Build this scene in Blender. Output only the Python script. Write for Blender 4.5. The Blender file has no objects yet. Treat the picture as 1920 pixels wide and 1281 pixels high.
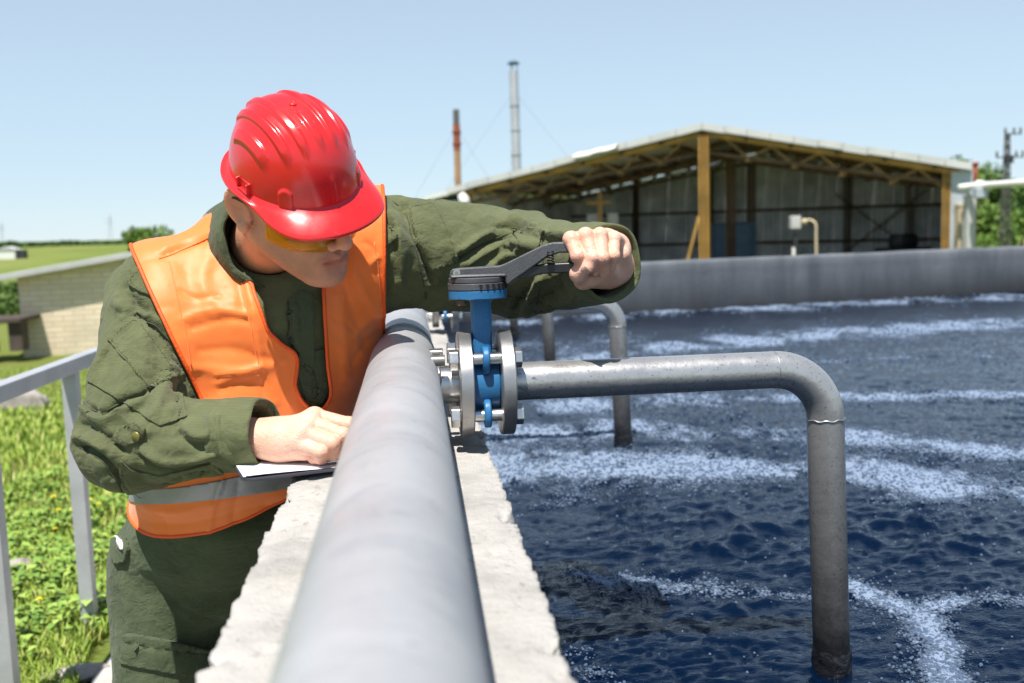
import bpy, bmesh, math, random
import numpy as np
from mathutils import Vector, Matrix

random.seed(7)
RNG = np.random.default_rng(7)
SC = bpy.context.scene
COL = SC.collection

# ------------------------------------------------------------------ camera
CAM_Z = 1.42
CAM = np.array([0.0, 0.0, CAM_Z])
FPX = 1867.0
_yaw, _pitch, _roll = math.radians(5.74), math.radians(-6.55), math.radians(1.7)
_f = np.array([math.sin(_yaw) * math.cos(_pitch), math.cos(_yaw) * math.cos(_pitch), math.sin(_pitch)])
_r0 = np.array([math.cos(_yaw), -math.sin(_yaw), 0.0])
_u0 = np.cross(_r0, _f)
# scene appears rotated counter-clockwise by the roll angle
_r = _r0 * math.cos(_roll) - _u0 * math.sin(_roll)
_u = _r0 * math.sin(_roll) + _u0 * math.cos(_roll)

cam_data = bpy.data.cameras.new('camera')
cam_data.sensor_width = 36.0
cam_data.lens = 36.0 * FPX / 1920.0
cam_data.clip_start = 0.05
cam_data.clip_end = 6000
cam_data.dof.use_dof = True
cam_data.dof.focus_distance = 1.58
cam_data.dof.aperture_fstop = 4.6
cam_data.dof.aperture_blades = 0
cam = bpy.data.objects.new('camera', cam_data)
COL.objects.link(cam)
_m = Matrix(((_r[0], _u[0], -_f[0], 0), (_r[1], _u[1], -_f[1], 0), (_r[2], _u[2], -_f[2], CAM_Z), (0, 0, 0, 1)))
cam.matrix_world = _m
SC.camera = cam

# ------------------------------------------------------------------ sky and sun
SUN = np.array([-0.17, -0.40, 1.0]); SUN /= np.linalg.norm(SUN)
world = bpy.data.worlds.new('World')
SC.world = world
world.use_nodes = True
wn = world.node_tree
wn.nodes.clear()
sky = wn.nodes.new('ShaderNodeTexSky')
sky.sky_type = 'NISHITA'
sky.sun_disc = False
sky.sun_elevation = math.asin(SUN[2])
sky.sun_rotation = math.atan2(SUN[0], SUN[1])
sky.altitude = 0
sky.air_density = 0.75
sky.dust_density = 0.0
sky.ozone_density = 2.0
bg = wn.nodes.new('ShaderNodeBackground')
bg.inputs['Strength'].default_value = 0.095
wo = wn.nodes.new('ShaderNodeOutputWorld')
# summer haze: the clear-sky model is blended with an even pale blue, the same all round
haze_mix = wn.nodes.new('ShaderNodeMix'); haze_mix.data_type = 'RGBA'
# the haze thins smoothly from the horizon to overhead, as on a clear summer day
_tc = wn.nodes.new('ShaderNodeTexCoord'); _sp = wn.nodes.new('ShaderNodeSeparateXYZ'); _mr = wn.nodes.new('ShaderNodeMapRange')
wn.links.new(_tc.outputs['Generated'], _sp.inputs[0]); wn.links.new(_sp.outputs[2], _mr.inputs[0])
_mr.interpolation_type = 'SMOOTHSTEP'
_mr.inputs[1].default_value = -0.1; _mr.inputs[2].default_value = 0.85; _mr.inputs[3].default_value = 0.80; _mr.inputs[4].default_value = 0.15
wn.links.new(_mr.outputs[0], haze_mix.inputs[0])
haze_mix.inputs[7].default_value = (4.25, 5.30, 6.05, 1.0)
wn.links.new(sky.outputs[0], haze_mix.inputs[6])
wn.links.new(haze_mix.outputs[2], bg.inputs[0])
wn.links.new(bg.outputs[0], wo.inputs[0])

sun_data = bpy.data.lights.new('sun', 'SUN')
sun_data.energy = 5.0
sun_data.angle = math.radians(0.53)
sun_data.color = (1.0, 0.955, 0.89)
sun = bpy.data.objects.new('sun', sun_data)
COL.objects.link(sun)
sun.rotation_euler = Vector(SUN).to_track_quat('Z', 'Y').to_euler()

vs = SC.view_settings
vs.view_transform = 'Standard'
vs.look = 'None'
vs.exposure = 0.66
vs.gamma = 1.0
vs.use_curve_mapping = False
SC.cycles.use_denoising = True
SC.cycles.max_bounces = 8
SC.cycles.sample_clamp_indirect = 4.0
SC.cycles.caustics_reflective = False
SC.cycles.caustics_refractive = False


# ------------------------------------------------------------------ projection helpers
def P(px, py, d):
    """world point seen at photo pixel (1920x1281) at depth d along the view axis"""
    return CAM + d * (_f + _r * ((px - 960.0) / FPX) + _u * ((640.5 - py) / FPX))


def PG(px, py, z):
    """world point seen at a photo pixel on the horizontal plane z"""
    v = _f + _r * ((px - 960.0) / FPX) + _u * ((640.5 - py) / FPX)
    return CAM + v * ((z - CAM_Z) / v[2])


def PY(px, py, y):
    v = _f + _r * ((px - 960.0) / FPX) + _u * ((640.5 - py) / FPX)
    return CAM + v * (y / v[1])


def proj(p):
    p = np.asarray(p, float) - CAM
    d = p @ _f
    return np.stack([960.0 + FPX * (p @ _r) / d, 640.5 - FPX * (p @ _u) / d, d], -1)


# ------------------------------------------------------------------ numpy noise
def _hash(ix, iy, iz, seed):
    h = (ix.astype(np.int64) * 374761393 + iy.astype(np.int64) * 668265263 + iz.astype(np.int64) * 2147483647 + seed * 144665)
    h = (h ^ (h >> 13)) * 1274126177
    h &= 0xFFFFFFFF
    return h ^ (h >> 16)


def pnoise(p, seed=0):
    p = np.asarray(p, dtype=np.float64)
    i = np.floor(p).astype(np.int64)
    f = p - i
    w = f * f * f * (f * (f * 6 - 15) + 10)
    out = np.zeros(len(p))
    for cx in (0, 1):
        wx = w[:, 0] if cx else 1 - w[:, 0]
        for cy in (0, 1):
            wy = w[:, 1] if cy else 1 - w[:, 1]
            for cz in (0, 1):
                wz = w[:, 2] if cz else 1 - w[:, 2]
                h = _hash(i[:, 0] + cx, i[:, 1] + cy, i[:, 2] + cz, seed)
                gx = (h & 1023) / 511.5 - 1
                gy = ((h >> 10) & 1023) / 511.5 - 1
                gz = ((h >> 20) & 1023) / 511.5 - 1
                out += wx * wy * wz * (gx * (f[:, 0] - cx) + gy * (f[:, 1] - cy) + gz * (f[:, 2] - cz))
    return out * 1.4


def fbm(p, octaves=4, seed=0, gain=0.5):
    p = np.asarray(p, float)
    a, out = 1.0, 0
    for k in range(octaves):
        out = out + a * pnoise(p * (2.03 ** k), seed + k * 17)
        a *= gain
    return out


def sstep(a, b, x):
    t = np.clip((x - a) / (b - a), 0, 1)
    return t * t * (3 - 2 * t)


# ------------------------------------------------------------------ object helpers
def tag(o, label=None, cat=None, group=None, kind=None):
    if label: o['label'] = label
    if cat: o['category'] = cat
    if group: o['group'] = group
    if kind: o['kind'] = kind
    return o


def empty(name, loc=(0, 0, 0), label=None, cat=None, group=None):
    o = bpy.data.objects.new(name, None)
    o.empty_display_size = 0.1
    COL.objects.link(o)
    o.location = [float(v) for v in loc]
    return tag(o, label, cat, group)


def mesh_obj(name, verts, faces, mat, parent=None, smooth=True, origin=None, mat_idx=None):
    """verts are world coordinates; a parented object keeps them"""
    verts = np.asarray(verts, dtype=np.float64)
    if origin is None:
        origin = np.array(parent_world(parent)) if parent is not None else np.zeros(3)
    me = bpy.data.meshes.new(name)
    if isinstance(faces, np.ndarray) and faces.ndim == 2:
        n, k = faces.shape
        vv = (verts - origin).astype(np.float32)
        me.vertices.add(len(vv)); me.vertices.foreach_set('co', vv.ravel())
        me.loops.add(n * k); me.loops.foreach_set('vertex_index', faces.astype(np.int32).ravel())
        me.polygons.add(n); me.polygons.foreach_set('loop_start', np.arange(0, n * k, k, dtype=np.int32))
        me.update(calc_edges=True)
        me.validate()
    else:
        me.from_pydata([tuple(v) for v in (verts - origin)], [], [tuple(int(i) for i in f) for f in faces])
        me.update()
    mats = mat if isinstance(mat, (list, tuple)) else [mat]
    for m_ in mats:
        me.materials.append(m_)
    if mat_idx is not None:
        me.polygons.foreach_set('material_index', np.asarray(mat_idx, dtype=np.int32))
    if smooth:
        me.polygons.foreach_set('use_smooth', np.ones(len(me.polygons), dtype=bool))
    o = bpy.data.objects.new(name, me)
    COL.objects.link(o)
    if parent is not None:
        o.parent = parent
        pw = np.array(parent_world(parent))
        o.location = [float(v) for v in (origin - pw)]
    else:
        o.location = [float(v) for v in origin]
    return o


def parent_world(o):
    loc = np.zeros(3)
    while o is not None:
        loc = loc + np.array(o.location)
        o = o.parent
    return loc


def copy_tree(o, parent=None):
    c = o.copy()
    COL.objects.link(c)
    c.parent = parent
    for ch in [x for x in bpy.data.objects if x.parent == o]:
        copy_tree(ch, c)
    return c


class MB:
    def __init__(self):
        self.v = []
        self.f = []
        self.n = 0

    def add(self, verts, faces):
        verts = np.asarray(verts, float).reshape(-1, 3)
        self.v.append(verts)
        for fc in faces:
            self.f.append(tuple(int(i) + self.n for i in fc))
        self.n += len(verts)
        return self

    def box(self, c, s, R=None):
        c = np.asarray(c, float); s = np.asarray(s, float) / 2
        q = np.array([[x, y, z] for x in (-1, 1) for y in (-1, 1) for z in (-1, 1)], float) * s
        if R is not None:
            q = q @ np.asarray(R).T
        return self.add(q + c, [(0, 1, 3, 2), (4, 6, 7, 5), (0, 4, 5, 1), (2, 3, 7, 6), (0, 2, 6, 4), (1, 5, 7, 3)])

    def beam(self, a, b, w, h=None, up=(0, 0, 1)):
        a = np.asarray(a, float); b = np.asarray(b, float)
        h = w if h is None else h
        t = b - a; L = np.linalg.norm(t); t = t / L
        up = np.asarray(up, float)
        if abs(t @ up) > 0.97:
            up = np.array([1.0, 0, 0])
        s = np.cross(t, up); s /= np.linalg.norm(s)
        u = np.cross(s, t)
        R = np.stack([s, t, u], 1)
        return self.box((a + b) / 2, (w, L, h), R)

    def prism(self, poly, a, b):
        """poly: list of 3d points (planar); extruded by vector from a to b offsets"""
        poly = np.asarray(poly, float); n = len(poly)
        v = np.concatenate([poly + np.asarray(a, float), poly + np.asarray(b, float)])
        fs = [tuple(range(n))[::-1], tuple(range(n, 2 * n))]
        for i in range(n):
            j = (i + 1) % n
            fs.append((i, j, n + j, n + i))
        return self.add(v, fs)

    def tube(self, path, rad, n=12, cap=True):
        v, f = tube_mesh(path, rad, n, cap)
        return self.add(v, f)

    def lathe(self, prof, origin, axis, n=32):
        """prof: list of (distance along axis, radius)"""
        axis = np.asarray(axis, float); axis /= np.linalg.norm(axis)
        ref = np.array([0, 0, 1.0]) if abs(axis[2]) < 0.9 else np.array([1.0, 0, 0])
        s = np.cross(axis, ref); s /= np.linalg.norm(s); u = np.cross(s, axis)
        th = np.linspace(0, 2 * np.pi, n, endpoint=False)
        ring = np.cos(th)[:, None] * s + np.sin(th)[:, None] * u
        v = []
        for (t, r) in prof:
            v.append(np.asarray(origin, float) + axis * t + ring * r)
        v = np.concatenate(v)
        fs = []
        for k in range(len(prof) - 1):
            for i in range(n):
                j = (i + 1) % n
                fs.append((k * n + i, k * n + j, (k + 1) * n + j, (k + 1) * n + i))
        if prof[0][1] > 1e-6: fs.append(tuple(range(n))[::-1])
        if prof[-1][1] > 1e-6: fs.append(tuple(range((len(prof) - 1) * n, len(prof) * n)))
        return self.add(v, fs)

    def build(self, name, mat, parent=None, smooth=False, origin=None, bevel=0.0, segs=2, auto=None):
        o = mesh_obj(name, np.concatenate(self.v), self.f, mat, parent, smooth, origin)
        if bevel:
            b = o.modifiers.new('bevel', 'BEVEL'); b.width = bevel; b.segments = segs; b.limit_method = 'ANGLE'
            b.angle_limit = math.radians(35)
        if auto:
            o.data.polygons.foreach_set('use_smooth', np.ones(len(o.data.polygons), dtype=bool))
            sharp_by_angle(o.data, auto)
        return o


def sharp_by_angle(me, deg):
    bm = bmesh.new(); bm.from_mesh(me)
    a = math.radians(deg)
    for e in bm.edges:
        if len(e.link_faces) == 2:
            e.smooth = e.calc_face_angle(0) < a
    bm.to_mesh(me); bm.free()


def tube_mesh(path, rad, n=12, cap=True):
    path = np.asarray(path, float)
    m = len(path)
    rad = np.broadcast_to(np.asarray(rad, float), (m,))
    T = np.gradient(path, axis=0)
    T /= np.linalg.norm(T, axis=1)[:, None] + 1e-12
    ref = np.array([0, 0, 1.0]) if abs(T[0][2]) < 0.9 else np.array([1.0, 0, 0])
    s = np.cross(T[0], ref); s /= np.linalg.norm(s)
    V = []
    th = np.linspace(0, 2 * np.pi, n, endpoint=False)
    for i in range(m):
        s = s - T[i] * (s @ T[i]); s /= np.linalg.norm(s)
        u = np.cross(T[i], s)
        V.append(path[i] + rad[i] * (np.cos(th)[:, None] * s + np.sin(th)[:, None] * u))
    V = np.concatenate(V)
    F = []
    for k in range(m - 1):
        for i in range(n):
            j = (i + 1) % n
            F.append((k * n + i, k * n + j, (k + 1) * n + j, (k + 1) * n + i))
    if cap:
        F.append(tuple(range(n))[::-1]); F.append(tuple(range((m - 1) * n, m * n)))
    return V, F


def catmull(pts, n=8):
    pts = np.asarray(pts, float)
    q = np.concatenate([[2 * pts[0] - pts[1]], pts, [2 * pts[-1] - pts[-2]]])
    out = []
    for i in range(1, len(q) - 2):
        for t in np.linspace(0, 1, n, endpoint=False):
            a, b, c, d = q[i - 1], q[i], q[i + 1], q[i + 2]
            out.append(0.5 * (2 * b + (c - a) * t + (2 * a - 5 * b + 4 * c - d) * t * t + (3 * b - a - 3 * c + d) * t ** 3))
    out.append(pts[-1])
    return np.array(out)


# ------------------------------------------------------------------ material helper
class NT:
    def __init__(self, name):
        self.m = bpy.data.materials.new(name)
        self.m.use_nodes = True
        self.t = self.m.node_tree
        self.b = self.t.nodes['Principled BSDF']
        self.out = self.t.nodes['Material Output']
        self._co = None

    def n(self, typ, **kw):
        nd = self.t.nodes.new(typ)
        for k, v in kw.items():
            setattr(nd, k, v)
        return nd

    def co(self, kind='Object'):
        if self._co is None:
            self._co = self.n('ShaderNodeTexCoord')
        return self._co.outputs[kind]

    def link(self, a, b):
        self.t.links.new(a, b)

    def setin(self, nd, key, val):
        if hasattr(val, 'is_output') or isinstance(val, bpy.types.NodeSocket):
            self.link(val, nd.inputs[key])
        else:
            nd.inputs[key].default_value = val

    def mapping(self, scale=(1, 1, 1), rot=(0, 0, 0), loc=(0, 0, 0), kind='Object'):
        mp = self.n('ShaderNodeMapping')
        self.link(self.co(kind), mp.inputs[0])
        mp.inputs['Scale'].default_value = scale
        mp.inputs['Rotation'].default_value = rot
        mp.inputs['Location'].default_value = loc
        return mp.outputs[0]

    def noise(self, scale=5, detail=4, rough=0.55, vec=None, dist=0.0):
        nd = self.n('ShaderNodeTexNoise')
        self.link(vec if vec is not None else self.co(), nd.inputs['Vector'])
        nd.inputs['Scale'].default_value = scale
        nd.inputs['Detail'].default_value = detail
        nd.inputs['Roughness'].default_value = rough
        nd.inputs['Distortion'].default_value = dist
        return nd.outputs['Fac']

    def voronoi(self, scale=5, vec=None, feature='F1', out='Distance'):
        nd = self.n('ShaderNodeTexVoronoi', feature=feature)
        self.link(vec if vec is not None else self.co(), nd.inputs['Vector'])
        nd.inputs['Scale'].default_value = scale
        return nd.outputs[out]

    def ramp(self, fac, stops, interp='LINEAR'):
        nd = self.n('ShaderNodeValToRGB')
        nd.color_ramp.interpolation = interp
        el = nd.color_ramp.elements
        while len(el) < len(stops): el.new(0.5)
        for e, (p, c) in zip(el, stops):
            e.position = p
            e.color = (c[0], c[1], c[2], 1) if not isinstance(c, (int, float)) else (c, c, c, 1)
        self.link(fac, nd.inputs[0])
        return nd.outputs[0]

    def mix(self, fac, a, b, mode='MIX'):
        nd = self.n('ShaderNodeMix', data_type='RGBA', blend_type=mode)
        self.setin(nd, 0, fac)
        self.setin(nd, 6, a if not isinstance(a, tuple) else (*a[:3], 1))
        self.setin(nd, 7, b if not isinstance(b, tuple) else (*b[:3], 1))
        return nd.outputs[2]

    def math(self, op, a, b=0.0, c=None):
        nd = self.n('ShaderNodeMath', operation=op)
        self.setin(nd, 0, a); self.setin(nd, 1, b)
        if c is not None: self.setin(nd, 2, c)
        return nd.outputs[0]

    def maprange(self, v, a, b, c=0.0, d=1.0):
        nd = self.n('ShaderNodeMapRange')
        self.setin(nd, 0, v)
        for k, x in zip((1, 2, 3, 4), (a, b, c, d)): nd.inputs[k].default_value = x
        return nd.outputs[0]

    def attr(self, name, out='Color'):
        nd = self.n('ShaderNodeAttribute'); nd.attribute_name = name
        return nd.outputs[out]

    def bump(self, h, strength=0.3, dist=0.01, prev=None):
        nd = self.n('ShaderNodeBump')
        nd.inputs['Strength'].default_value = strength
        nd.inputs['Distance'].default_value = dist
        self.link(h, nd.inputs['Height'])
        if prev is not None: self.link(prev, nd.inputs['Normal'])
        return nd.outputs[0]

    def set(self, **kw):
        names = {'color': 'Base Color', 'rough': 'Roughness', 'metal': 'Metallic', 'normal': 'Normal', 'spec': 'Specular IOR Level',
                 'coat': 'Coat Weight', 'coat_rough': 'Coat Roughness', 'sheen': 'Sheen Weight', 'sheen_rough': 'Sheen Roughness',
                 'trans': 'Transmission Weight', 'ior': 'IOR', 'alpha': 'Alpha', 'sss': 'Subsurface Weight',
                 'sss_radius': 'Subsurface Radius', 'sss_scale': 'Subsurface Scale', 'emit': 'Emission Color', 'emit_s': 'Emission Strength'}
        for k, v in kw.items():
            if isinstance(v, tuple) and k in ('color', 'emit'): v = (*v[:3], 1)
            self.setin(self.b, names[k], v)
        return self.m


def simple(name, color, rough=0.6, metal=0.0, var=0.25, scale=8.0, bump=0.0, bscale=60.0, spec=0.5):
    t = NT(name)
    c2 = tuple(max(0, c * (1 - var)) for c in color)
    c1 = tuple(min(1, c * (1 + var * 0.5)) for c in color)
    col = t.ramp(t.noise(scale, 5), [(0.3, c2), (0.7, c1)])
    t.set(color=col, rough=rough, metal=metal, spec=spec)
    if bump:
        t.set(normal=t.bump(t.noise(bscale, 4), bump, 0.01))
    return t.m
# ================================================================== materials of the setting
def mat_concrete(name='rough_concrete', base=(0.40, 0.385, 0.36), dark=(0.29, 0.28, 0.262), bump=0.8):
    t = NT(name)
    n1 = t.noise(9, 7, 0.6)
    n2 = t.noise(70, 5, 0.7)
    pits = t.voronoi(55)
    c = t.ramp(n1, [(0.28, dark), (0.5, base), (0.75, tuple(min(1, b * 1.12) for b in base))])
    c = t.mix(t.ramp(n2, [(0.30, 0.55), (0.42, 0.0)]), c, tuple(d * 0.45 for d in dark))
    c = t.mix(t.ramp(t.noise(3.1, 3), [(0.56, 0.0), (0.78, 0.45)]), c, (0.40, 0.36, 0.30))
    h = t.math('ADD', t.math('MULTIPLY', n2, 0.7), t.math('MULTIPLY', t.noise(190, 3), 0.5))
    h = t.math('ADD', h, t.math('MULTIPLY', t.ramp(pits, [(0.0, 0), (0.22, 1.0)]), 0.25))
    t.set(color=c, rough=0.93, spec=0.2, normal=t.bump(h, bump, 0.006))
    return t.m


def mat_tank_wall():
    t = NT('stained_concrete')
    mp = t.mapping((1.2, 1.2, 0.22))
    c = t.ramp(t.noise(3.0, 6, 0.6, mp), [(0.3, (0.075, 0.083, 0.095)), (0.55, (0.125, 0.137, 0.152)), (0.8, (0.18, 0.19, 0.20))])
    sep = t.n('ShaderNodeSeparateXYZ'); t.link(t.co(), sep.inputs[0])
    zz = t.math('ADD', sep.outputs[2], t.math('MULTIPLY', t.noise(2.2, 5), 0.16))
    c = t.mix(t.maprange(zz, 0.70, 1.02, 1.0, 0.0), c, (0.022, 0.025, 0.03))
    t.set(color=c, rough=0.75, spec=0.3, normal=t.bump(t.noise(30, 5), 0.3, 0.01))
    return t.m


def mat_steel(name, lo, hi, rough=0.38, metal=0.85, stain=0.5, blotch=(0.10, 0.11, 0.13)):
    t = NT(name)
    n = t.noise(7, 6, 0.6)
    c = t.ramp(n, [(0.3, lo), (0.7, hi)])
    st = t.ramp(t.noise(16, 7, 0.68, t.mapping((1, 1, 1), loc=(3, 1, 7))), [(0.56, 0.0), (0.70, stain)])
    c = t.mix(st, c, blotch)
    spk = t.ramp(t.noise(230, 2, 0.5), [(0.66, 0.0), (0.74, stain * 0.9)])
    c = t.mix(spk, c, tuple(b * 0.6 for b in blotch))
    t.set(color=c, metal=metal, rough=t.ramp(t.noise(22, 5), [(0.3, rough - 0.06), (0.7, rough + 0.12)]),
          normal=t.bump(t.noise(60, 4), 0.06, 0.004))
    return t.m


M_CONC = mat_concrete()
M_TANK = mat_tank_wall()
def mat_main_pipe():
    t = NT('dull_grey_pipe_steel')
    c = t.ramp(t.noise(6, 6, 0.6), [(0.3, (0.36, 0.36, 0.365)), (0.7, (0.47, 0.47, 0.475))])
    # scuffs running round the pipe, grime spots, faint bluish mill marks
    scf = t.ramp(t.noise(5.5, 6, 0.62, t.mapping((1.4, 2.4, 1.4), rot=(0, 0, 0.25)), 1.2), [(0.55, 0.0), (0.75, 0.38)])
    c = t.mix(scf, c, (0.19, 0.20, 0.235))
    fine = t.ramp(t.noise(30, 5, 0.7, t.mapping((0.6, 5.0, 0.6), loc=(4, 4, 4))), [(0.60, 0.0), (0.70, 0.6)])
    c = t.mix(fine, c, (0.15, 0.15, 0.165))
    c = t.mix(t.ramp(t.noise(140, 3), [(0.66, 0.0), (0.74, 0.5)]), c, (0.12, 0.12, 0.12))
    t.set(color=c, metal=0.35, rough=t.ramp(t.noise(14, 5), [(0.3, 0.42), (0.7, 0.58)]), normal=t.bump(t.noise(70, 4), 0.08, 0.004))
    return t.m


M_PIPE_MAIN = mat_main_pipe()


def mat_branch():
    """stainless pipe: clean above, dark sludge stains and spatter where it dips to the water"""
    t = NT('stained_stainless_steel')
    n = t.noise(9, 6, 0.6)
    c = t.ramp(n, [(0.3, (0.48, 0.47, 0.46)), (0.7, (0.60, 0.59, 0.57))])
    blot = t.ramp(t.noise(17, 8, 0.7), [(0.60, 0.0), (0.72, 0.45)])
    c = t.mix(blot, c, (0.18, 0.175, 0.17))
    c = t.mix(t.ramp(t.noise(260, 2), [(0.63, 0.0), (0.71, 0.7)]), c, (0.05, 0.05, 0.05))
    sep = t.n('ShaderNodeSeparateXYZ'); t.link(t.co(), sep.inputs[0])
    z = t.math('ADD', sep.outputs[2], t.math('MULTIPLY', t.math('SUBTRACT', t.noise(26, 6, 0.7), 0.5), 0.22))
    low = t.maprange(z, 0.04, 0.60, 1.0, 0.0)
    spat = t.math('MULTIPLY', t.ramp(t.noise(120, 5, 0.75), [(0.42, 0.0), (0.56, 1.0)]), t.maprange(z, 0.05, 0.38, 1.0, 0.0))
    f = t.math('MAXIMUM', t.math('POWER', low, 0.95), t.math('MULTIPLY', spat, 0.75))
    c = t.mix(f, c, (0.022, 0.022, 0.024))
    metal = t.math('SUBTRACT', 0.70, t.math('MULTIPLY', f, 0.25))
    t.set(color=c, metal=metal, rough=t.ramp(t.noise(40, 5), [(0.3, 0.24), (0.7, 0.34)]),
          normal=t.bump(t.math('ADD', t.noise(80, 4), t.math('MULTIPLY', spat, 1.0)), 0.14, 0.004))
    return t.m


M_BRANCH = mat_branch()
M_FLANGE = mat_steel('cast_flange_steel', (0.36, 0.35, 0.34), (0.50, 0.49, 0.48), 0.36, 0.9, 0.5, (0.12, 0.11, 0.10))
M_BOLT = mat_steel('bolt_steel', (0.52, 0.51, 0.49), (0.66, 0.65, 0.63), 0.28, 0.95, 0.2)
M_WELD = mat_steel('weld_bead_steel', (0.30, 0.30, 0.30), (0.50, 0.50, 0.49), 0.40, 0.85, 0.3)


def mat_blue():
    t = NT('blue_epoxy_paint')
    c = t.ramp(t.noise(14, 5), [(0.3, (0.018, 0.125, 0.29)), (0.7, (0.028, 0.165, 0.36))])
    c = t.mix(t.ramp(t.noise(150, 4, 0.7), [(0.62, 0.0), (0.70, 0.8)]), c, (0.012, 0.05, 0.11))
    h = t.noise(220, 3)
    t.set(color=c, rough=0.38, spec=0.5, normal=t.bump(h, 0.25, 0.002))
    return t.m


M_BLUE = mat_blue()
M_BLACKP = simple('dark_grey_coated_metal', (0.07, 0.072, 0.078), 0.48, 0.0, 0.2, 30, 0.15, 300, 0.5)
M_TRIG = simple('black_plastic', (0.012, 0.012, 0.014), 0.4, 0.0, 0.1, 30)
M_RUST = simple('rusty_bolt', (0.16, 0.09, 0.05), 0.7, 0.3, 0.4, 90)


def mat_grass_ground():
    t = NT('grassy_earth')
    n = t.noise(0.8, 7, 0.65)
    c = t.ramp(n, [(0.30, (0.105, 0.085, 0.045)), (0.42, (0.13, 0.145, 0.036)), (0.60, (0.11, 0.155, 0.028)), (0.8, (0.17, 0.195, 0.050))])
    far = t.ramp(t.noise(0.035, 5, 0.6, t.mapping((1, 0.35, 1))), [(0.35, (0.10, 0.145, 0.028)), (0.52, (0.165, 0.20, 0.050)), (0.7, (0.22, 0.21, 0.095))])
    geo = t.n('ShaderNodeNewGeometry')
    sep = t.n('ShaderNodeSeparateXYZ'); t.link(geo.outputs['Position'], sep.inputs[0])
    c = t.mix(t.maprange(sep.outputs[1], 14.0, 60.0), c, far)
    t.set(color=c, rough=1.0, spec=0.05, normal=t.bump(t.noise(14, 5), 0.7, 0.05))
    return t.m


M_GROUND = mat_grass_ground()


def ground_z(x, y):
    x = np.asarray(x, float); y = np.asarray(y, float)
    return -1.8 * sstep(4.6, 24.0, y) - 0.2 * sstep(3.0, 9.0, -x - 1.5) * (1 - sstep(4.6, 24, y))


def build_ground():
    def axis(a, b, fine, n):
        s = np.linspace(0, 1, n) ** 3.0
        return s
    s = np.linspace(-1, 1, 221)
    xs = np.sign(s) * (np.abs(s) ** 4.0) * 2600 + s * 22 - 2
    s2 = np.linspace(0, 1, 300)
    ys = -12 + s2 * 45 + (s2 ** 5) * 4200
    X, Y = np.meshgrid(xs, ys, indexing='ij')
    q = np.stack([X.ravel() * 0.6, Y.ravel() * 0.6, 0 * X.ravel()], 1)
    near = np.exp(-np.hypot(X, Y - 4).ravel() / 40.0)
    Z = ground_z(X, Y).ravel() + 0.05 * near * fbm(q, 4, 3)
    # the path and the tank stand on level ground
    fl = sstep(-1.35, -1.05, X.ravel()) * (1 - sstep(12, 14, Y.ravel()))
    Z = Z * (1 - fl) + (-0.02) * fl
    V = np.stack([X.ravel(), Y.ravel(), Z], 1)
    nx, ny = X.shape
    idx = np.arange(nx * ny).reshape(nx, ny)
    F = np.stack([idx[:-1, :-1], idx[1:, :-1], idx[1:, 1:], idx[:-1, 1:]], -1).reshape(-1, 4)
    o = mesh_obj('ground', V, F, M_GROUND)
    tag(o, 'green and brown grassy ground running to the horizon', None, None, 'structure')


build_ground()

# worn concrete path outside the near wall, in broken slabs
def build_path():
    root = empty('path', (-0.62, 2.0, 0.0), 'pale worn concrete path beside the tank wall', None, None)
    root['kind'] = 'structure'
    m = mat_concrete('path_concrete', (0.43, 0.42, 0.39), (0.30, 0.29, 0.27), 0.6)
    y = -1.2
    k = 0
    while y < 8.0:
        L = 0.78
        n = 10
        edge = -1.08 + 0.06 * math.sin(y * 2.3) + random.uniform(-0.03, 0.03)
        pts = [(-0.19, y + 0.008), (-0.19, y + L - 0.008)]
        for i in range(n + 1):
            t_ = 1 - i / n
            pts.append((edge + random.uniform(-0.018, 0.018), y + 0.012 + t_ * (L - 0.024)))
        poly = [(a, b, 0.0) for a, b in pts]
        mb = MB().prism(poly[::-1], (0, 0, -0.10), (0, 0, 0.02 + 0.008 * math.sin(k * 1.7)))
        mb.build('slab', m, root, bevel=0.008)
        y += L; k += 1


build_path()

# ================================================================== tank walls
WZ = 1.075           # top of the near wall
WL, WR = -0.183, 0.117
WATER_Z = 0.655


def far_y(x):
    return 8.0 + 0.185 * x


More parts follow.
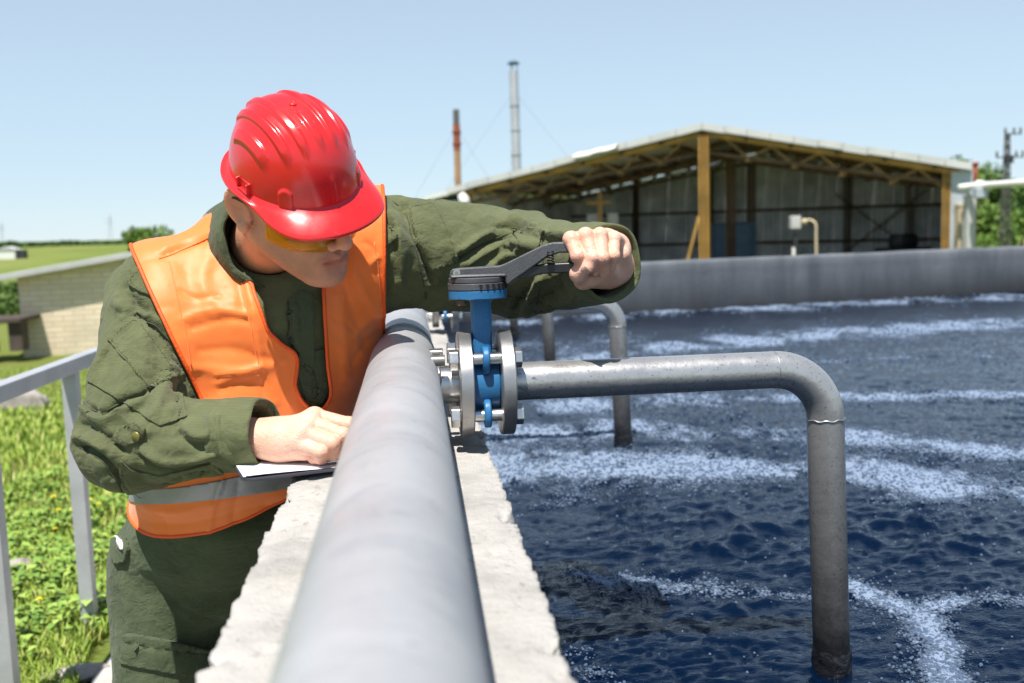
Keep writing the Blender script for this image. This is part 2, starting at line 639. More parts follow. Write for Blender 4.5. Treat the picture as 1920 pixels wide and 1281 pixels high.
def build_near_wall():
    ys = np.concatenate([np.arange(-2.2, 0.35, 0.05), np.arange(0.35, 2.6, 0.0055), np.arange(2.6, 5.0, 0.016), np.arange(5.0, 8.15, 0.05)])
    prof = []
    for z in np.concatenate([np.linspace(-0.02, 0.9, 12), np.linspace(0.92, WZ, 22)[:-1]]): prof.append((WL, z))
    for x in np.linspace(WL, WR, 58): prof.append((x, WZ))
    for z in np.concatenate([np.linspace(WZ, 0.92, 24)[1:], np.linspace(0.88, 0.45, 10)]): prof.append((WR, z))
    prof = np.array(prof)
    m = len(prof); n = len(ys)
    X = np.repeat(prof[None, :, 0], n, 0).ravel(); Z = np.repeat(prof[None, :, 1], n, 0).ravel(); Y = np.repeat(ys[:, None], m, 1).ravel()
    p = np.stack([X, Y, Z], 1)
    top = sstep(WZ - 0.03, WZ - 0.002, Z)
    rough = 0.0022 * fbm(p * 16, 4, 5) + 0.0014 * fbm(p * 75, 3, 8)
    pit = np.maximum(0, pnoise(p * 34, 22) - 0.42) * -0.02
    eL = np.exp(-(((X - WL) ** 2 + (Z - WZ) ** 2) / 0.022 ** 2)); eR = np.exp(-(((X - WR) ** 2 + (Z - WZ) ** 2) / 0.022 ** 2))
    q = np.stack([Y * 9, 0 * Y, 0 * Y], 1)
    q2 = np.stack([Y * 30, 0 * Y, 0 * Y + 3], 1)
    chipL = 0.003 + 0.007 * np.maximum(0, fbm(q, 3, 31)) + 0.002 * np.abs(fbm(q2, 3, 33)) + 0.005 * np.maximum(0, pnoise(p * 26, 41))
    chipR = 0.003 + 0.007 * np.maximum(0, fbm(q, 3, 51)) + 0.002 * np.abs(fbm(q2, 3, 53)) + 0.005 * np.maximum(0, pnoise(p * 26, 61))
    wob = 0.004 * fbm(np.stack([Y * 3.0, 0 * Y, 0 * Y], 1), 2, 71)
    side = np.where(np.abs(X - WL) < 1e-6, -1.0, np.where(np.abs(X - WR) < 1e-6, 1.0, 0.0))
    Z2 = Z + top * (rough + pit) - (eL * chipL + eR * chipR) * 0.75
    X2 = X + wob + side * (rough + pit) * 1.2 + eL * chipL - eR * chipR
    V = np.stack([X2, Y, Z2], 1)
    idx = np.arange(n * m).reshape(n, m)
    F = np.stack([idx[:-1, :-1], idx[:-1, 1:], idx[1:, 1:], idx[1:, :-1]], -1).reshape(-1, 4)
    o = mesh_obj('tank_wall', V, F, M_CONC)
    tag(o, 'rough pale concrete tank wall under the big grey pipe', 'wall')


build_near_wall()


def build_far_wall():
    x0, x1 = -0.183, 13.0
    def quad(xa, xb, ta, tb):
        pts = [(xa, far_y(xa) + ta, 0), (xb, far_y(xb) + ta, 0), (xb, far_y(xb) + tb, 0), (xa, far_y(xa) + tb, 0)]
        return pts
    xs = np.linspace(x0, x1, 130)
    prof = [(0.0, 0.3), (0.0, 0.6), (0.0, 0.8), (0.0, 1.0), (0.0, 1.06), (0.012, 1.085), (0.04, 1.09), (0.14, 1.09), (0.24, 1.085), (0.25, 1.06), (0.25, -0.1)]
    V = []
    for x in xs:
        for (t_, z) in prof:
            V.append((x, far_y(x) + t_, z))
    V = np.array(V)
    V[:, 2] += (V[:, 2] > 1.0) * 0.006 * fbm(V * np.array([2.5, 2.5, 2.5]), 3, 9)
    V[:, 1] += 0.006 * fbm(V * 3.0, 3, 19)
    m = len(prof); n = len(xs)
    idx = np.arange(n * m).reshape(n, m)
    F = np.stack([idx[:-1, :-1], idx[:-1, 1:], idx[1:, 1:], idx[1:, :-1]], -1)[:, :, ::-1].reshape(-1, 4)
    caps = [tuple(idx[0]), tuple(idx[-1][::-1])]
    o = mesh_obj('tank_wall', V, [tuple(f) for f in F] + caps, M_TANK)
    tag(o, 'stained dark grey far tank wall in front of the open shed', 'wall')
    mb = MB()
    mb.prism([(13.0, -2.2, 0), (13.0, 10.7, 0), (13.25, 10.7, 0), (13.25, -2.2, 0)], (0, 0, -0.1), (0, 0, 1.088))
    o = mb.build('tank_wall', M_TANK, bevel=0.01)
    tag(o, 'side wall of the tank outside the right of the photo', 'wall')


build_far_wall()

# ================================================================== water and foam
BANDS = [  # photo pixels (x, y, half height in px), strength
    ([(930, 607, 5), (1200, 590, 5), (1500, 575, 6), (1920, 556, 6), (2300, 545, 6)], 0.75),
    ([(960, 700, 8), (1180, 664, 9), (1350, 645, 10), (1500, 632, 11), (1700, 618, 10), (1920, 607, 9), (2300, 596, 9)], 0.95),
    ([(1290, 690, 5), (1580, 676, 5), (1760, 672, 6), (1920, 668, 6), (2300, 664, 6)], 0.55),
    ([(960, 770, 12), (1290, 753, 11), (1600, 747, 9), (1750, 745, 10), (1920, 747, 11), (2400, 752, 12)], 0.85),
    ([(950, 812, 22), (1100, 808, 20), (1250, 812, 16), (1420, 815, 14), (1600, 822, 16), (1750, 838, 16), (1920, 852, 14), (2400, 880, 16)], 0.8),
    ([(930, 880, 26), (1050, 872, 26), (1200, 874, 22), (1350, 878, 18), (1480, 882, 20), (1600, 888, 24), (1750, 905, 24), (1920, 925, 22), (2400, 985, 24)], 1.15),
    ([(950, 985, 14), (985, 960, 12), (1020, 945, 12), (1100, 925, 9), (1200, 905, 7)], 0.42),
    ([(1085, 1076, 9), (1130, 1088, 13), (1230, 1100, 16), (1330, 1108, 12), (1430, 1112, 9), (1540, 1118, 8)], 0.78),
    ([(1590, 1095, 8), (1660, 1120, 14), (1720, 1142, 15), (1790, 1130, 14), (1860, 1128, 12), (1960, 1138, 12), (2200, 1170, 12)], 0.72),
    ([(1735, 1150, 18), (1752, 1200, 20), (1770, 1250, 18), (1790, 1330, 18)], 0.65),
    ([(1120, 900, 7), (1260, 930, 7), (1500, 958, 7), (1700, 966, 8), (1920, 980, 8)], 0.28),
    ([(1040, 1180, 16), (1070, 1230, 18), (1120, 1285, 20)], 0.34),
    ([(985, 660, 22), (1050, 650, 16), (1110, 640, 12)], 0.55),
    ([(970, 840, 40), (1000, 835, 40)], 0.5),
]


def foam_density(x, y):
    out = np.zeros(len(x))
    pts = np.stack([x, y], 1)
    for band, st in BANDS:
        b = np.array(band, float)
        c = catmull(b, 4)
        W = np.array([PG(a[0], a[1], WATER_Z)[:2] for a in c])
        H = np.array([abs(PG(a[0], a[1] - a[2], WATER_Z)[1] - PG(a[0], a[1] + a[2], WATER_Z)[1]) / 2 for a in c])
        best = np.full(len(x), 9.0)
        for i in range(len(W) - 1):
            a, d = W[i], W[i + 1] - W[i]
            t_ = np.clip(((pts - a) @ d) / (d @ d), 0, 1)
            dist = np.hypot(*(pts - a - t_[:, None] * d).T) / (H[i] * (1 - t_) + H[i + 1] * t_)
            best = np.minimum(best, dist)
        out = np.maximum(out, st * np.exp(-best ** 2 * 0.55))
        out = np.maximum(out, 0.42 * st * np.exp(-best ** 2 * 0.11))
    p = np.stack([x * 3.0, y * 1.8, 0 * x], 1)
    nn = fbm(p, 4, 77)
    p2 = np.stack([x * 22, y * 13, 0 * x], 1)
    out = out * (0.92 + 1.05 * nn + 0.5 * fbm(p2, 2, 78))
    mist = 0.03 * sstep(0.1, 0.7, fbm(np.stack([x * 1.3, y * 0.8, 0 * x + 4], 1), 3, 79))
    return np.clip(out + mist, 0, 1.4)


def mat_water():
    t = NT('dark_tank_water')
    fo = t.attr('foam', 'Fac')
    cell = t.voronoi(150, t.mapping((1, 1, 1)))
    cell2 = t.voronoi(62, t.mapping((1, 1, 1)))
    lace = t.math('ADD', t.math('MULTIPLY', cell, 1.1), t.math('MULTIPLY', cell2, 0.9))
    thr = t.math('SUBTRACT', t.math('MULTIPLY', fo, 1.55), t.math('MULTIPLY', lace, 0.75))
    mask = t.math('MULTIPLY', t.maprange(thr, -0.08, 0.55), t.maprange(fo, 0.08, 0.30))
    c = t.mix(t.math('MULTIPLY', mask, 0.8), (0.0004, 0.0050, 0.018), (0.26, 0.33, 0.44))
    rough = t.maprange(mask, 0, 1, 0.035, 0.5)
    h = t.math('ADD', t.noise(48, 4, 0.6, t.mapping((0.6, 1.5, 1))), t.math('MULTIPLY', t.noise(150, 3), 0.2))
    h = t.math('SUBTRACT', h, t.math('MULTIPLY', t.math('MULTIPLY', cell, fo), 1.6))
    t.set(color=c, rough=rough, spec=0.5, ior=1.33, normal=t.bump(h, 0.30, 0.010))
    t.b.inputs['Specular Tint'].default_value = (0.55, 0.76, 1.0, 1.0)
    return t.m


def mat_bubble():
    t = NT('foam_bubble')
    t.set(color=(0.075, 0.11, 0.17), rough=0.05, spec=0.6, ior=1.33)
    return t.m


def wave_z(x, y):
    p = np.stack([x, y, 0 * x], 1)
    w = p + 0.05 * np.stack([pnoise(p * 5, 301), pnoise(p * 5, 302), 0 * x], 1)
    z = 0.012 * fbm(w * np.array([1.6, 2.2, 1]), 2, 201)
    a = fbm(w * np.array([6.0, 12.0, 1]), 3, 205)
    z = z + 0.0065 * a + 0.004 * (0.45 - np.abs(a))
    b = fbm(w * np.array([28.0, 56.0, 1]) + 0.8 * pnoise(p * 14, 221)[:, None], 3, 209)
    z = z + (0.0050 * b + 0.0034 * (0.4 - np.abs(b))) * (0.7 + 0.8 * sstep(-0.4, 0.5, pnoise(p * 2.1, 231)))
    # boiling lumps in a few places
    for (px, py, R, A) in [(1345, 1000, 0.30, 1.2), (1380, 1165, 0.14, 1.0), (1790, 1020, 0.26, 1.0)]:
        c = PG(px, py, WATER_Z)
        g = np.exp(-((x - c[0]) ** 2 + (y - c[1]) ** 2) / R ** 2)
        z = z + g * A * 0.022 * np.maximum(0, fbm(p * 11, 2, 215) + 0.1)
    return z


def build_water():
    ys = [-2.1]
    while ys[-1] < 1.15: ys.append(ys[-1] + (0.05 if ys[-1] < 0.9 else 0.012))
    while ys[-1] < 8.7: ys.append(ys[-1] + 0.0062 * max(1.0, (ys[-1] / 1.4)) ** 1.35)
    while ys[-1] < 10.6: ys.append(ys[-1] + 0.12)
    ys = np.array(ys)
    s = np.concatenate([np.linspace(0, 1, 430), 1 + np.linspace(0.02, 1, 40)])
    V = []
    wid = 1.05 + 0.72 * np.maximum(ys, 0)
    X = np.where(s[None, :] <= 1, 0.09 + s[None, :] * wid[:, None], 0)
    over = s > 1
    X[:, over] = (0.09 + wid)[:, None] + (s[over] - 1)[None, :] * (13.05 - 0.09 - wid)[:, None]
    Y = np.repeat(ys[:, None], len(s), 1)
    x, y = X.ravel(), Y.ravel()
    z = WATER_Z + wave_z(x, y)
    fo = foam_density(x, y)
    z = z + 0.006 * np.clip(fo, 0, 1)
    V = np.stack([x, y, z], 1)
    n, m = X.shape
    idx = np.arange(n * m).reshape(n, m)
    F = np.stack([idx[:-1, :-1], idx[:-1, 1:], idx[1:, 1:], idx[1:, :-1]], -1).reshape(-1, 4)
    keep = V[F[:, 0], 1] < far_y(V[F[:, 0], 0]) + 0.1
    F = F[keep]
    o = mesh_obj('water', V, F, mat_water())
    a = o.data.attributes.new('foam', 'FLOAT', 'POINT')
    a.data.foreach_set('value', fo.astype(np.float32))
    tag(o, 'dark blue churning water in the tank with foam streaks', None, None, 'structure')


build_water()


def build_bubbles(N=30000):
    # candidates spread evenly over the picture of the water, kept where foam is dense
    px = RNG.uniform(900, 2100, 330000); py = RNG.uniform(545, 1330, 330000)
    v = _f[None] + _r[None] * ((px - 960) / FPX)[:, None] + _u[None] * ((640.5 - py) / FPX)[:, None]
    W = CAM + v * ((WATER_Z - CAM_Z) / v[:, 2])[:, None]
    ok = (W[:, 0] > WR + 0.01) & (W[:, 1] < far_y(W[:, 0]) - 0.03) & (W[:, 1] > 0.8) & (W[:, 0] < 12)
    W = W[ok]
    fo = foam_density(W[:, 0], W[:, 1])
    keep = RNG.uniform(0, 1, len(W)) < (np.clip(fo - 0.15, 0, 1) ** 1.5 * 0.5 + 0.0010)
    W = W[keep]
    if len(W) > N: W = W[RNG.permutation(len(W))[:N]]
    d = W[:, 1]
    r = (0.0016 + 0.0034 * RNG.uniform(0, 1, len(W)) ** 2.5) * np.clip((d / 2.3) ** 0.75, 0.8, 2.4)
    zz = WATER_Z + wave_z(W[:, 0], W[:, 1]) + 0.004
    th = np.linspace(0, 2 * np.pi, 8, endpoint=False)
    rings = [(1.0, 0.0), (0.82, 0.57), (0.42, 0.91)]
    base = np.concatenate([np.stack([c * np.cos(th), c * np.sin(th), 0 * th + h], 1) for c, h in rings] + [np.array([[0, 0, 1.0]])])
    k = len(base)
    V = (W[:, None, :] * np.array([1, 1, 0]) + base[None] * r[:, None, None])
    V[:, :, 2] += zz[:, None]
    tri = []
    for a in range(2):
        for i in range(8):
            j = (i + 1) % 8
            tri += [(a * 8 + i, a * 8 + j, a * 8 + 8 + j), (a * 8 + i, a * 8 + 8 + j, a * 8 + 8 + i)]
    for i in range(8): tri.append((16 + i, 16 + (i + 1) % 8, 24))
    tri = np.array(tri)
    F = (tri[None] + (np.arange(len(W)) * k)[:, None, None]).reshape(-1, 3)
    o = mesh_obj('foam', V.reshape(-1, 3), F, mat_bubble())
    tag(o, 'white foam bubbles floating on the tank water', None, None, 'stuff')
    print('bubbles', len(W), 'tris', len(F))


build_bubbles()
# ================================================================== pipes and valves
MX, MZ, MR = -0.018, 1.192, 0.0565


def mz(y):
    y = np.asarray(y, float)
    return MZ + np.where(y < 1.5, 0.010, 0.002) * (y - 1.5)


def mx(y):
    return MX - 0.006 * np.maximum(0, 1.5 - np.asarray(y, float))


VC = np.array([0.112, 1.559, 1.176])
PITCH = 1.78


def build_main_pipe():
    root = empty('main_pipe', (MX, 1.559, MZ - MR), 'thick grey steel pipe lying along the top of the concrete wall', 'pipe')
    ys = np.concatenate([[-2.0], np.linspace(-1.5, 8.05, 60)])
    path = np.stack([mx(ys), ys, mz(ys)], 1)
    MB().tube(path, MR, 64).build('pipe_run', M_PIPE_MAIN, root, True)
    o = bpy.data.objects['pipe_run']; sharp_by_angle(o.data, 50)
    for y, w in ((1.79, 0.0022), (1.83, 0.0012), (3.9, 0.002), (5.9, 0.002), (-0.4, 0.002)):
        th = np.linspace(0, 2 * np.pi, 65)
        ring = np.stack([mx(y) + (MR + 0.0004) * np.cos(th), np.full(65, y) + 0.0012 * np.sin(th * 9), mz(y) + (MR + 0.0004) * np.sin(th)], 1)
        MB().tube(ring, w, 6, False).build('weld_seam', M_WELD, root, True)
    for k in range(4):
        y = VC[1] + k * PITCH
        prof = [(0.0, 0.0302), (0.062 + (VC[0] - 0.112), 0.0302)]
        MB().lathe([(0, 0.0302), (0.075, 0.0302)], (MX + 0.045, y, VC[2]), (1, 0, 0), 40).build('branch_stub', M_BOLT, root, auto=40)
        b = MB()
        th = np.linspace(0, 2 * np.pi, 41)
        # weld fillet where the stub meets the pipe
        yy = y + 0.0315 * np.cos(th); zz = VC[2] + 0.0315 * np.sin(th)
        zc = float(mz(y))
        xx = MX + np.sqrt(np.maximum(0, MR ** 2 - (zz - zc) ** 2)) + 0.001
        b.tube(np.stack([xx, yy, zz], 1), 0.0032, 8, False).build('weld_seam', M_WELD, root, True)
        b = MB()
        b.lathe([(0, 0.031), (0.0, 0.0815), (0.0015, 0.083), (0.0195, 0.083), (0.021, 0.0815), (0.021, 0.031)], (VC[0] - 0.0425, y, VC[2]), (1, 0, 0), 72)
        b.build('flange', M_FLANGE, root, auto=30)
    # low concrete saddles the pipe rests on
    return root


main_pipe = build_main_pipe()


def build_saddles():
    labs = ['nearest small concrete block under the grey pipe beyond the worker', 'middle small concrete block under the grey pipe, past the second valve', 'farthest small concrete block under the grey pipe near the far wall']
    for i, y in enumerate((2.5, 4.3, 6.1)):
        o = MB().box((MX, y, WZ + 0.028), (0.13, 0.08, 0.058)).build('pipe_saddle', M_CONC, None, bevel=0.006)
        tag(o, labs[i], 'pipe support', 'concrete blocks under the pipe')


build_saddles()


def build_branch(k):
    y = VC[1] + k * PITCH
    x0 = VC[0] + 0.0225
    zc = VC[2] - (0.018 if k else 0)
    names = ['branch pipe with dark sludge stains nearest the camera, held by the valve the worker grips',
             'bent steel drop pipe behind the nearest one, below the worker’s raised hand',
             'third drop pipe from the camera, half hidden by the raised sleeve',
             'farthest small drop pipe standing in the water near the blue valve stem']
    root = empty('branch_pipe', (VC[0] + 0.55, y, WATER_Z), names[k].replace('’', "'"), 'pipe', 'drop pipes into the tank')
    xe = 0.585 if k == 0 else 0.612
    R = 0.088
    pts = [(x0 + 0.02, y, zc), (xe, y, zc)]
    arc = []
    lean = 0.034
    for a in np.linspace(0, math.pi / 2 - lean, 20):
        arc.append((xe + R * math.sin(a), y, zc - R * (1 - math.cos(a))))
    end = arc[-1]
    zl = 0.30
    down = (end[0] + (end[2] - zl) * math.tan(lean), y, zl)
    rr = 0.0302
    v = MB()
    line = [pts[0]] + [(x0 + 0.02 + (xe - x0 - 0.02) * t_, y, zc) for t_ in np.linspace(0.02, 0.999, 8)]
    v.tube(np.array(line), rr, 48).build('pipe_run', M_BRANCH, root, auto=50)
    v = MB(); v.tube(np.array(arc), rr + 0.0003, 48).build('elbow', M_BRANCH, root, auto=50)
    dl = [(end[0] + (down[0] - end[0]) * t_, y, end[2] + (down[2] - end[2]) * t_) for t_ in np.linspace(0.001, 1, 12)]
    v = MB(); v.tube(np.array(dl), rr, 48).build('drop_pipe', M_BRANCH, root, auto=50)
    th = np.linspace(0, 2 * np.pi, 49)
    for c, ax in (((xe, y, zc), 'x'), (end, 'z')):
        w = 0.0009 if ax == 'x' else 0.0018
        if ax == 'x': ring = np.stack([np.full(49, c[0]), y + (rr) * np.cos(th), c[2] + rr * np.sin(th)], 1)
        else: ring = np.stack([c[0] + rr * np.cos(th), y + rr * np.sin(th), c[2] + 0.0 * th + 0.0012 * np.sin(9 * th) - lean * rr * -np.cos(th)], 1)
        MB().tube(ring, w, 6, False).build('weld_seam', M_WELD, root, True)
    b = MB()
    b.lathe([(0, 0.031), (0.0, 0.0815), (0.0015, 0.083), (0.0195, 0.083), (0.021, 0.0815), (0.021, 0.031)], (x0 - 0.001, y, zc), (1, 0, 0), 72)
    b.build('flange', M_FLANGE, root, auto=30)
    # crusted sludge collar at the waterline
    q = []
    n1, n2 = 40, 12
    for j in range(n2):
        z = WATER_Z - 0.03 + 0.075 * j / (n2 - 1)
        cx = end[0] + (end[2] - z) * math.tan(lean)
        for i in range(n1):
            a = 2 * math.pi * i / n1
            pr = np.array([[math.cos(a) * 2.2 + k * 7, math.sin(a) * 2.2, z * 60]])
            r_ = rr + 0.004 * (1 - j / (n2 - 1)) ** 0.6 + 0.0035 * float(fbm(pr, 3, 91)[0]) * (1 if j < n2 - 1 else 0) - (0.002 if j == n2 - 1 else 0)
            q.append((cx + r_ * math.cos(a), y + r_ * math.sin(a), z))
    F = []
    for j in range(n2 - 1):
        for i in range(n1):
            F.append((j * n1 + i, j * n1 + (i + 1) % n1, (j + 1) * n1 + (i + 1) % n1, (j + 1) * n1 + i))
    mesh_obj('sludge_crust', q, F, M_SLUDGE, root)
    return root


M_SLUDGE = simple('wet_black_sludge', (0.012, 0.012, 0.014), 0.22, 0.0, 0.4, 60, 0.4, 120, 0.6)
for k in range(4):
    build_branch(k)


def hexagon(c, axis_x, r, h, rot=0.2):
    poly = []
    for i in range(6):
        a = rot + i * math.pi / 3
        poly.append((axis_x, c[1] + r * math.cos(a), c[2] + r * math.sin(a)))
    return poly


def build_valve():
    root = empty('butterfly_valve', (VC[0], VC[1], VC[2] - 0.06), 'nearest blue valve, its grey lever held in the bare fist', 'valve', 'blue valves along the pipe')
    c = VC
    b = MB()
    b.lathe([(-0.0213, 0.030), (-0.0213, 0.046), (-0.019, 0.048), (0.019, 0.048), (0.0213, 0.046), (0.0213, 0.030)], c, (1, 0, 0), 56)
    body = b.build('valve_body', M_BLUE, root, auto=35)
    # four lug eyes around the bolts
    off = 0.0625 * math.sin(math.pi / 4)
    for sy in (-1, 1):
        for sz in (-1, 1):
            lc = c + np.array([-0.001, sy * off, sz * off])
            b = MB()
            n = 24
            prof = []
            outer = [(math.cos(t_), math.sin(t_)) for t_ in np.linspace(0, 2 * np.pi, n, endpoint=False)]
            V = []
            for x in (-0.0055, 0.0055):
                for r_ in (0.0190, 0.0110):
                    for (a_, b_) in outer:
                        stretch = 0.006 if (b_ * sz) < -0.2 else 0.0
                        V.append((lc[0] + x, lc[1] + a_ * r_ , lc[2] + b_ * (r_ + (stretch if r_ > 0.012 else 0))))
            F = []
            for i in range(n):
                j = (i + 1) % n
                F.append((i, j, n + j, n + i)); F.append((2 * n + i, 3 * n + i, 3 * n + j, 2 * n + j))
                F.append((i, 2 * n + i, 2 * n + j, j)); F.append((n + i, n + j, 3 * n + j, 3 * n + i))
            b.add(V, F)
            b.build('lug', M_BLUE, root, bevel=0.0025, auto=40)
    # neck: a cast column
    zt = c[2] + 0.135
    V = []
    secs = [(0.040, 0.0165, 0.017), (0.056, 0.0158, 0.0165), (0.10, 0.0158, 0.0165), (0.128, 0.016, 0.0168), (0.1352, 0.021, 0.021)]
    b = MB()
    pts = []
    for (dz, hx, hy) in secs:
        for t_ in np.linspace(0, 2 * np.pi, 28, endpoint=False):
            cx = math.copysign(abs(math.cos(t_)) ** 0.35, math.cos(t_)); sy = math.copysign(abs(math.sin(t_)) ** 0.35, math.sin(t_))
            wob = 0.0008 * math.sin(dz * 900 + t_ * 3) if 0.05 < dz < 0.12 else 0
            pts.append((c[0] - 0.0035 + (hx + wob) * cx, c[1] + hy * sy, c[2] + dz))
    F = []
    for k in range(len(secs) - 1):
        for i in range(28):
            j = (i + 1) % 28
            F.append((k * 28 + i, k * 28 + j, (k + 1) * 28 + j, (k + 1) * 28 + i))
    b.add(pts, F); b.build('valve_neck', M_BLUE, root, auto=40)
    # blue top flange
    tc = np.array([c[0] - 0.007, c[1], zt])
    b = MB(); b.lathe([(0, 0.0), (0, 0.0445), (0.0015, 0.046), (0.0125, 0.046), (0.0138, 0.0445), (0.0138, 0.0)], tc, (0, 0, 1), 48)
    b.build('top_flange', M_BLUE, root, auto=30)
    # rusty bolt under the flange
    b = MB()
    b.prism([(tc[0] - 0.027 + 0.0085 * math.cos(i * math.pi / 3), tc[1] - 0.022 + 0.0085 * math.sin(i * math.pi / 3), tc[2]) for i in range(6)], (0, 0, -0.0095), (0, 0, -0.0004))
    b.build('flange_bolt', M_RUST, root, bevel=0.001)
    # notched indexing plate
    z1 = zt + 0.0142
    b = MB(); b.lathe([(0, 0.0), (0, 0.0455), (0.001, 0.0462), (0.0098, 0.0462), (0.0105, 0.0455), (0.0105, 0.0)], (tc[0] - 0.0005, tc[1], z1), (0, 0, 1), 60)
    plate = b.build('notch_plate', M_BLACKP, root, auto=30)
    b = MB()
    for i in range(10):
        a = math.radians(-88 + i * 13)
        p0 = np.array([tc[0] + 0.0445 * math.cos(a), tc[1] + 0.0445 * math.sin(a), z1 + 0.0068])
        t_ = np.array([-math.sin(a), math.cos(a), 0]); r_ = np.array([math.cos(a), math.sin(a), 0])
        b.prism([p0 - t_ * 0.0026 + np.array([0, 0, 0.0029]), p0 + t_ * 0.0026 + np.array([0, 0, 0.0029]), p0 + t_ * 0.0008 - np.array([0, 0, 0.006]), p0 - t_ * 0.0008 - np.array([0, 0, 0.006])], r_ * -0.004, r_ * 0.0030)
    b.build('dark_notch_block', M_TRIG, plate)  # raised black blocks; the shade of the notches is in their colour
    # lever: hub + bent arm, profile in the vertical plane through its length
    z2 = z1 + 0.0107
    # hub
    b = MB(); b.lathe([(0, 0.0), (0, 0.043), (0.0015, 0.0446), (0.0075, 0.0446), (0.0085, 0.043), (0.0085, 0.0)], (tc[0] - 0.0005, tc[1], z2), (0, 0, 1), 48)
    lever = b.build('lever', M_BLACKP, root, auto=30)
    ang = math.radians(-15)      # the lever swings a little towards the camera
    ex = np.array([math.cos(ang), math.sin(ang), 0]); ey = np.array([-math.sin(ang), math.cos(ang), 0]); ez = np.array([0, 0, 1.0])
    o = np.array([tc[0], tc[1], z2])
    prof_top = [(-0.0405, 0.0087), (-0.0405, 0.018), (-0.036, 0.0225), (0.038, 0.0255), (0.050, 0.030), (0.105, 0.055), (0.121, 0.0592), (0.16, 0.0590), (0.195, 0.0585)]
    prof_bot = [(0.195, 0.0415), (0.16, 0.042), (0.132, 0.043), (0.112, 0.037), (0.078, 0.014), (0.062, 0.004), (0.052, -0.004), (0.0475, -0.003), (0.0475, 0.0087)]
    poly = [o + ex * a + ez * z for a, z in prof_top + prof_bot]
    b = MB(); b.prism(poly, ey * -0.0155, ey * 0.0155)
    b.build('lever_arm', M_BLACKP, lever, bevel=0.0028, segs=3, auto=30)
    b = MB(); b.box(o + ex * 0.0 + ez * 0.0110, (0.085, 0.060, 0.005))
    b.build('hub_cap', M_BLACKP, lever, bevel=0.003, segs=3, auto=30)
    # trigger bar below the arm
    pt = [(0.060, 0.013), (0.085, 0.024), (0.115, 0.027), (0.16, 0.0280), (0.192, 0.029)]
    pb = [(0.192, 0.019), (0.172, 0.0165), (0.150, 0.012), (0.105, 0.011), (0.07, 0.003)]
    poly = [o + ex * a + ez * z for a, z in pt + pb]
    b = MB(); b.prism(poly, ey * -0.011, ey * 0.011)
    trig = b.build('trigger', M_TRIG, root, bevel=0.002, segs=2, auto=30)
    # spring between arm and trigger
    tt = np.linspace(0, 1, 90)
    base = o + ex * 0.118 + ez * 0.026 - ey * 0.0135
    sp = base[None] + ex[None] * (0.0052 * np.cos(tt * 2 * np.pi * 5.5))[:, None] + ey[None] * (0.0052 * np.sin(tt * 2 * np.pi * 5.5))[:, None] + ez[None] * (tt * 0.022)[:, None]
    MB().tube(sp, 0.0009, 6).build('spring', M_TRIG, root, True)
    # socket screw on the side of the hub
    scw = o + ex * -0.029 + ez * 0.0155 - ey * 0.0155
    b = MB(); b.lathe([(0, 0.0), (0.0, 0.0030), (-0.0016, 0.0030), (-0.0016, 0.0058), (-0.0004, 0.0064), (0.004, 0.0064)], scw, ey, 24)
    b.build('socket_screw', M_BOLT, root, auto=30)
    # four long bolts with nuts and threaded ends
    for sy in (-1, 1):
        for sz in (-1, 1):
            bc = c + np.array([0, sy * off, sz * off])
            b = MB(); b.lathe([(-0.045, 0.0092), (0.045, 0.0092)], bc, (1, 0, 0), 24)
            bolt = b.build('bolt', M_BOLT, root, auto=40)
            prof = []
            for i in range(22):
                x = -0.085 + i * 0.001
                prof.append((x * 1.0, 0.0092 if i % 2 == 0 else 0.0082))
            prof = [(-0.0865, 0.0074)] + prof
            b = MB(); b.lathe(prof, bc, (1, 0, 0), 20); b.build('thread', M_BOLT, bolt, auto=20)
            b = MB(); b.prism(hexagon(bc, 0, 0.0172, 0, 0.35 + sy * 0.2), (c[0] - 0.0575, 0, 0), (c[0] - 0.0432, 0, 0)); b.build('nut', M_BOLT, bolt, bevel=0.0012)
            b = MB(); b.prism(hexagon(bc, 0, 0.0166, 0, 0.1 - sy * 0.25), (c[0] + 0.0432, 0, 0), (c[0] + 0.0545, 0, 0)); b.build('bolt_head', M_BOLT, bolt, bevel=0.0012)
    return root


valve = build_valve()
_vl = ['second blue valve along the pipe, seen under the raised sleeve', 'third blue valve along the pipe, beyond the raised sleeve', 'farthest blue valve along the pipe, hidden beyond the sleeve']
for k in range(1, 4):
    c_ = copy_tree(valve)
    c_.location = valve.location + Vector((0, PITCH * k, 0))
    c_['label'] = _vl[k - 1]
# ================================================================== open shed behind the tank
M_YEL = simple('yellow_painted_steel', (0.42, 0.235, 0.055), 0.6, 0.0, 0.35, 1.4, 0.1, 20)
M_YEL_SHADE = simple('yellow_steel_shaded', (0.13, 0.075, 0.035), 0.75, 0.0, 0.5, 2.0)  # yellow frame steel darkened; shade inside the shed is put into the colour
M_YEL_HALF = simple('yellow_steel_half_shaded', (0.22, 0.125, 0.035), 0.7, 0.0, 0.4, 1.6)  # half-dark yellow: shade on the truss webs is put into the colour
M_ROOF = simple('pale_roof_sheet', (0.55, 0.55, 0.53), 0.55, 0.1, 0.15, 1.0)
M_GREYSHEET = simple('grey_corrugated_sheet', (0.78, 0.80, 0.80), 0.6, 0.1, 0.35, 0.9)
M_WHITE = simple('white_paint', (0.72, 0.71, 0.68), 0.5, 0.0, 0.08, 2)
M_BLUEBOX = simple('dull_blue_paint', (0.07, 0.13, 0.20), 0.5, 0.0, 0.2, 2)
M_PALEBLUE = simple('pale_blue_grey_sheet', (0.42, 0.47, 0.52), 0.55, 0.1, 0.12, 1.2)
M_DARK = simple('dark_machine_paint', (0.03, 0.035, 0.04), 0.6, 0.0, 0.3, 2)
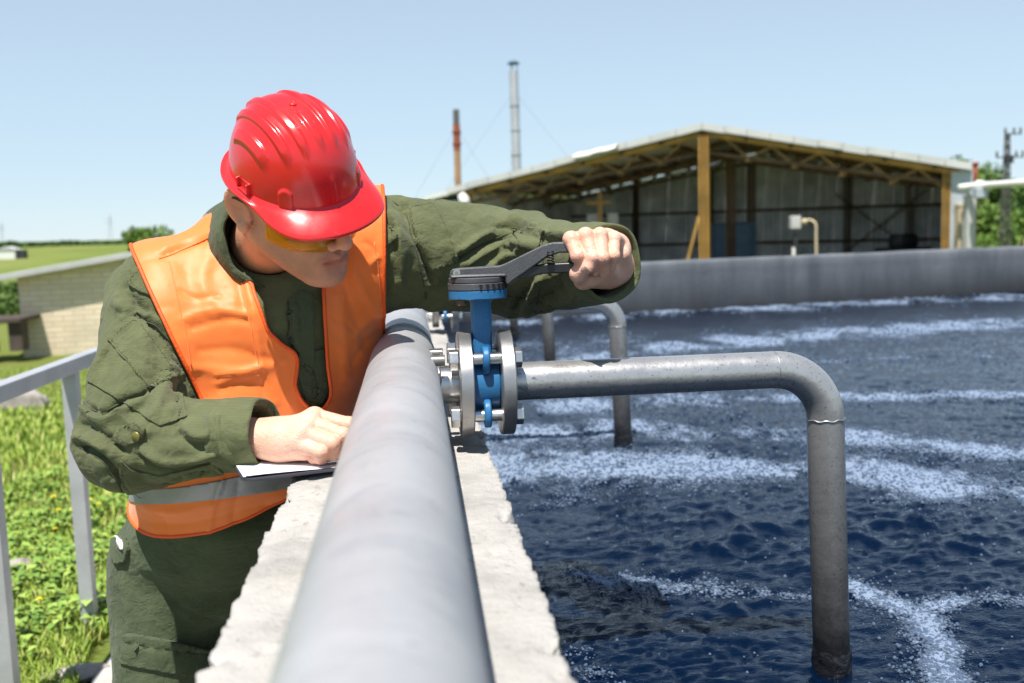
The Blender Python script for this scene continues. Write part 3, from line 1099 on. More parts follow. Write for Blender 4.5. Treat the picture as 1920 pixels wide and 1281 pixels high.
M_DIRT = simple('dusty_ground', (0.20, 0.17, 0.13), 0.95, 0.0, 0.3, 1.0)
M_STACK = simple('galvanised_steel', (0.45, 0.46, 0.47), 0.45, 0.4, 0.15, 1.0)
M_RUSTY = simple('rust_brown_steel', (0.36, 0.21, 0.10), 0.8, 0.0, 0.3, 0.9)
M_RUSTRED = simple('rust_red_steel', (0.26, 0.07, 0.03), 0.85, 0.0, 0.3, 0.9)
M_POLE = simple('dark_lattice_steel', (0.10, 0.095, 0.09), 0.7, 0.2, 0.4, 2.0)
M_CREAM = simple('cream_plaster', (0.52, 0.43, 0.29), 0.9, 0.0, 0.15, 2.0)
M_LIGHTGREY = simple('light_grey_paint', (0.48, 0.48, 0.47), 0.7, 0.0, 0.15, 2.0)

HG = -1.0                                # ground level round the shed
_dl, _dr = 44.0, 35.5
_el = P(862, 366, _dl); _er = P(1800, 322, _dr)
A_H = np.array([_el[0], _el[1]]); B_H = np.array([_er[0], _er[1]])
HL = float(np.linalg.norm(B_H - A_H))
_hu = (B_H - A_H) / HL
_hv = np.array([-_hu[1], _hu[0]])
if _hv[1] < 0: _hv = -_hv
EAVE = float((_el[2] + _er[2]) / 2)


def H(u, v, z):
    """shed coordinates: u along the open front, v inwards, z up"""
    q = A_H + _hu * u + _hv * v
    return np.array([q[0], q[1], z])


# ridge position along the front as the photograph shows it
_best = min(np.linspace(0.2, 0.8, 121), key=lambda t_: abs(proj(H(t_ * HL, 0, 4.8))[0] - 1322))
RU = _best * HL
_zz = np.linspace(2, 9, 300)
RIDGE = float(_zz[np.argmin([abs(proj(H(RU, 0, z))[1] - 250) for z in _zz])])
HD = 13.0
print('shed', HL, RU, EAVE, RIDGE, _el, _er)


def roof_z(u):
    return EAVE + (RIDGE - EAVE) * (u / RU if u <= RU else (HL - u) / (HL - RU))


def build_shed():
    root = empty('open_shed', H(HL / 2, HD / 2, HG), 'long open fronted yellow framed shed with a low pale gable roof', 'shed')
    # floor
    MB().prism([H(0, -1, HG), H(HL, -1, HG), H(HL, HD, HG), H(0, HD, HG)], (0, 0, 0.0), (0, 0, 0.05)).build('floor', M_DIRT, root)
    # roof: two slopes of sheets with visible ribs
    for (u0, u1) in ((-0.4, RU), (RU, HL + 0.4)):
        n = 11
        for i in range(n):
            a = u0 + (u1 - u0) * i / n; b = u0 + (u1 - u0) * (i + 1) / n
            def rz(u): return EAVE + (RIDGE - EAVE) * (u / RU) if u1 <= RU + 1e-6 else EAVE + (RIDGE - EAVE) * (HL - u) / (HL - RU)
            lift = 0.02 * (i % 2) + (0.012 * (i % 3))
            MB().prism([H(a + 0.01, -0.5, rz(a)), H(b - 0.01, -0.5, rz(b)), H(b - 0.01, HD + 0.4, rz(b)), H(a + 0.01, HD + 0.4, rz(a))], (0, 0, 0.10 + lift), (0, 0, 0.36 + lift)).build('roof_sheet', M_ROOF, root)
    # back wall: corrugated sheets
    def corrug(name, p_of, ztop, n, mat, panels, pw=0.2):
        for k in range(panels):
            a0, a1 = k / panels, (k + 1) / panels
            ss = np.linspace(a0 - 0.002, a1 + 0.002, int(max(6, n / panels)))
            V, F = [], []
            for i, s_ in enumerate(ss):
                off = 0.035 if (i // 2) % 2 else -0.035
                off += 0.016 * (k % 2); b0 = p_of(s_, off, HG + 0.05); V.append(b0)
                t0 = p_of(s_, off, ztop(s_)); V.append(t0)
            for i in range(len(ss) - 1):
                F.append((2 * i, 2 * i + 2, 2 * i + 3, 2 * i + 1))
            o = mesh_obj(name, V, F, mat, root, smooth=False)
            o.modifiers.new('thick', 'SOLIDIFY').thickness = 0.012
    corrug('back_wall_sheet', lambda s_, o_, z: H(s_ * HL, HD + o_, z), lambda s_: roof_z(s_ * HL) + 0.05, 360, M_GREYSHEET, 14)
    corrug('side_wall_sheet', lambda s_, o_, z: H(HL + o_ - 0.1, 0.9 + s_ * (HD - 0.9), z), lambda s_: EAVE + 0.03, 130, M_GREYSHEET, 6)
    corrug('side_wall_sheet', lambda s_, o_, z: H(0.1 + o_, s_ * HD, z), lambda s_: EAVE + 0.03, 130, M_GREYSHEET, 6)
    # horizontal rails on the back wall
    for z in (0.25, 1.9):
        MB().beam(H(0.2, HD - 0.14, z), H(HL - 0.2, HD - 0.14, z), 0.10, 0.14).build('wall_rail', M_YEL_SHADE, root)
    for z in (0.4, 2.0):
        MB().beam(H(HL - 0.26, 0.4, z), H(HL - 0.26, HD - 0.3, z), 0.10, 0.14).build('wall_rail', M_YEL_SHADE, root)
    # bracing cross on the back wall
    ub = HL * 0.71
    MB().beam(H(ub, HD - 0.28, HG + 0.3), H(ub + 4.2, HD - 0.28, EAVE - 0.3), 0.11, 0.06).build('brace', M_YEL_SHADE, root)
    MB().beam(H(ub + 4.2, HD - 0.36, HG + 0.3), H(ub, HD - 0.36, EAVE - 0.3), 0.11, 0.06).build('brace', M_YEL_SHADE, root)
    # roof trusses across the front and inside
    for j, v in enumerate((0.0, 4.4, 8.8)):
        mt = M_YEL if j == 0 else M_YEL_SHADE
        depth = 0.75
        t = MB()
        for (a, b) in ((0.0, RU), (RU, HL)):
            t.beam(H(a, v, roof_z(a) - 0.02), H(b, v, roof_z(b) - 0.02), 0.14, 0.20)
        t.build('truss_top_chord', mt, root)
        b = MB()
        for (a, c) in ((0.3, RU - 0.06), (RU + 0.06, HL - 0.3)):
            b.beam(H(a, v, roof_z(a) - depth + (0.3 if a < 1 else 0)), H(c, v, roof_z(c) - depth + (0.3 if c > HL - 1 else 0)), 0.10, 0.12)
        b.build('truss_bottom_chord', M_YEL_SHADE, root)
        n = 22
        for i in range(n):
            a = 0.5 + (HL - 1.0) * i / n; c = 0.5 + (HL - 1.0) * (i + 1) / n
            if i % 2: za, zc = roof_z(a) - 0.12, roof_z(c) - depth + 0.05
            else: za, zc = roof_z(a) - depth + 0.05, roof_z(c) - 0.12
            if a < RU < c: continue
            MB().beam(H(a, v - 0.003, za), H(c, v - 0.003, zc), 0.07, 0.09).build('truss_web', M_YEL_HALF if j == 0 else mt, root)
            if i % 2 and j == 0:
                MB().box(H(c, v - 0.03, roof_z(c) - depth + 0.03), (0.26, 0.05, 0.2)).build('gusset_plate', M_YEL_HALF, root)
    # purlins under the roof
    for i in range(12):
        u = HL * (i + 0.5) / 12
        MB().beam(H(u, -0.3, roof_z(u) + 0.02), H(u, HD, roof_z(u) + 0.02), 0.1, 0.12).build('purlin', M_YEL_SHADE, root)
    # columns
    def column(u, v, w, mat, zt, z0=HG):
        c = MB()
        R = np.stack([np.array([_hu[0], _hu[1], 0]), np.array([_hv[0], _hv[1], 0]), np.array([0, 0, 1.0])], 1)
        c.box(H(u, v, (z0 + zt) / 2), (w * 0.22, w, zt - z0), R)
        c.box(H(u - w * 0.5, v, (z0 + zt) / 2), (w * 0.22, w * 1.05, zt - z0), R)
        c.box(H(u + w * 0.5, v, (z0 + zt) / 2), (w * 0.22, w * 1.05, zt - z0), R)
        return c.build('column', mat, root)
    column(RU + 0.02, -0.28, 0.30, M_YEL, RIDGE - 0.15)
    MB().beam(H(RU - 0.9, -0.28, HG), H(RU - 0.2, -0.28, HG + 2.6), 0.16, 0.10).build('prop', M_YEL, root)
    column(RU, 4.4, 0.30, M_YEL_SHADE, RIDGE - 0.8)
    column(RU, 8.8, 0.30, M_YEL_SHADE, RIDGE - 0.8)
    for u in (0.35,):
        column(u, 0.1, 0.24, M_YEL, EAVE)
    for f_ in (0.20, 0.40, 0.74, 0.88):
        column(HL * f_, HD - 0.42, 0.24, M_YEL_SHADE, roof_z(HL * f_) - 0.1)
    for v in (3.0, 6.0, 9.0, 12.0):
        column(HL - 0.45, v, 0.26, M_YEL if v < 4 else M_YEL_SHADE, EAVE - 0.1)
    column(HL - 0.42, -0.05, 0.22, M_YEL, EAVE)
    MB().beam(H(HL - 1.6, -0.1, HG + 0.7), H(HL - 0.6, -0.1, HG + 0.2 ), 0.12, 0.1).build('prop', M_YEL, root)
    # pale end wall of the right corner
    MB().prism([H(HL - 0.28, -0.12, HG), H(HL + 0.42, -0.12, HG), H(HL + 0.42, 0.85, HG), H(HL - 0.28, 0.85, HG)], (0, 0, 0), (0, 0, EAVE - HG + 0.02)).build('end_wall', M_PALEBLUE, root)
    return root


build_shed()


def in_shed(px, py, v):
    """u coordinate where the view through a photo pixel column meets depth v inside the shed"""
    us = np.linspace(0, HL, 400)
    return us[np.argmin([abs(proj(H(u, v, 0.5))[0] - px) for u in us])]


# things inside the shed
def post_lamp():
    u = in_shed(1126, 0, 3.0)
    r = empty('signal_post', H(u, 3.0, HG), 'yellow post with a short crossbar standing inside the left bay', 'post')
    MB().box(H(u, 3.0, (HG + 2.9) / 2), (0.16, 0.14, 2.9 - HG)).build('pole', M_YEL, r)
    MB().box(H(u, 2.9, 2.38), (1.15, 0.1, 0.12)).build('crossbar', M_YEL, r)
    MB().box(H(u - 0.45, 3.3, 1.1), (0.52, 0.05, 1.6)).build('pale_sheet', M_LIGHTGREY, r)
    MB().box(H(u + 0.50, 3.3, 1.05), (0.46, 0.05, 1.7)).build('pale_sheet', M_LIGHTGREY, r)


post_lamp()


def meter_box():
    u = in_shed(1490, 0, 0.6)
    r = empty('meter_box', H(u, 0.6, HG), 'small white box on a dark stand at the front of the shed', 'box')
    MB().box(H(u, 0.6, (HG + 0.9) / 2), (0.1, 0.1, 0.9 - HG)).build('stand', M_DARK, r)
    MB().box(H(u, 0.55, 1.28), (0.38, 0.3, 0.5)).build('box', M_LIGHTGREY, r, bevel=0.03)
    MB().box(H(u - 0.05, 0.5, 0.05), (0.12, 0.1, 0.5)).build('switch', M_WHITE, r, bevel=0.02)
    u2 = in_shed(1522, 0, 0.6)
    r2 = empty('bent_pipe', H(u2, 0.6, HG), 'thin pale bent pipe right of the white box in the shed', 'pipe')
    path = catmull([H(u2 + 0.2, 0.6, HG), H(u2 + 0.18, 0.6, 0.6), H(u2 + 0.15, 0.6, 1.2), H(u2 - 0.1, 0.6, 1.36), H(u2 - 0.28, 0.6, 1.3)], 6)
    MB().tube(path, 0.05, 10).build('pipe_run', M_CREAM, r2, True)
    MB().lathe([(0, 0.05), (0, 0.11), (0.2, 0.11), (0.2, 0.05)], H(u2 - 0.35, 0.6, 1.3), (_hu[0], _hu[1], 0), 12).build('nozzle', M_CREAM, r2, True)


meter_box()


def cabinet():
    u = in_shed(1375, 0, 6.5)
    r = empty('cabinet', H(u, 6.5, HG), 'dull blue cabinet in the shade at the back of the shed', 'cabinet')
    MB().box(H(u, 6.5, HG + 1.2), (1.9, 0.8, 2.3)).build('cabinet_body', M_BLUEBOX, r, bevel=0.03)
    for s_ in (-1, 1):
        d = MB().box(H(u + s_ * 0.46, 6.05, HG + 1.2), (0.85, 0.05, 2.1)).build('cabinet_door', M_BLUEBOX, r, bevel=0.02)
    r = empty('machine', H(u + 7.2, 7, HG), 'low dark machine on the floor in the right bay', 'machine')
    MB().box(H(u + 7.2, 7, HG + 0.6), (2.0, 1.2, 0.9)).build('machine_body', M_DARK, r, bevel=0.05)
    MB().lathe([(-0.5, 0.0), (-0.5, 0.35), (0.5, 0.35), (0.5, 0)], H(u + 7.2, 7, HG + 1.3), (1, 0, 0), 16).build('motor', M_DARK, r, True)


cabinet()


def roof_bits():
    u = in_shed(1127, 0, 3)
    r = empty('roof_vent', H(u, 4.5, roof_z(u) + 0.2), 'small cream vent box on the left roof slope', 'vent')
    MB().box(H(u, 4.5, roof_z(u) + 0.42), (0.6, 0.6, 0.55)).build('vent_body', M_CREAM, r, bevel=0.03)
    MB().box(H(u, 4.5, roof_z(u) + 0.75), (0.75, 0.75, 0.08)).build('vent_cap', M_CREAM, r, bevel=0.02)
    # bright curled sheet at the roof edge
    u = in_shed(1110, 0, -0.6)
    V, F = [], []
    for i in range(9):
        for j in range(7):
            a = u - 0.7 + 1.9 * i / 8
            lift = 0.03 + 0.12 * math.sin(j / 6 * math.pi) * (1 - 0.5 * i / 8) + 0.02 * math.sin(i * 1.7)
            V.append(H(a, -0.85 + 0.9 * j / 6, roof_z(a) + 0.25 + lift - (0.1 if j == 0 else 0)))
    for i in range(8):
        for j in range(6):
            F.append((i * 7 + j, i * 7 + j + 1, (i + 1) * 7 + j + 1, (i + 1) * 7 + j))
    o = mesh_obj('loose_roof_sheet', V, F, M_WHITE)
    o.modifiers.new('thick', 'SOLIDIFY').thickness = 0.03
    tag(o, 'bright white loose sheet curling over the left roof edge', 'roof sheet')
    # lamp at the left eave
    c = P(870, 375, 43.0)
    r = empty('flood_lamp', c, 'white flood lamp hanging at the left eave of the shed', 'lamp')
    MB().lathe([(-0.3, 0.0), (-0.28, 0.16), (0.0, 0.24), (0.26, 0.2), (0.32, 0.0)], c, (0.35, -0.3, -0.8), 14).build('lamp_housing', M_WHITE, r, True)
    MB().beam(c + np.array([0, 0.1, 0.0]), c + np.array([-0.1, 0.6, 0.55]), 0.07).build('lamp_bracket', M_YEL_SHADE, r)
    # lower annexe left of the shed
    a = P(795, 374, 46); b = P(862, 358, 44.6)
    root = empty('lean_to', (a[0], a[1], HG), 'pale low lean-to roof joined to the left end of the shed', 'lean-to')
    d = np.array([_hv[0], _hv[1], 0]) * 6
    MB().prism([a, b, b + d, a + d], (0, 0, -0.06), (0, 0, 0.14)).build('roof', M_WHITE, root)
    MB().prism([(a[0] + 0.3, a[1] + .4, HG), (b[0] - .05, b[1] + .4, HG), (b[0] - .05 + d[0] * .8, b[1] + d[1] * .8, HG), (a[0] + .3 + d[0] * .8, a[1] + d[1] * .8, HG)], (0, 0, 0), (0, 0, a[2] - HG - 0.1)).build('wall', M_PALEBLUE, root)
    MB().box((b[0] - 0.45, b[1] + 0.36, a[2] - 0.6), (0.7, 0.06, 0.8)).build('window', M_BLUEBOX, root)


roof_bits()


# ================================================================== chimneys
def chimney(px_b, px_t, py_t, d, w, name_label, mats, cap, guys):
    base = P(px_b, 400, d); top = P(px_t, py_t, d)
    b0 = np.array([base[0], base[1], -1.6])
    r = empty('chimney', b0, name_label, 'chimney')
    axis = top - b0
    L = np.linalg.norm(axis); ax = axis / L
    if len(mats) == 1:
        MB().lathe([(0, w), (L, w * 0.94)], b0, ax, 20).build('stack', mats[0], r, auto=40)
    else:
        MB().lathe([(0, w), (L * 0.76, w)], b0, ax, 16).build('stack', mats[0], r, auto=40)
        MB().lathe([(L * 0.76 + .01, w * 1.08), (L * 0.915, w * 1.08)], b0, ax, 16).build('stack_top', mats[1], r, auto=40)
        MB().lathe([(L * 0.915 + .01, w * 0.95), (L, w * 0.95)], b0, ax, 16).build('stack_tip', mats[2], r, auto=40)
        for f_ in (0.80, 0.87):
            MB().lathe([(-0.06, w * 1.08), (-0.05, w * 1.4), (0.05, w * 1.4), (0.06, w * 1.08)], b0 + ax * L * f_, ax, 16).build('band', mats[1], r, auto=40)
    for k in range(5):
        f_ = 0.35 + 0.12 * k
        if len(mats) == 1:
            MB().lathe([(-0.05, w), (-0.04, w * 1.12), (0.04, w * 1.12), (0.05, w)], b0 + ax * L * f_, ax, 20).build('band', mats[0], r, auto=40)
    if cap:
        for i in range(3):
            a = i * 2.1
            o_ = np.array([math.cos(a), math.sin(a), 0]) * w * 0.8
            MB().beam(top + o_ - ax * 0.1, top + o_ + ax * 0.45, 0.04).build('cap_strut', M_BLUEBOX, r)
        MB().lathe([(0.42, w * 1.3), (0.46, w * 1.35), (0.62, w * 0.5), (0.64, 0.0)], top, ax, 16).build('rain_cap', M_BLUEBOX, r, True)
    for (dx, dy) in guys:
        p0 = b0 + ax * L * 0.9
        p1 = np.array([b0[0] + dx, b0[1] + dy, -1.6])
        MB().tube(np.array([p0, (p0 + p1) / 2 - np.array([0, 0, 0.3]), p1]), 0.007, 5).build('guy_wire', M_POLE, r, True)


chimney(972, 963, 133, 62.0, 0.29, 'tall pale grey steel chimney with a rain cap behind the shed roof', [M_STACK], True, [(-9, -2), (9, -2), (0, 9)])
chimney(859, 855, 206, 58.0, 0.19, 'short rust brown chimney with a reddish top left of the shed', [M_RUSTY, M_RUSTRED, M_POLE], False, [(-6, -2), (5.5, -2)])


# ================================================================== trees
M_LEAF = []
for i, (a, b) in enumerate([((0.05, 0.115, 0.022), (0.12, 0.20, 0.042)), ((0.075, 0.15, 0.026), (0.17, 0.26, 0.05)), ((0.035, 0.085, 0.02), (0.09, 0.155, 0.036))]):
    t = NT(['leaf_green', 'leaf_light_green', 'leaf_dark_green'][i])
    geo = t.n('ShaderNodeNewGeometry')
    rnd = t.ramp(geo.outputs['Random Per Island'], [(0.0, a), (1.0, b)])
    t.set(color=rnd, rough=0.6, spec=0.25)
    M_LEAF.append(t.m)
M_BARK = simple('bark', (0.09, 0.07, 0.05), 0.95, 0.0, 0.4, 4.0)


def tree(c, h, r, label, cat='tree', mat=0, leaves=2600, group=None, trunk_f=0.3, name='leafy_tree', seed=0, leaf=None, flat=1.0):
    rng = np.random.default_rng(seed + 11)
    c = np.asarray(c, float)
    root = empty(name, c, label, cat, group)
    tr = MB()
    tr.tube(catmull([c + [0, 0, -0.2], c + [0.03 * h, 0.02 * h, h * 0.3], c + [0.0, 0.02 * h, h * 0.75]], 4), np.linspace(0.045 * h ** 0.8, 0.012 * h, 9), 8)
    lobes = []
    for i in range(9):
        a = rng.uniform(0, 6.28); zz = rng.uniform(trunk_f + 0.15, 0.88) * h
        rr = r * rng.uniform(0.25, 0.75) * (1 - 0.5 * (zz / h - 0.4))
        lc = c + np.array([math.cos(a) * rr, math.sin(a) * rr * flat, zz])
        lobes.append((lc, r * rng.uniform(0.32, 0.52)))
        s0 = c + np.array([0.01 * h, 0.01 * h, h * rng.uniform(0.2, 0.5)])
        tr.tube(np.array([s0, (s0 + lc) / 2 + [0, 0, 0.03 * h], lc]), [0.016 * h, 0.011 * h, 0.004 * h], 6)
    lobes.append((c + np.array([0, 0, h * 0.8]), r * 0.5))
    tr.build('trunk', M_BARK, root, True)
    leaf = leaf or 0.045 * h ** 0.7
    V, F = [], []
    per = leaves // len(lobes)
    for lc, lr in lobes:
        q = rng.normal(size=(per, 3)); q /= np.linalg.norm(q, axis=1)[:, None]
        q *= (rng.uniform(0.35, 1.08, per) ** 0.6)[:, None]
        pts = lc + q * lr * np.array([1, 1, 0.8])
        pts = pts[pts[:, 2] > c[2] + 0.06 * h]
        V.append(pts)
    pts = np.concatenate(V)
    n = len(pts)
    a1 = rng.normal(size=(n, 3)); a1 /= np.linalg.norm(a1, axis=1)[:, None]
    a2 = np.cross(a1, rng.normal(size=(n, 3))); a2 /= np.linalg.norm(a2, axis=1)[:, None]
    sz = leaf * rng.uniform(0.6, 1.4, n)[:, None]
    Q = np.stack([pts - a1 * sz, pts - a2 * sz * 0.55, pts + a1 * sz, pts + a2 * sz * 0.55], 1).reshape(-1, 3)
    F = np.arange(4 * n).reshape(n, 4)
    mesh_obj('crown', Q, F, M_LEAF[mat], root, smooth=False)
    return root


# right of the shed
def gp(px, d, z=-1.8):
    p = P(px, 440, d)
    return np.array([p[0], p[1], z])


_tl = [
    ('tall round headed tree just right of the shed roof', 1790, 88, 8.6, 3.4, 1),
    ('broad green tree between the shed and the lattice pole', 1850, 95, 7.6, 3.6, 0),
    ('dark low tree behind the lattice pole', 1892, 100, 6.2, 3.4, 2),
    ('light green bush under the overhead pipe beside the cream pillar', 1852, 78, 3.6, 2.4, 1),
    ('dark green bush at the right edge behind the meadow', 1915, 86, 4.2, 2.6, 2),
    ('pale green far tree at the right edge of the sky', 1945, 120, 6.6, 3.6, 1),
    ('small dark tree far behind the right meadow', 1960, 92, 5.6, 3.0, 0),
    ('tree showing as a small tuft above the shed roof', 1758, 92, 7.6, 2.2, 1),
]
for i, (lab, px, d, h, r_, m_) in enumerate(_tl):
    tree(gp(px, d), h, r_, lab, 'tree', m_, 3600, 'trees right of the shed', 0.05 if h < 5 else 0.15, 'leafy_tree', i, leaf=0.20)
tree(P(1845, 452, 62) * np.array([1, 1, 0]) + np.array([0, 0, -1.8]), 1.7, 1.5, 'yellow green shrub low beside the cream pillar', 'shrub', 1, 1500, None, 0.0, 'shrub', 41, leaf=0.12)

# left, beyond the brick building
tree(gp(272, 64), 3.9, 1.9, 'light green bushy tree just left of the orange vest shoulder', 'tree', 1, 3000, 'trees in the left field', 0.1, 'leafy_tree', 21, leaf=0.14)
tree(gp(318, 70), 3.4, 1.6, 'smaller bush tucked behind the orange shoulder', 'tree', 1, 1800, 'trees in the left field', 0.1, 'leafy_tree', 22, leaf=0.14)
tree(gp(22, 42), 1.5, 1.0, 'low green bush left of the brick building', 'bush', 0, 1500, None, 0.0, 'bush', 23, leaf=0.09)
tree(gp(-30, 40), 1.7, 1.2, 'low green bush at the left edge of the photo', 'bush', 0, 1500, None, 0.0, 'bush', 24, leaf=0.09)


def far_wood():
    rng = np.random.default_rng(5)
    n = 26000
    px = rng.uniform(-250, 420, n)
    d = rng.uniform(560, 700, n)
    V = []
    hmax = 1.2 + 2.6 * np.clip(fbm(np.stack([px * 0.012, 0 * px, 0 * px], 1), 4, 5) + 0.35, 0, 1)
    z = -1.8 + hmax * rng.uniform(0, 1, n) ** 0.7
    v = _f[None] + _r[None] * ((px - 960) / FPX)[:, None]
    W = CAM + v * d[:, None]; W[:, 2] = z
    a1 = rng.normal(size=(n, 3)); a1 /= np.linalg.norm(a1, axis=1)[:, None]
    a2 = np.cross(a1, rng.normal(size=(n, 3))); a2 /= np.linalg.norm(a2, axis=1)[:, None]
    s = rng.uniform(0.5, 1.3, n)[:, None]
    Q = np.stack([W - a1 * s, W - a2 * s, W + a1 * s, W + a2 * s], 1).reshape(-1, 3)
    o = mesh_obj('far_wood', Q, np.arange(4 * n).reshape(n, 4), M_LEAF[2], smooth=False)
    tag(o, 'dark far line of trees on the left horizon', None, None, 'stuff')


far_wood()


# ================================================================== right edge: pole, pillars, overhead pipe
def lattice_pole():
    b = gp(1884, 66, -1.8)
    top = P(1877, 252, 66)
    r = empty('lattice_pole', b, 'dark steel lattice power pole with crossarms right of the shed', 'power pole')
    H_ = top[2] - b[2]
    wb, wt = 0.27, 0.10
    def corner(f_, sx, sy):
        w = wb + (wt - wb) * f_
        return b + np.array([sx * w, sy * w, f_ * H_])
    for sx in (-1, 1):
        for sy in (-1, 1):
            MB().beam(corner(0, sx, sy), corner(1, sx, sy), 0.06).build('leg', M_POLE, r)
    n = 14
    for i in range(n):
        for (c0, c1) in (((-1, -1), (1, -1)), ((1, -1), (1, 1)), ((-1, 1), (1, 1)), ((-1, -1), (-1, 1))):
            f0, f1 = i / n, (i + 1) / n
            a, c = (c0, c1) if i % 2 else (c1, c0)
            MB().beam(corner(f0, *a), corner(f1, *c), 0.032).build('lattice_bar', M_POLE, r)
    for dz, x0, x1 in ((1.55, -0.75, 1.15), (0.05, -0.2, 0.95)):
        z = b[2] + H_ - dz
        arm = MB().beam((b[0] + x0, b[1], z), (b[0] + x1, b[1], z), 0.09).build('crossarm', M_POLE, r)
        for q in ((x1 - 0.05), (x1 - 0.5), x0 + 0.05):
            MB().lathe([(0, 0.03), (0.08, 0.09), (0.14, 0.05), (0.2, 0.1), (0.28, 0.05), (0.34, 0.08), (0.4, 0.0)], (b[0] + q, b[1], z + 0.03), (0, 0, 1), 10).build('insulator', M_POLE, arm, True)
    MB().box(b + np.array([0, -0.25, H_ - 1.7]), (0.5, 0.3, 0.5)).build('switch_box', M_DARK, r, bevel=0.03)


lattice_pole()


def pillars():
    d = 34.5
    def pil(px0, px1, pyt, label, mat, dd):
        a = P(px0, pyt, dd); c = P(px1, pyt, dd)
        w = np.linalg.norm(c - a)
        r = empty('pillar', ((a[0] + c[0]) / 2, a[1], HG), label, 'pillar')
        MB().box(((a[0] + c[0]) / 2, a[1] + w / 2, (HG + a[2]) / 2), (w, w, a[2] - HG)).build('shaft', mat, r, bevel=0.02)
        MB().box(((a[0] + c[0]) / 2, a[1] + w / 2, a[2] - 0.02), (w * 1.1, w * 1.1, 0.12)).build('capstone', mat, r, bevel=0.02)
    pil(1799, 1816, 384, 'cream pillar right of the pale end of the shed', M_CREAM, 35.2)
    pil(1815, 1832, 366, 'light grey pillar carrying the overhead pipe', M_LIGHTGREY, 34.6)
    a = P(1798, 352, 34.6); b = P(1990, 338, 31.0); c = P(2300, 318, 28)
    r = empty('overhead_pipe', (a[0], a[1], HG), 'pale overhead pipe running right from the corner of the shed', 'pipe')
    MB().tube(catmull([a, P(1840, 348, 34), b, c], 6), 0.115, 14).build('pipe_run', M_WHITE, r, True)
    MB().lathe([(-0.1, 0.115), (-0.1, 0.19), (0.1, 0.19), (0.1, 0.115)], P(1838, 348.5, 34), c - a, 14).build('pipe_flange', M_WHITE, r, auto=40)
    q = P(1838, 362, 34)
    MB().box(q, (0.42, 0.3, 0.35)).build('pipe_bracket', M_PALEBLUE, r, bevel=0.03)
    q = P(1990, 345, 31); MB().box((q[0], q[1], (HG + q[2]) / 2), (0.16, 0.16, q[2] - HG)).build('pipe_support', M_LIGHTGREY, r)
    p0 = P(1829, 310, 40)
    r = empty('rusty_pipe', (p0[0], p0[1], HG), 'thin rust red upright pipe above the grey pillar', 'pipe')
    MB().tube(np.array([(p0[0], p0[1], HG), (p0[0], p0[1], p0[2] - 0.4), p0]), 0.1, 10).build('pipe_run', M_RUSTRED, r, True)
    MB().lathe([(0, 0.1), (0, 0.14), (0.12, 0.14), (0.12, 0.0)], p0, (0, 0, 1), 10).build('pipe_cap', M_RUSTRED, r, True)


pillars()


# ================================================================== brick building on the left
def mat_brick():
    t = NT('cream_brick')
    mp = t.mapping((1, 1, 1), kind='Generated')
    br = t.n('ShaderNodeTexBrick')
    uv = t.attr('wall_uv', 'Vector')
    t.link(uv, br.inputs['Vector'])
    br.inputs['Color1'].default_value = (0.74, 0.60, 0.42, 1); br.inputs['Color2'].default_value = (0.82, 0.70, 0.53, 1)
    br.inputs['Mortar'].default_value = (0.60, 0.48, 0.34, 1)
    br.inputs['Scale'].default_value = 1.0
    br.inputs['Mortar Size'].default_value = 0.02
    br.inputs['Brick Width'].default_value = 0.55
    br.inputs['Row Height'].default_value = 0.15
    c = t.mix(t.ramp(t.noise(1.3, 5), [(0.4, 0.0), (0.75, 0.5)]), br.outputs[0], (0.50, 0.45, 0.36))
    t.set(color=c, rough=0.95, spec=0.1, normal=t.bump(br.outputs['Fac'], -0.2, 0.02))
    return t.m


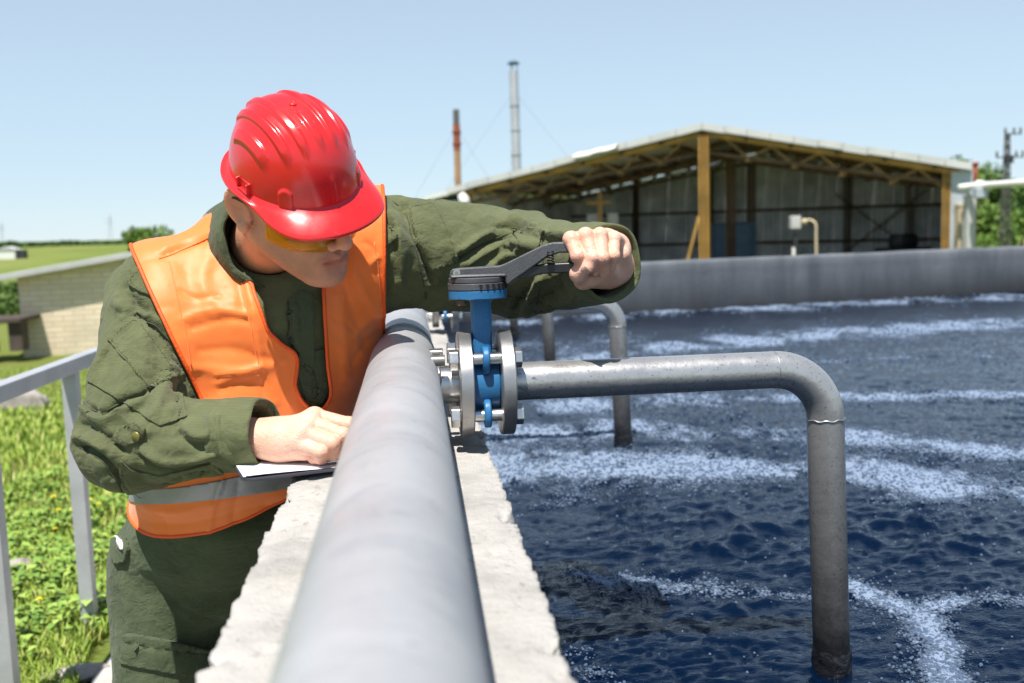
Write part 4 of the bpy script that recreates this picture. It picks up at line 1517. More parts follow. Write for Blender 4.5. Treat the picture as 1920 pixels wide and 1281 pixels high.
def brick_building():
    a = P(45, 672, 28.0); a[2] = -1.85
    wdir = np.array([0.985, 0.17, 0]); ndir = np.array([wdir[1], -wdir[0], 0])   # along the wall / outwards
    L = 9.0
    def W(s_, o_, z): return np.array([a[0], a[1], 0]) + wdir * s_ + ndir * o_ + np.array([0, 0, z])
    # roof edge heights read off the photograph at two places
    def zroof(s_):
        return _z0 + (_z1 - _z0) * s_ / 3.85
    def solve(px, py, o_):
        ss = np.linspace(-3, 12, 600)
        s_ = ss[np.argmin([abs(proj(W(q, o_, 0.5))[0] - px) for q in ss])]
        zz = np.linspace(-1, 4, 600)
        return s_, zz[np.argmin([abs(proj(W(s_, o_, z))[1] - py) for z in zz])]
    OV = 0.40
    s0, z0 = solve(0, 527, OV); s1, z1 = solve(280, 478, OV)
    _k = (z1 - z0) / (s1 - s0)
    rz = lambda s_: z0 + _k * (s_ - s0)
    root = empty('brick_building', (a[0], a[1], -1.8), 'low cream brick building with a sloping grey slab roof', 'building')
    D = 5.0
    mb = MB()
    V = [W(0, 0, -2.2), W(L, 0, -2.2), W(L, -D, -2.2), W(0, -D, -2.2), W(0, 0, rz(0) - .005), W(L, 0, rz(L) - .005), W(L, -D, rz(L) - .005), W(0, -D, rz(0) - .005)]
    F = [(0, 1, 5, 4), (1, 2, 6, 5), (2, 3, 7, 6), (3, 0, 4, 7)]
    o = mesh_obj('wall', V, F, mat_brick(), root, smooth=False)
    uvs = {0: (0, 0), 1: (L, 0), 2: (L + D, 0), 3: (2 * L + D, 0)}
    at = o.data.attributes.new('wall_uv', 'FLOAT_VECTOR', 'CORNER')
    data = []
    for p in o.data.polygons:
        for li in p.loop_indices:
            v = o.data.vertices[o.data.loops[li].vertex_index].co + o.location + root.location
            rel = np.array([v.x - a[0], v.y - a[1], 0])
            data += [float(rel @ wdir + rel @ ndir), float(v.z + 2.2), 0.0]
    at.data.foreach_set('vector', data)
    # roof slab with overhang
    MB().prism([W(-0.75, OV, rz(-0.75)), W(L + 0.5, OV, rz(L + 0.5)), W(L + 0.5, -D - 0.5, rz(L + 0.5)), W(-0.75, -D - 0.5, rz(-0.75))], (0, 0, 0.0), (0, 0, 0.17)).build('roof', M_LIGHTGREY, root, bevel=0.015)
    # dark corner piece at the left end under the roof
    MB().box(W(-0.0, -D * 0.5, rz(0) - 0.12), (0.1, 0.1, 0.1)).build('bracket', M_YEL_SHADE, root)
    return W


_Wb = brick_building()


def shelter():
    d = 26.5
    a = P(-70, 606, d); b = P(38, 606, d)
    base = P(38, 660, d)[2]
    r = empty('shelter', ((a[0] + b[0]) / 2, a[1], base), 'low open wooden shelter with a dark flat roof left of the brick building', 'shelter')
    cx = (a[0] + b[0]) / 2; w = b[0] - a[0]
    m = simple('weathered_dark_timber', (0.075, 0.055, 0.045), 0.9, 0, 0.3, 3)
    MB().box((cx, a[1] + 0.6, a[2] + 0.03), (w, 1.5, 0.10)).build('roof', m, r)
    MB().box((b[0] - 0.22, a[1] + 0.25, (a[2] + base) / 2), (0.34, 0.5, a[2] - base)).build('post', m, r)
    MB().box((a[0] + 0.3, a[1] + 0.25, (a[2] + base) / 2), (0.34, 0.5, a[2] - base)).build('post', m, r)
    MB().box((cx - 0.35, a[1] + 0.15, base + 0.12), (w - 0.85, 0.4, 0.32)).build('plinth', M_CREAM, r)


shelter()


def white_house():
    c = gp(15, 190, -1.8)
    r = empty('farmhouse', c, 'tiny white farmhouse far off in the left field', 'house')
    MB().box(c + np.array([0, 0, 0.9]), (3.0, 3, 1.8)).build('wall', M_WHITE, r)
    MB().prism([c + np.array([-1.7, -1.7, 1.8]), c + np.array([1.7, -1.7, 1.8]), c + np.array([0, -1.7, 2.4])], (0, 0, 0), (0, 3.4, 0)).build('roof', M_LIGHTGREY, r)
    MB().box(c + np.array([2.2, 0.4, 0.8]), (1.2, 2, 1.6)).build('annexe', M_DARK, r)


white_house()


def pylon(px, pyt, d, lab):
    b = gp(px, d, -1.8); t_ = P(px, pyt, d)
    r = empty('pylon', b, lab, 'pylon', 'far pylons on the horizon')
    h = t_[2] - b[2]
    for sx in (-1, 1):
        MB().beam(b + np.array([sx * 1.4, 0, 0]), t_, 0.28).build('leg', M_STACK, r)
    for f_ in (0.72, 0.86):
        MB().beam(b + np.array([-3, 0, h * f_]), b + np.array([3, 0, h * f_]), 0.22).build('crossarm', M_STACK, r)


pylon(206, 402, 620, 'faint far pylon on the left horizon left of the bushy tree')
pylon(3, 418, 700, 'faint far pylon at the left edge of the horizon')


# ================================================================== railing
M_RAIL = simple('silver_grey_railing_paint', (0.42, 0.43, 0.45), 0.5, 0.25, 0.15, 9, 0.1, 120)


def railing():
    def pos(y): return -1.235 + 0.02 * (y - 3)
    root = empty('railing', (-1.23, 3.3, 0), 'silver grey square tube railing along the path on the left', 'railing')
    zt = 0.975
    MB().beam((pos(0.4), 0.4, zt), (pos(7.5), 7.5, zt), 0.05, 0.052).build('rail', M_RAIL, root, bevel=0.003)
    for y in (0.85, 1.57, 2.27, 2.97, 3.67, 4.37, 5.07, 5.77, 6.47, 7.17):
        x = pos(y)
        MB().box((x, y, zt / 2 - 0.18), (0.05, 0.05, zt + 0.31)).build('post', M_RAIL, root, bevel=0.003)


railing()


# ================================================================== rocks
def rock(c, s, lab, seed, flat=0.55):
    bm = bmesh.new(); bmesh.ops.create_icosphere(bm, subdivisions=4, radius=1.0)
    V = np.array([v.co[:] for v in bm.verts]); F = np.array([[l.vert.index for l in f.loops] for f in bm.faces]); bm.free()
    # facets: cut with random planes, then roughen
    rng = np.random.default_rng(seed)
    for _ in range(14):
        n = rng.normal(size=3); n /= np.linalg.norm(n); d = rng.uniform(0.55, 0.85)
        e = np.maximum(0, V @ n - d); V = V - e[:, None] * n
    V = V + (0.05 * fbm(V * 3, 4, seed))[:, None] * V
    V = V * np.array(s) + np.asarray(c)
    o = mesh_obj('rubble_block', V, F, M_ROCK)
    tag(o, lab, 'rock', 'broken concrete lumps in the grass')


M_ROCK = mat_concrete('weathered_rubble', (0.38, 0.34, 0.31), (0.23, 0.20, 0.18), 0.8)
def gz(px, py, lift=0.0):
    # ground point seen at a pixel
    zz = 0.0
    for _ in range(40):
        q = PG(px, py, zz); zz = 0.6 * zz + 0.4 * float(ground_z(q[0], q[1]))
    q[2] += lift
    return q


q = gz(10, 768); rock(q + np.array([0, 0, 0.10]), (0.62, 0.45, 0.42), 'large pale pinkish rubble lump behind the railing', 3)
q = gz(62, 765); rock(q + np.array([0, 0, 0.05]), (0.24, 0.2, 0.2), 'smaller rubble lump right of the large one behind the rail', 8)
q = gz(100, 705); rock(q + np.array([0, 0, 0.02]), (0.40, 0.3, 0.20), 'flat stone in the grass just under the rail', 12)
q = gz(36, 1078); rock(q + np.array([0, 0, 0.02]), (0.10, 0.07, 0.05), 'small pale stone among the weeds between the railing posts', 17)
q = gz(150, 1268); rock(q + np.array([0, 0, 0.01]), (0.14, 0.08, 0.03), 'flat pale stone at the edge of the path', 23)


# ================================================================== grass, weeds, flowers
def mat_blade(name, a, b, c_):
    t = NT(name)
    geo = t.n('ShaderNodeNewGeometry')
    t.set(color=t.ramp(geo.outputs['Random Per Island'], [(0.0, a), (0.7, b), (1.0, c_)]), rough=0.55, spec=0.3)
    return t.m


M_BLADE = mat_blade('grass_blade', (0.17, 0.27, 0.035), (0.31, 0.42, 0.06), (0.47, 0.46, 0.15))
M_WEED = mat_blade('weed_leaf', (0.12, 0.22, 0.036), (0.22, 0.35, 0.06), (0.32, 0.43, 0.09))


def ground_pick(n, pymin, pymax, xmax=-1.10, seed=1):
    rng = np.random.default_rng(seed)
    px = rng.uniform(-260, 330, n); py = rng.uniform(pymin, pymax, n)
    v = _f[None] + _r[None] * ((px - 960) / FPX)[:, None] + _u[None] * ((640.5 - py) / FPX)[:, None]
    W = CAM + v * (-CAM_Z / v[:, 2])[:, None]
    for _ in range(25):
        z = ground_z(W[:, 0], W[:, 1]) * 0.5 + W[:, 2] * 0.5
        W = CAM + v * ((z - CAM_Z) / v[:, 2])[:, None]
    ok = (W[:, 0] < xmax + 0.05 * np.sin(W[:, 1] * 5)) & (W[:, 1] > 0.5) & (W[:, 1] < 30)
    return W[ok], rng


def grass():
    W, rng = ground_pick(90000, 690, 1420)
    dens = fbm(W * np.array([0.9, 0.6, 0]), 3, 501)
    keep = rng.uniform(0, 1, len(W)) < np.clip(0.58 + dens * 1.2, 0.04, 1)
    W = W[keep]; n = len(W)
    h = rng.uniform(0.03, 0.085, n) * np.clip(W[:, 1] / 4.0, 0.8, 1.0) * 0.9
    a = rng.uniform(0, 6.28, n); lean = rng.uniform(0.1, 0.9, n) * h
    d = np.stack([np.cos(a), np.sin(a), 0 * a], 1); s = np.stack([-np.sin(a), np.cos(a), 0 * a], 1)
    w = (0.0022 + 0.0018 * rng.uniform(0, 1, n)) * np.clip(W[:, 1] / 3.0, 1, 4)
    up = np.array([0, 0, 1.0])
    b0 = W - s * w[:, None] - up * 0.01; b1 = W + s * w[:, None] - up * 0.01
    m = W + d * (lean * 0.35)[:, None] + up * (h * 0.6)[:, None]
    m0 = m - s * (w * 0.8)[:, None]; m1 = m + s * (w * 0.8)[:, None]
    tip = W + d * lean[:, None] + up * h[:, None]
    V = np.stack([b0, b1, m1, m0, tip], 1).reshape(-1, 3)
    k = np.arange(n) * 5
    F = np.concatenate([np.stack([k, k + 1, k + 2], 1), np.stack([k, k + 2, k + 3], 1), np.stack([k + 3, k + 2, k + 4], 1)])
    o = mesh_obj('grass', V, F, M_BLADE, smooth=False)
    tag(o, 'green tufty grass outside the tank', None, None, 'stuff')


grass()


def weeds():
    W, rng = ground_pick(2600, 880, 1330, seed=5)
    c1 = gz(70, 1000); c2 = gz(120, 1010); c3 = gz(70, 1120)
    g = np.zeros(len(W))
    for (px, py, R) in ((40, 1000, 0.45), (110, 960, 0.4), (90, 1060, 0.45), (200, 960, 0.3), (60, 940, 0.4), (40, 1180, 0.25), (190, 1050, 0.25)):
        c = gz(px, py)
        g = np.maximum(g, np.exp(-((W[:, :2] - c[:2]) ** 2).sum(1) / R ** 2))
    W = W[rng.uniform(0, 1, len(W)) < g * 0.5]
    V, F = [], []
    k = 0
    for p in W:
        nl = rng.integers(6, 11)
        hh = rng.uniform(0.03, 0.13)
        for i in range(nl):
            a = rng.uniform(0, 6.28); L = rng.uniform(0.016, 0.060); wd = L * rng.uniform(0.28, 0.45)
            d = np.array([math.cos(a), math.sin(a), 0]); s = np.array([-d[1], d[0], 0])
            b = p + np.array([0, 0, hh * rng.uniform(0.2, 1.0)]) + d * 0.01
            el = rng.uniform(-0.1, 0.7)
            f1 = b + d * L * 0.5 + np.array([0, 0, L * el * 0.6]); f2 = b + d * L + np.array([0, 0, L * (el - 0.35)])
            V += [b, f1 + s * wd, f2, f1 - s * wd, f1 - np.array([0, 0, 0.006])]
            F += [(k, k + 1, k + 4), (k + 1, k + 2, k + 4), (k + 2, k + 3, k + 4), (k + 3, k, k + 4)]
            k += 5
    o = mesh_obj('weeds', V, np.array(F), M_WEED, smooth=False)
    tag(o, 'broad leaved green weeds among the grass by the railing', None, None, 'stuff')


weeds()

M_PETAL = simple('yellow_petal', (0.86, 0.74, 0.03), 0.6, 0, 0.15, 30)
M_STEM = simple('flower_stem', (0.08, 0.14, 0.03), 0.6, 0, 0.2, 30)


def dandelions():
    spots = [(102, 945), (112, 968), (138, 967), (105, 1000), (172, 944), (187, 955), (78, 1143)]
    base = None
    labs = ['yellow flower head highest in the weeds left of the far post', 'yellow flower just below the highest one', 'yellow flower touching the left side of the far post', 'small yellow flower low in the weeds left of the far post',
            'yellow flower right of the far post beside the sleeve', 'pair-mate yellow flower just below the one by the sleeve', 'lone yellow flower halfway between the two railing posts', 'yellow flower near the foot of the near post',
            'lower yellow flower near the foot of the near post', 'yellow flower right beside the near post', 'yellow flower half hidden by the far post', 'yellow flower nearest the trousers']
    for i, (px, py) in enumerate(spots):
        g = gz(px, py + 22)
        h = 0.10
        if base is None:
            r = empty('dandelion', g, labs[i], 'flower', 'yellow flowers in the grass')
            MB().tube(catmull([g, g + [0.004, 0, h * 0.5], g + [0, 0.004, h]], 3), 0.0018, 5).build('stem', M_STEM, r, True)
            m = MB()
            for ring, (n, L, el) in enumerate(((14, 0.019, 0.15), (11, 0.014, 0.6), (7, 0.009, 1.1))):
                for j in range(n):
                    a = 6.283 * j / n + ring * 0.3
                    d = np.array([math.cos(a) * math.cos(el), math.sin(a) * math.cos(el), math.sin(el)]); s = np.array([-math.sin(a), math.cos(a), 0]) * 0.0035
                    c = g + [0, 0.004, h]
                    m.add([c, c + d * L * 0.6 + s, c + d * L, c + d * L * 0.6 - s], [(0, 1, 2, 3)])
            m.build('petals', M_PETAL, r)
            base = r
        else:
            r = copy_tree(base)
            r.location = [float(v) for v in g]
            s = random.uniform(0.75, 1.1)
            r.scale = (s, s, s)
            r['label'] = labs[i]


dandelions()
# ================================================================== implicit modelling tools
def surface_nets(f, lo, hi, h, coarse=4):
    lo = np.asarray(lo, float); hi = np.asarray(hi, float)
    n = (np.ceil((hi - lo) / (h * coarse)).astype(int)) * coarse + 1
    ax = [lo[i] + h * np.arange(n[i]) for i in range(3)]
    nc = (n - 1) // coarse + 1
    cg = np.stack(np.meshgrid(*[a[::coarse] for a in ax], indexing='ij'), -1).reshape(-1, 3)
    cv = f(cg).reshape(nc)
    # blocks whose corners come near the surface
    mn = np.full(nc - 1, 1e9); mx = np.full(nc - 1, -1e9)
    for a in (0, 1):
        for b in (0, 1):
            for c in (0, 1):
                q = cv[a:nc[0] - 1 + a, b:nc[1] - 1 + b, c:nc[2] - 1 + c]
                mn = np.minimum(mn, q); mx = np.maximum(mx, q)
    R = h * coarse * 1.8
    near = (mn < R) & (mx > -R)
    V = np.empty(n, dtype=np.float64)
    sgn = np.where((mn + mx) < 0, -1.0, 1.0)
    V[:] = 1.0
    Vb = np.kron(sgn, np.ones((coarse,) * 3))
    V[:-1, :-1, :-1] = Vb
    V[-1, :, :] = 1; V[:, -1, :] = 1; V[:, :, -1] = 1
    mask = np.zeros(n, dtype=bool)
    nb = np.kron(near.astype(np.uint8), np.ones((coarse,) * 3, dtype=np.uint8)).astype(bool)
    mask[:-1, :-1, :-1] = nb
    m2 = mask.copy()
    for k in range(3):
        s = [slice(None)] * 3; t = [slice(None)] * 3
        s[k] = slice(1, None); t[k] = slice(None, -1)
        m2[tuple(s)] |= m2[tuple(t)].copy()
    ii = np.argwhere(m2)
    pts = lo + h * ii
    V[m2] = f(pts)
    ins = V < 0
    C = ins[:-1, :-1, :-1].astype(np.int8)
    cnt = np.zeros(tuple(n - 1), dtype=np.int8)
    for a in (0, 1):
        for b in (0, 1):
            for c in (0, 1):
                cnt += ins[a:n[0] - 1 + a, b:n[1] - 1 + b, c:n[2] - 1 + c]
    act = np.argwhere((cnt > 0) & (cnt < 8))
    idm = -np.ones(tuple(n - 1), dtype=np.int64)
    idm[tuple(act.T)] = np.arange(len(act))
    P_ = np.zeros((len(act), 3)); W = np.zeros(len(act))
    corners = [(a, b, c) for a in (0, 1) for b in (0, 1) for c in (0, 1)]
    for i, ca in enumerate(corners):
        for cb in corners[i + 1:]:
            if sum(abs(x - y) for x, y in zip(ca, cb)) != 1: continue
            va = V[act[:, 0] + ca[0], act[:, 1] + ca[1], act[:, 2] + ca[2]]
            vb = V[act[:, 0] + cb[0], act[:, 1] + cb[1], act[:, 2] + cb[2]]
            x = (va < 0) != (vb < 0)
            t = np.where(x, va / np.where(x, va - vb, 1), 0)
            q = np.array(ca) + t[:, None] * (np.array(cb) - np.array(ca))
            P_ += q * x[:, None]; W += x
    verts = lo + h * (act + P_ / W[:, None])
    quads = []
    for k in range(3):
        s0 = [slice(None)] * 3; s1 = [slice(None)] * 3
        s0[k] = slice(None, -1); s1[k] = slice(1, None)
        a, b = ins[tuple(s0)], ins[tuple(s1)]
        e = np.argwhere(a != b)
        u, v = (k + 1) % 3, (k + 2) % 3
        e = e[(e[:, u] > 0) & (e[:, v] > 0) & (e[:, u] < n[u] - 1) & (e[:, v] < n[v] - 1)]
        du = np.zeros(3, int); du[u] = 1
        dv = np.zeros(3, int); dv[v] = 1
        q = np.stack([idm[tuple((e - du - dv).T)], idm[tuple((e - dv).T)], idm[tuple(e.T)], idm[tuple((e - du).T)]], 1)
        flip = ~a[tuple(e.T)]
        q[flip] = q[flip][:, ::-1]
        quads.append(q)
    F = np.concatenate(quads)
    F = F[(F >= 0).all(1)]
    return verts, F


def tris_of(F):
    return np.concatenate([F[:, [0, 1, 2]], F[:, [0, 2, 3]]]) if F.shape[1] == 4 else F


def vnormals(V, F):
    T = tris_of(F)
    fn = np.cross(V[T[:, 1]] - V[T[:, 0]], V[T[:, 2]] - V[T[:, 0]])
    N = np.zeros_like(V)
    for k in range(3):
        for c in range(3):
            N[:, c] += np.bincount(T[:, k], fn[:, c], len(V))
    return N / (np.linalg.norm(N, axis=1)[:, None] + 1e-12)


def laplace(V, F, it=3, lam=0.5, fixed=None):
    k = F.shape[1]
    E = np.concatenate([F[:, [i, (i + 1) % k]] for i in range(k)])
    E = np.concatenate([E, E[:, ::-1]])
    deg = np.bincount(E[:, 0], minlength=len(V)).astype(float)
    for i in range(it):
        S = np.stack([np.bincount(E[:, 0], V[E[:, 1], c], len(V)) for c in range(3)], 1)
        A = S / np.maximum(deg, 1)[:, None]
        l = lam if i % 2 == 0 else -lam * 1.02
        nv = V + l * (A - V)
        if fixed is not None: nv[fixed] = V[fixed]
        V = nv
    return V


def seg_t(p, a, b):
    d = b - a
    return np.clip(((p - a) @ d) / (d @ d), 0, 1)


def cone(p, a, b, ra, rb):
    a = np.asarray(a, float); b = np.asarray(b, float)
    t = seg_t(p, a, b)
    return np.linalg.norm(p - a - t[:, None] * (b - a), axis=1) - (ra + (rb - ra) * t)


def ell(p, c, r, R=None):
    q = p - np.asarray(c, float)
    if R is not None: q = q @ R
    r = np.asarray(r, float)
    k0 = np.linalg.norm(q / r, axis=1); k1 = np.linalg.norm(q / (r * r), axis=1) + 1e-9
    return np.where(k0 < 1e-6, -r.min(), k0 * (k0 - 1) / k1)


def smin(a, b, k):
    h = np.clip(0.5 + 0.5 * (b - a) / k, 0, 1)
    return b + (a - b) * h - k * h * (1 - h)


def smax(a, b, k):
    return -smin(-a, -b, k)


def sweep(p, nodes):
    """nodes: list of (centre, side axis, side radius, front radius): an elliptical body"""
    out = None
    for (c0, a0, r0, f0), (c1, a1, r1, f1) in zip(nodes[:-1], nodes[1:]):
        d = c1 - c0; L = np.linalg.norm(d); t3 = d / L
        s = ((p - c0) @ d) / (L * L)
        t = np.clip(s, 0, 1)[:, None]
        q = p - c0 - t * d
        a = a0 * (1 - t) + a1 * t
        a = a - (a @ t3)[:, None] * t3
        a /= np.linalg.norm(a, axis=1)[:, None]
        b = np.cross(a, t3)
        ra = (r0 + (r1 - r0) * t)[:, 0]; rb = (f0 + (f1 - f0) * t)[:, 0]
        x = (q * a).sum(1); y = (q * b).sum(1); z = q @ t3
        k = np.sqrt((x / ra) ** 2 + (y / rb) ** 2 + (z / (0.6 * np.minimum(ra, rb))) ** 2)
        dd = (k - 1) * np.minimum(ra, rb)
        out = dd if out is None else smin(out, dd, 0.035)
    return out


def clip_mesh(V, T, f, extra=None):
    """keeps the part where f < 0, cutting triangles along f = 0"""
    ins = f < 0
    c = ins[T].sum(1)
    keep = T[c == 3]
    mixed = T[(c == 1) | (c == 2)]
    newv, newt = [], []
    cut = {}
    base = len(V)
    Vn = list(); ex = list()
    def edge(i, j):
        k = (i, j) if i < j else (j, i)
        if k not in cut:
            a, b = k
            t = f[a] / (f[a] - f[b])
            t = min(max(t, 0.001), 0.999)
            Vn.append(V[a] + t * (V[b] - V[a]))
            cut[k] = base + len(Vn) - 1
        return cut[k]
    out = []
    for tri in mixed:
        tri = [int(x) for x in tri]
        fl = [ins[x] for x in tri]
        if sum(fl) == 1:
            i = fl.index(True)
            a, b, c_ = tri[i], tri[(i + 1) % 3], tri[(i + 2) % 3]
            out.append((a, edge(a, b), edge(a, c_)))
        else:
            i = fl.index(False)
            a, b, c_ = tri[i], tri[(i + 1) % 3], tri[(i + 2) % 3]
            e1, e2 = edge(a, b), edge(a, c_)
            out.append((e1, b, c_)); out.append((e1, c_, e2))
    VV = np.concatenate([V, np.array(Vn).reshape(-1, 3)])
    TT = np.concatenate([keep, np.array(out, dtype=int).reshape(-1, 3)])
    used = np.unique(TT)
    m = -np.ones(len(VV), dtype=int); m[used] = np.arange(len(used))
    return VV[used], m[TT]


def poly_sd(pts, poly):
    """signed distance to a closed 2d polygon, negative inside"""
    poly = np.asarray(poly, float)
    d = np.full(len(pts), 1e9); s = np.zeros(len(pts), dtype=bool)
    for i in range(len(poly)):
        a, b = poly[i], poly[(i + 1) % len(poly)]
        e = b - a; w = pts - a
        t = np.clip((w @ e) / (e @ e), 0, 1)
        d = np.minimum(d, np.hypot(*(w - t[:, None] * e).T))
        c = (a[1] > pts[:, 1]) != (b[1] > pts[:, 1])
        xx = a[0] + (pts[:, 1] - a[1]) / (b[1] - a[1] + 1e-12) * (b[0] - a[0])
        s ^= c & (pts[:, 0] < xx)
    return np.where(s, -d, d)


def line_d(pts, line):
    line = np.asarray(line, float)
    d = np.full(len(pts), 1e9)
    for a, b in zip(line[:-1], line[1:]):
        e = b - a; w = pts - a
        t = np.clip((w @ e) / (e @ e), 0, 1)
        d = np.minimum(d, np.hypot(*(w - t[:, None] * e).T))
    return d


def loops_of(T):
    E = {}
    for t in T:
        for i in range(3):
            a, b = int(t[i]), int(t[(i + 1) % 3])
            E[(a, b)] = E.get((a, b), 0) + 1
    nxt = {}
    for (a, b) in E:
        if (b, a) not in E: nxt.setdefault(a, []).append(b)
    loops = []
    seen = set()
    for a0 in list(nxt):
        if a0 in seen: continue
        lp = [a0]; seen.add(a0); a = a0
        while True:
            cand = [x for x in nxt.get(a, []) if x not in seen]
            if not cand: break
            a = cand[0]; seen.add(a); lp.append(a)
        if len(lp) > 12: loops.append(lp)
    return loops


def smooth_loop(P_, it=6, closed=True):
    P_ = P_.copy()
    for _ in range(it):
        P_ = 0.5 * P_ + 0.25 * (np.roll(P_, 1, 0) + np.roll(P_, -1, 0))
    return P_


def resample(P_, step):
    d = np.r_[0, np.cumsum(np.linalg.norm(np.diff(P_, axis=0), axis=1))]
    n = max(4, int(d[-1] / step))
    t = np.linspace(0, d[-1], n)
    return np.stack([np.interp(t, d, P_[:, c]) for c in range(3)], 1)


def rotm(axis, deg):
    return np.array(Matrix.Rotation(math.radians(deg), 3, Vector([float(x) for x in axis])))


# ================================================================== person: joints
shR = P(304, 566, 1.68); shL = P(694, 470, 1.75)
neckB = P(486, 470, 1.74)
elbR = P(240, 832, 1.53); cufR = P(492, 812, 1.472); wrR = P(512, 824, 1.468)
elbL = P(972, 496, 1.83); cufL = P(1140, 494, 1.585); wrL = P(1146, 498, 1.60)
chest = P(508, 610, 1.725); waist = P(440, 840, 1.72); pelv = P(390, 1000, 1.90)
for nm, a, b in (('upper R', shR, elbR), ('fore R', elbR, wrR), ('upper L', shL, elbL), ('fore L', elbL, wrL), ('shoulders', shR, shL), ('spine', pelv, neckB)):
    print(nm, round(float(np.linalg.norm(a - b)), 3))
HEAD_C = P(546, 361, 1.50)
HS = 1.04
HR = rotm(-_f, 22) @ rotm((0, 0, 1), 35) @ rotm((1, 0, 0), 37)
HRH = rotm(-_f, 20.5) @ rotm((0, 0, 1), 27) @ rotm((1, 0, 0), 40)


def hl(x, y, z):
    return HEAD_C + HR @ (np.array([x, y, z]) * HS)


neck_top = hl(0, 0.035, -0.07)
NECK_L = float(np.linalg.norm(neck_top - neckB))
na0 = (neck_top - neckB) / NECK_L
print('neck', NECK_L)
axS = (shL - shR) / np.linalg.norm(shL - shR)
_pa = P(470, 1010, 1.96) - P(300, 1010, 1.84); axP = _pa / np.linalg.norm(_pa)

NODES = [
    (pelv + np.array([0.0, -0.06, -0.12]), axP, 0.138, 0.114),
    (pelv * 0.75 + waist * 0.25 - np.array([0, 0.03, 0.03]), axP, 0.137, 0.118),
    (waist, axP * 0.6 + axS * 0.4, 0.144, 0.116),
    (chest, axS, 0.178, 0.128),
    (chest * 0.45 + neckB * 0.55 + np.array([0, 0.012, 0]), axS, 0.165, 0.105),
    (neckB, axS, 0.082, 0.076),
]


def sd_torso(p):
    d = sweep(p, NODES)
    mid = (shR + shL) / 2 + np.array([0, 0.015, 0.02])
    d = smin(d, cone(p, shR + axS * 0.03, neckB, 0.074, 0.07), 0.06)
    d = smin(d, cone(p, shL - axS * 0.03, neckB, 0.074, 0.07), 0.06)
    return d


def sd_sleeves(p):
    r = cone(p, shR, elbR, 0.088, 0.072)
    r = smin(r, cone(p, elbR, cufR, 0.070, 0.050), 0.03)
    l = cone(p, shL, elbL, 0.100, 0.096)
    l = smin(l, cone(p, elbL, cufL, 0.090, 0.063), 0.03)
    return r, l


dR = (cufR - elbR) / np.linalg.norm(cufR - elbR)
dL = (cufL - elbL) / np.linalg.norm(cufL - elbL)


def sd_jacket_full(p):
    t = sd_torso(p)
    r, l = sd_sleeves(p)
    return smin(smin(t, r, 0.045), l, 0.045)


def sd_vest_base(p):
    t = sd_torso(p)
    r = cone(p, shR, shR * 0.62 + elbR * 0.38, 0.088, 0.084)
    l = cone(p, shL, shL * 0.6 + elbL * 0.4, 0.100, 0.100)
    return smin(smin(t, r, 0.045), l, 0.045)


def sd_jacket(p):
    d = sd_jacket_full(p)
    # open cuffs: flat end and a hollow
    for c, dr, ri, rr in ((cufR, dR, 0.042, 0.12), (cufL, dL, 0.054, 0.12)):
        ax_ = (p - c) @ dr
        rad = np.linalg.norm(p - c - ax_[:, None] * dr, axis=1)
        near = rad < rr
        cut = np.where(near & (ax_ > -0.12), ax_, -1.0)
        d = np.maximum(d, cut)
        hol = np.maximum(rad - ri, np.abs(ax_ + 0.02) - 0.06)
        d = np.maximum(d, -hol)
    # the jacket is tucked out of sight above the hem of the vest
    d = smax(d, plane_field(p, P(228, 935, 1.74), P(390, 1003, 1.625), P(535, 890, 1.70), P(380, 1200, 1.8)), 0.006)
    # neck hole
    na = na0
    ax_ = (p - neckB) @ na
    rad = np.linalg.norm(p - neckB - ax_[:, None] * na, axis=1)
    d = np.maximum(d, -np.maximum(rad - 0.062, -ax_ - 0.005))
    return d


# ================================================================== cloth materials
def mat_cloth(name, c0, c1, weave=True, rough=0.85, bump=0.35):
    t = NT(name)
    n = t.noise(6, 5, 0.6)
    c = t.ramp(n, [(0.3, c0), (0.7, c1)])
    c = t.mix(t.ramp(t.noise(34, 5, 0.7), [(0.45, 0.0), (0.75, 0.28)]), c, tuple(min(1, x * 1.5) for x in c1))
    wv = t.n('ShaderNodeTexWave', wave_type='BANDS', bands_direction='DIAGONAL')
    t.link(t.co(), wv.inputs['Vector']); wv.inputs['Scale'].default_value = 260; wv.inputs['Distortion'].default_value = 1.0
    wv2 = t.n('ShaderNodeTexWave', wave_type='BANDS', bands_direction='Z')
    t.link(t.co(), wv2.inputs['Vector']); wv2.inputs['Scale'].default_value = 95; wv2.inputs['Distortion'].default_value = 0.6
    c = t.mix(t.math('MULTIPLY', wv2.outputs['Fac'], 0.16), c, tuple(x * 0.6 for x in c0))
    h = t.math('ADD', t.math('MULTIPLY', wv.outputs['Fac'], 0.25), t.noise(48, 5, 0.6))
    cre = t.math('ABSOLUTE', t.math('SUBTRACT', t.noise(24, 3, 0.5, t.mapping((1, 1, 1.6), loc=(9, 2, 4)), 0.8), 0.5))
    h = t.math('ADD', h, t.math('MULTIPLY', t.math('MINIMUM', cre, 0.12), 5.0))
    b1 = t.bump(h, bump, 0.006)
    b2 = t.bump(t.noise(17, 4, 0.55, t.mapping((1, 1, 1), loc=(5, 5, 5)), 0.6), 0.45, 0.02, b1)
    t.set(color=c, rough=rough, spec=0.2, sheen=0.12, sheen_rough=0.5, normal=b2)
    return t.m


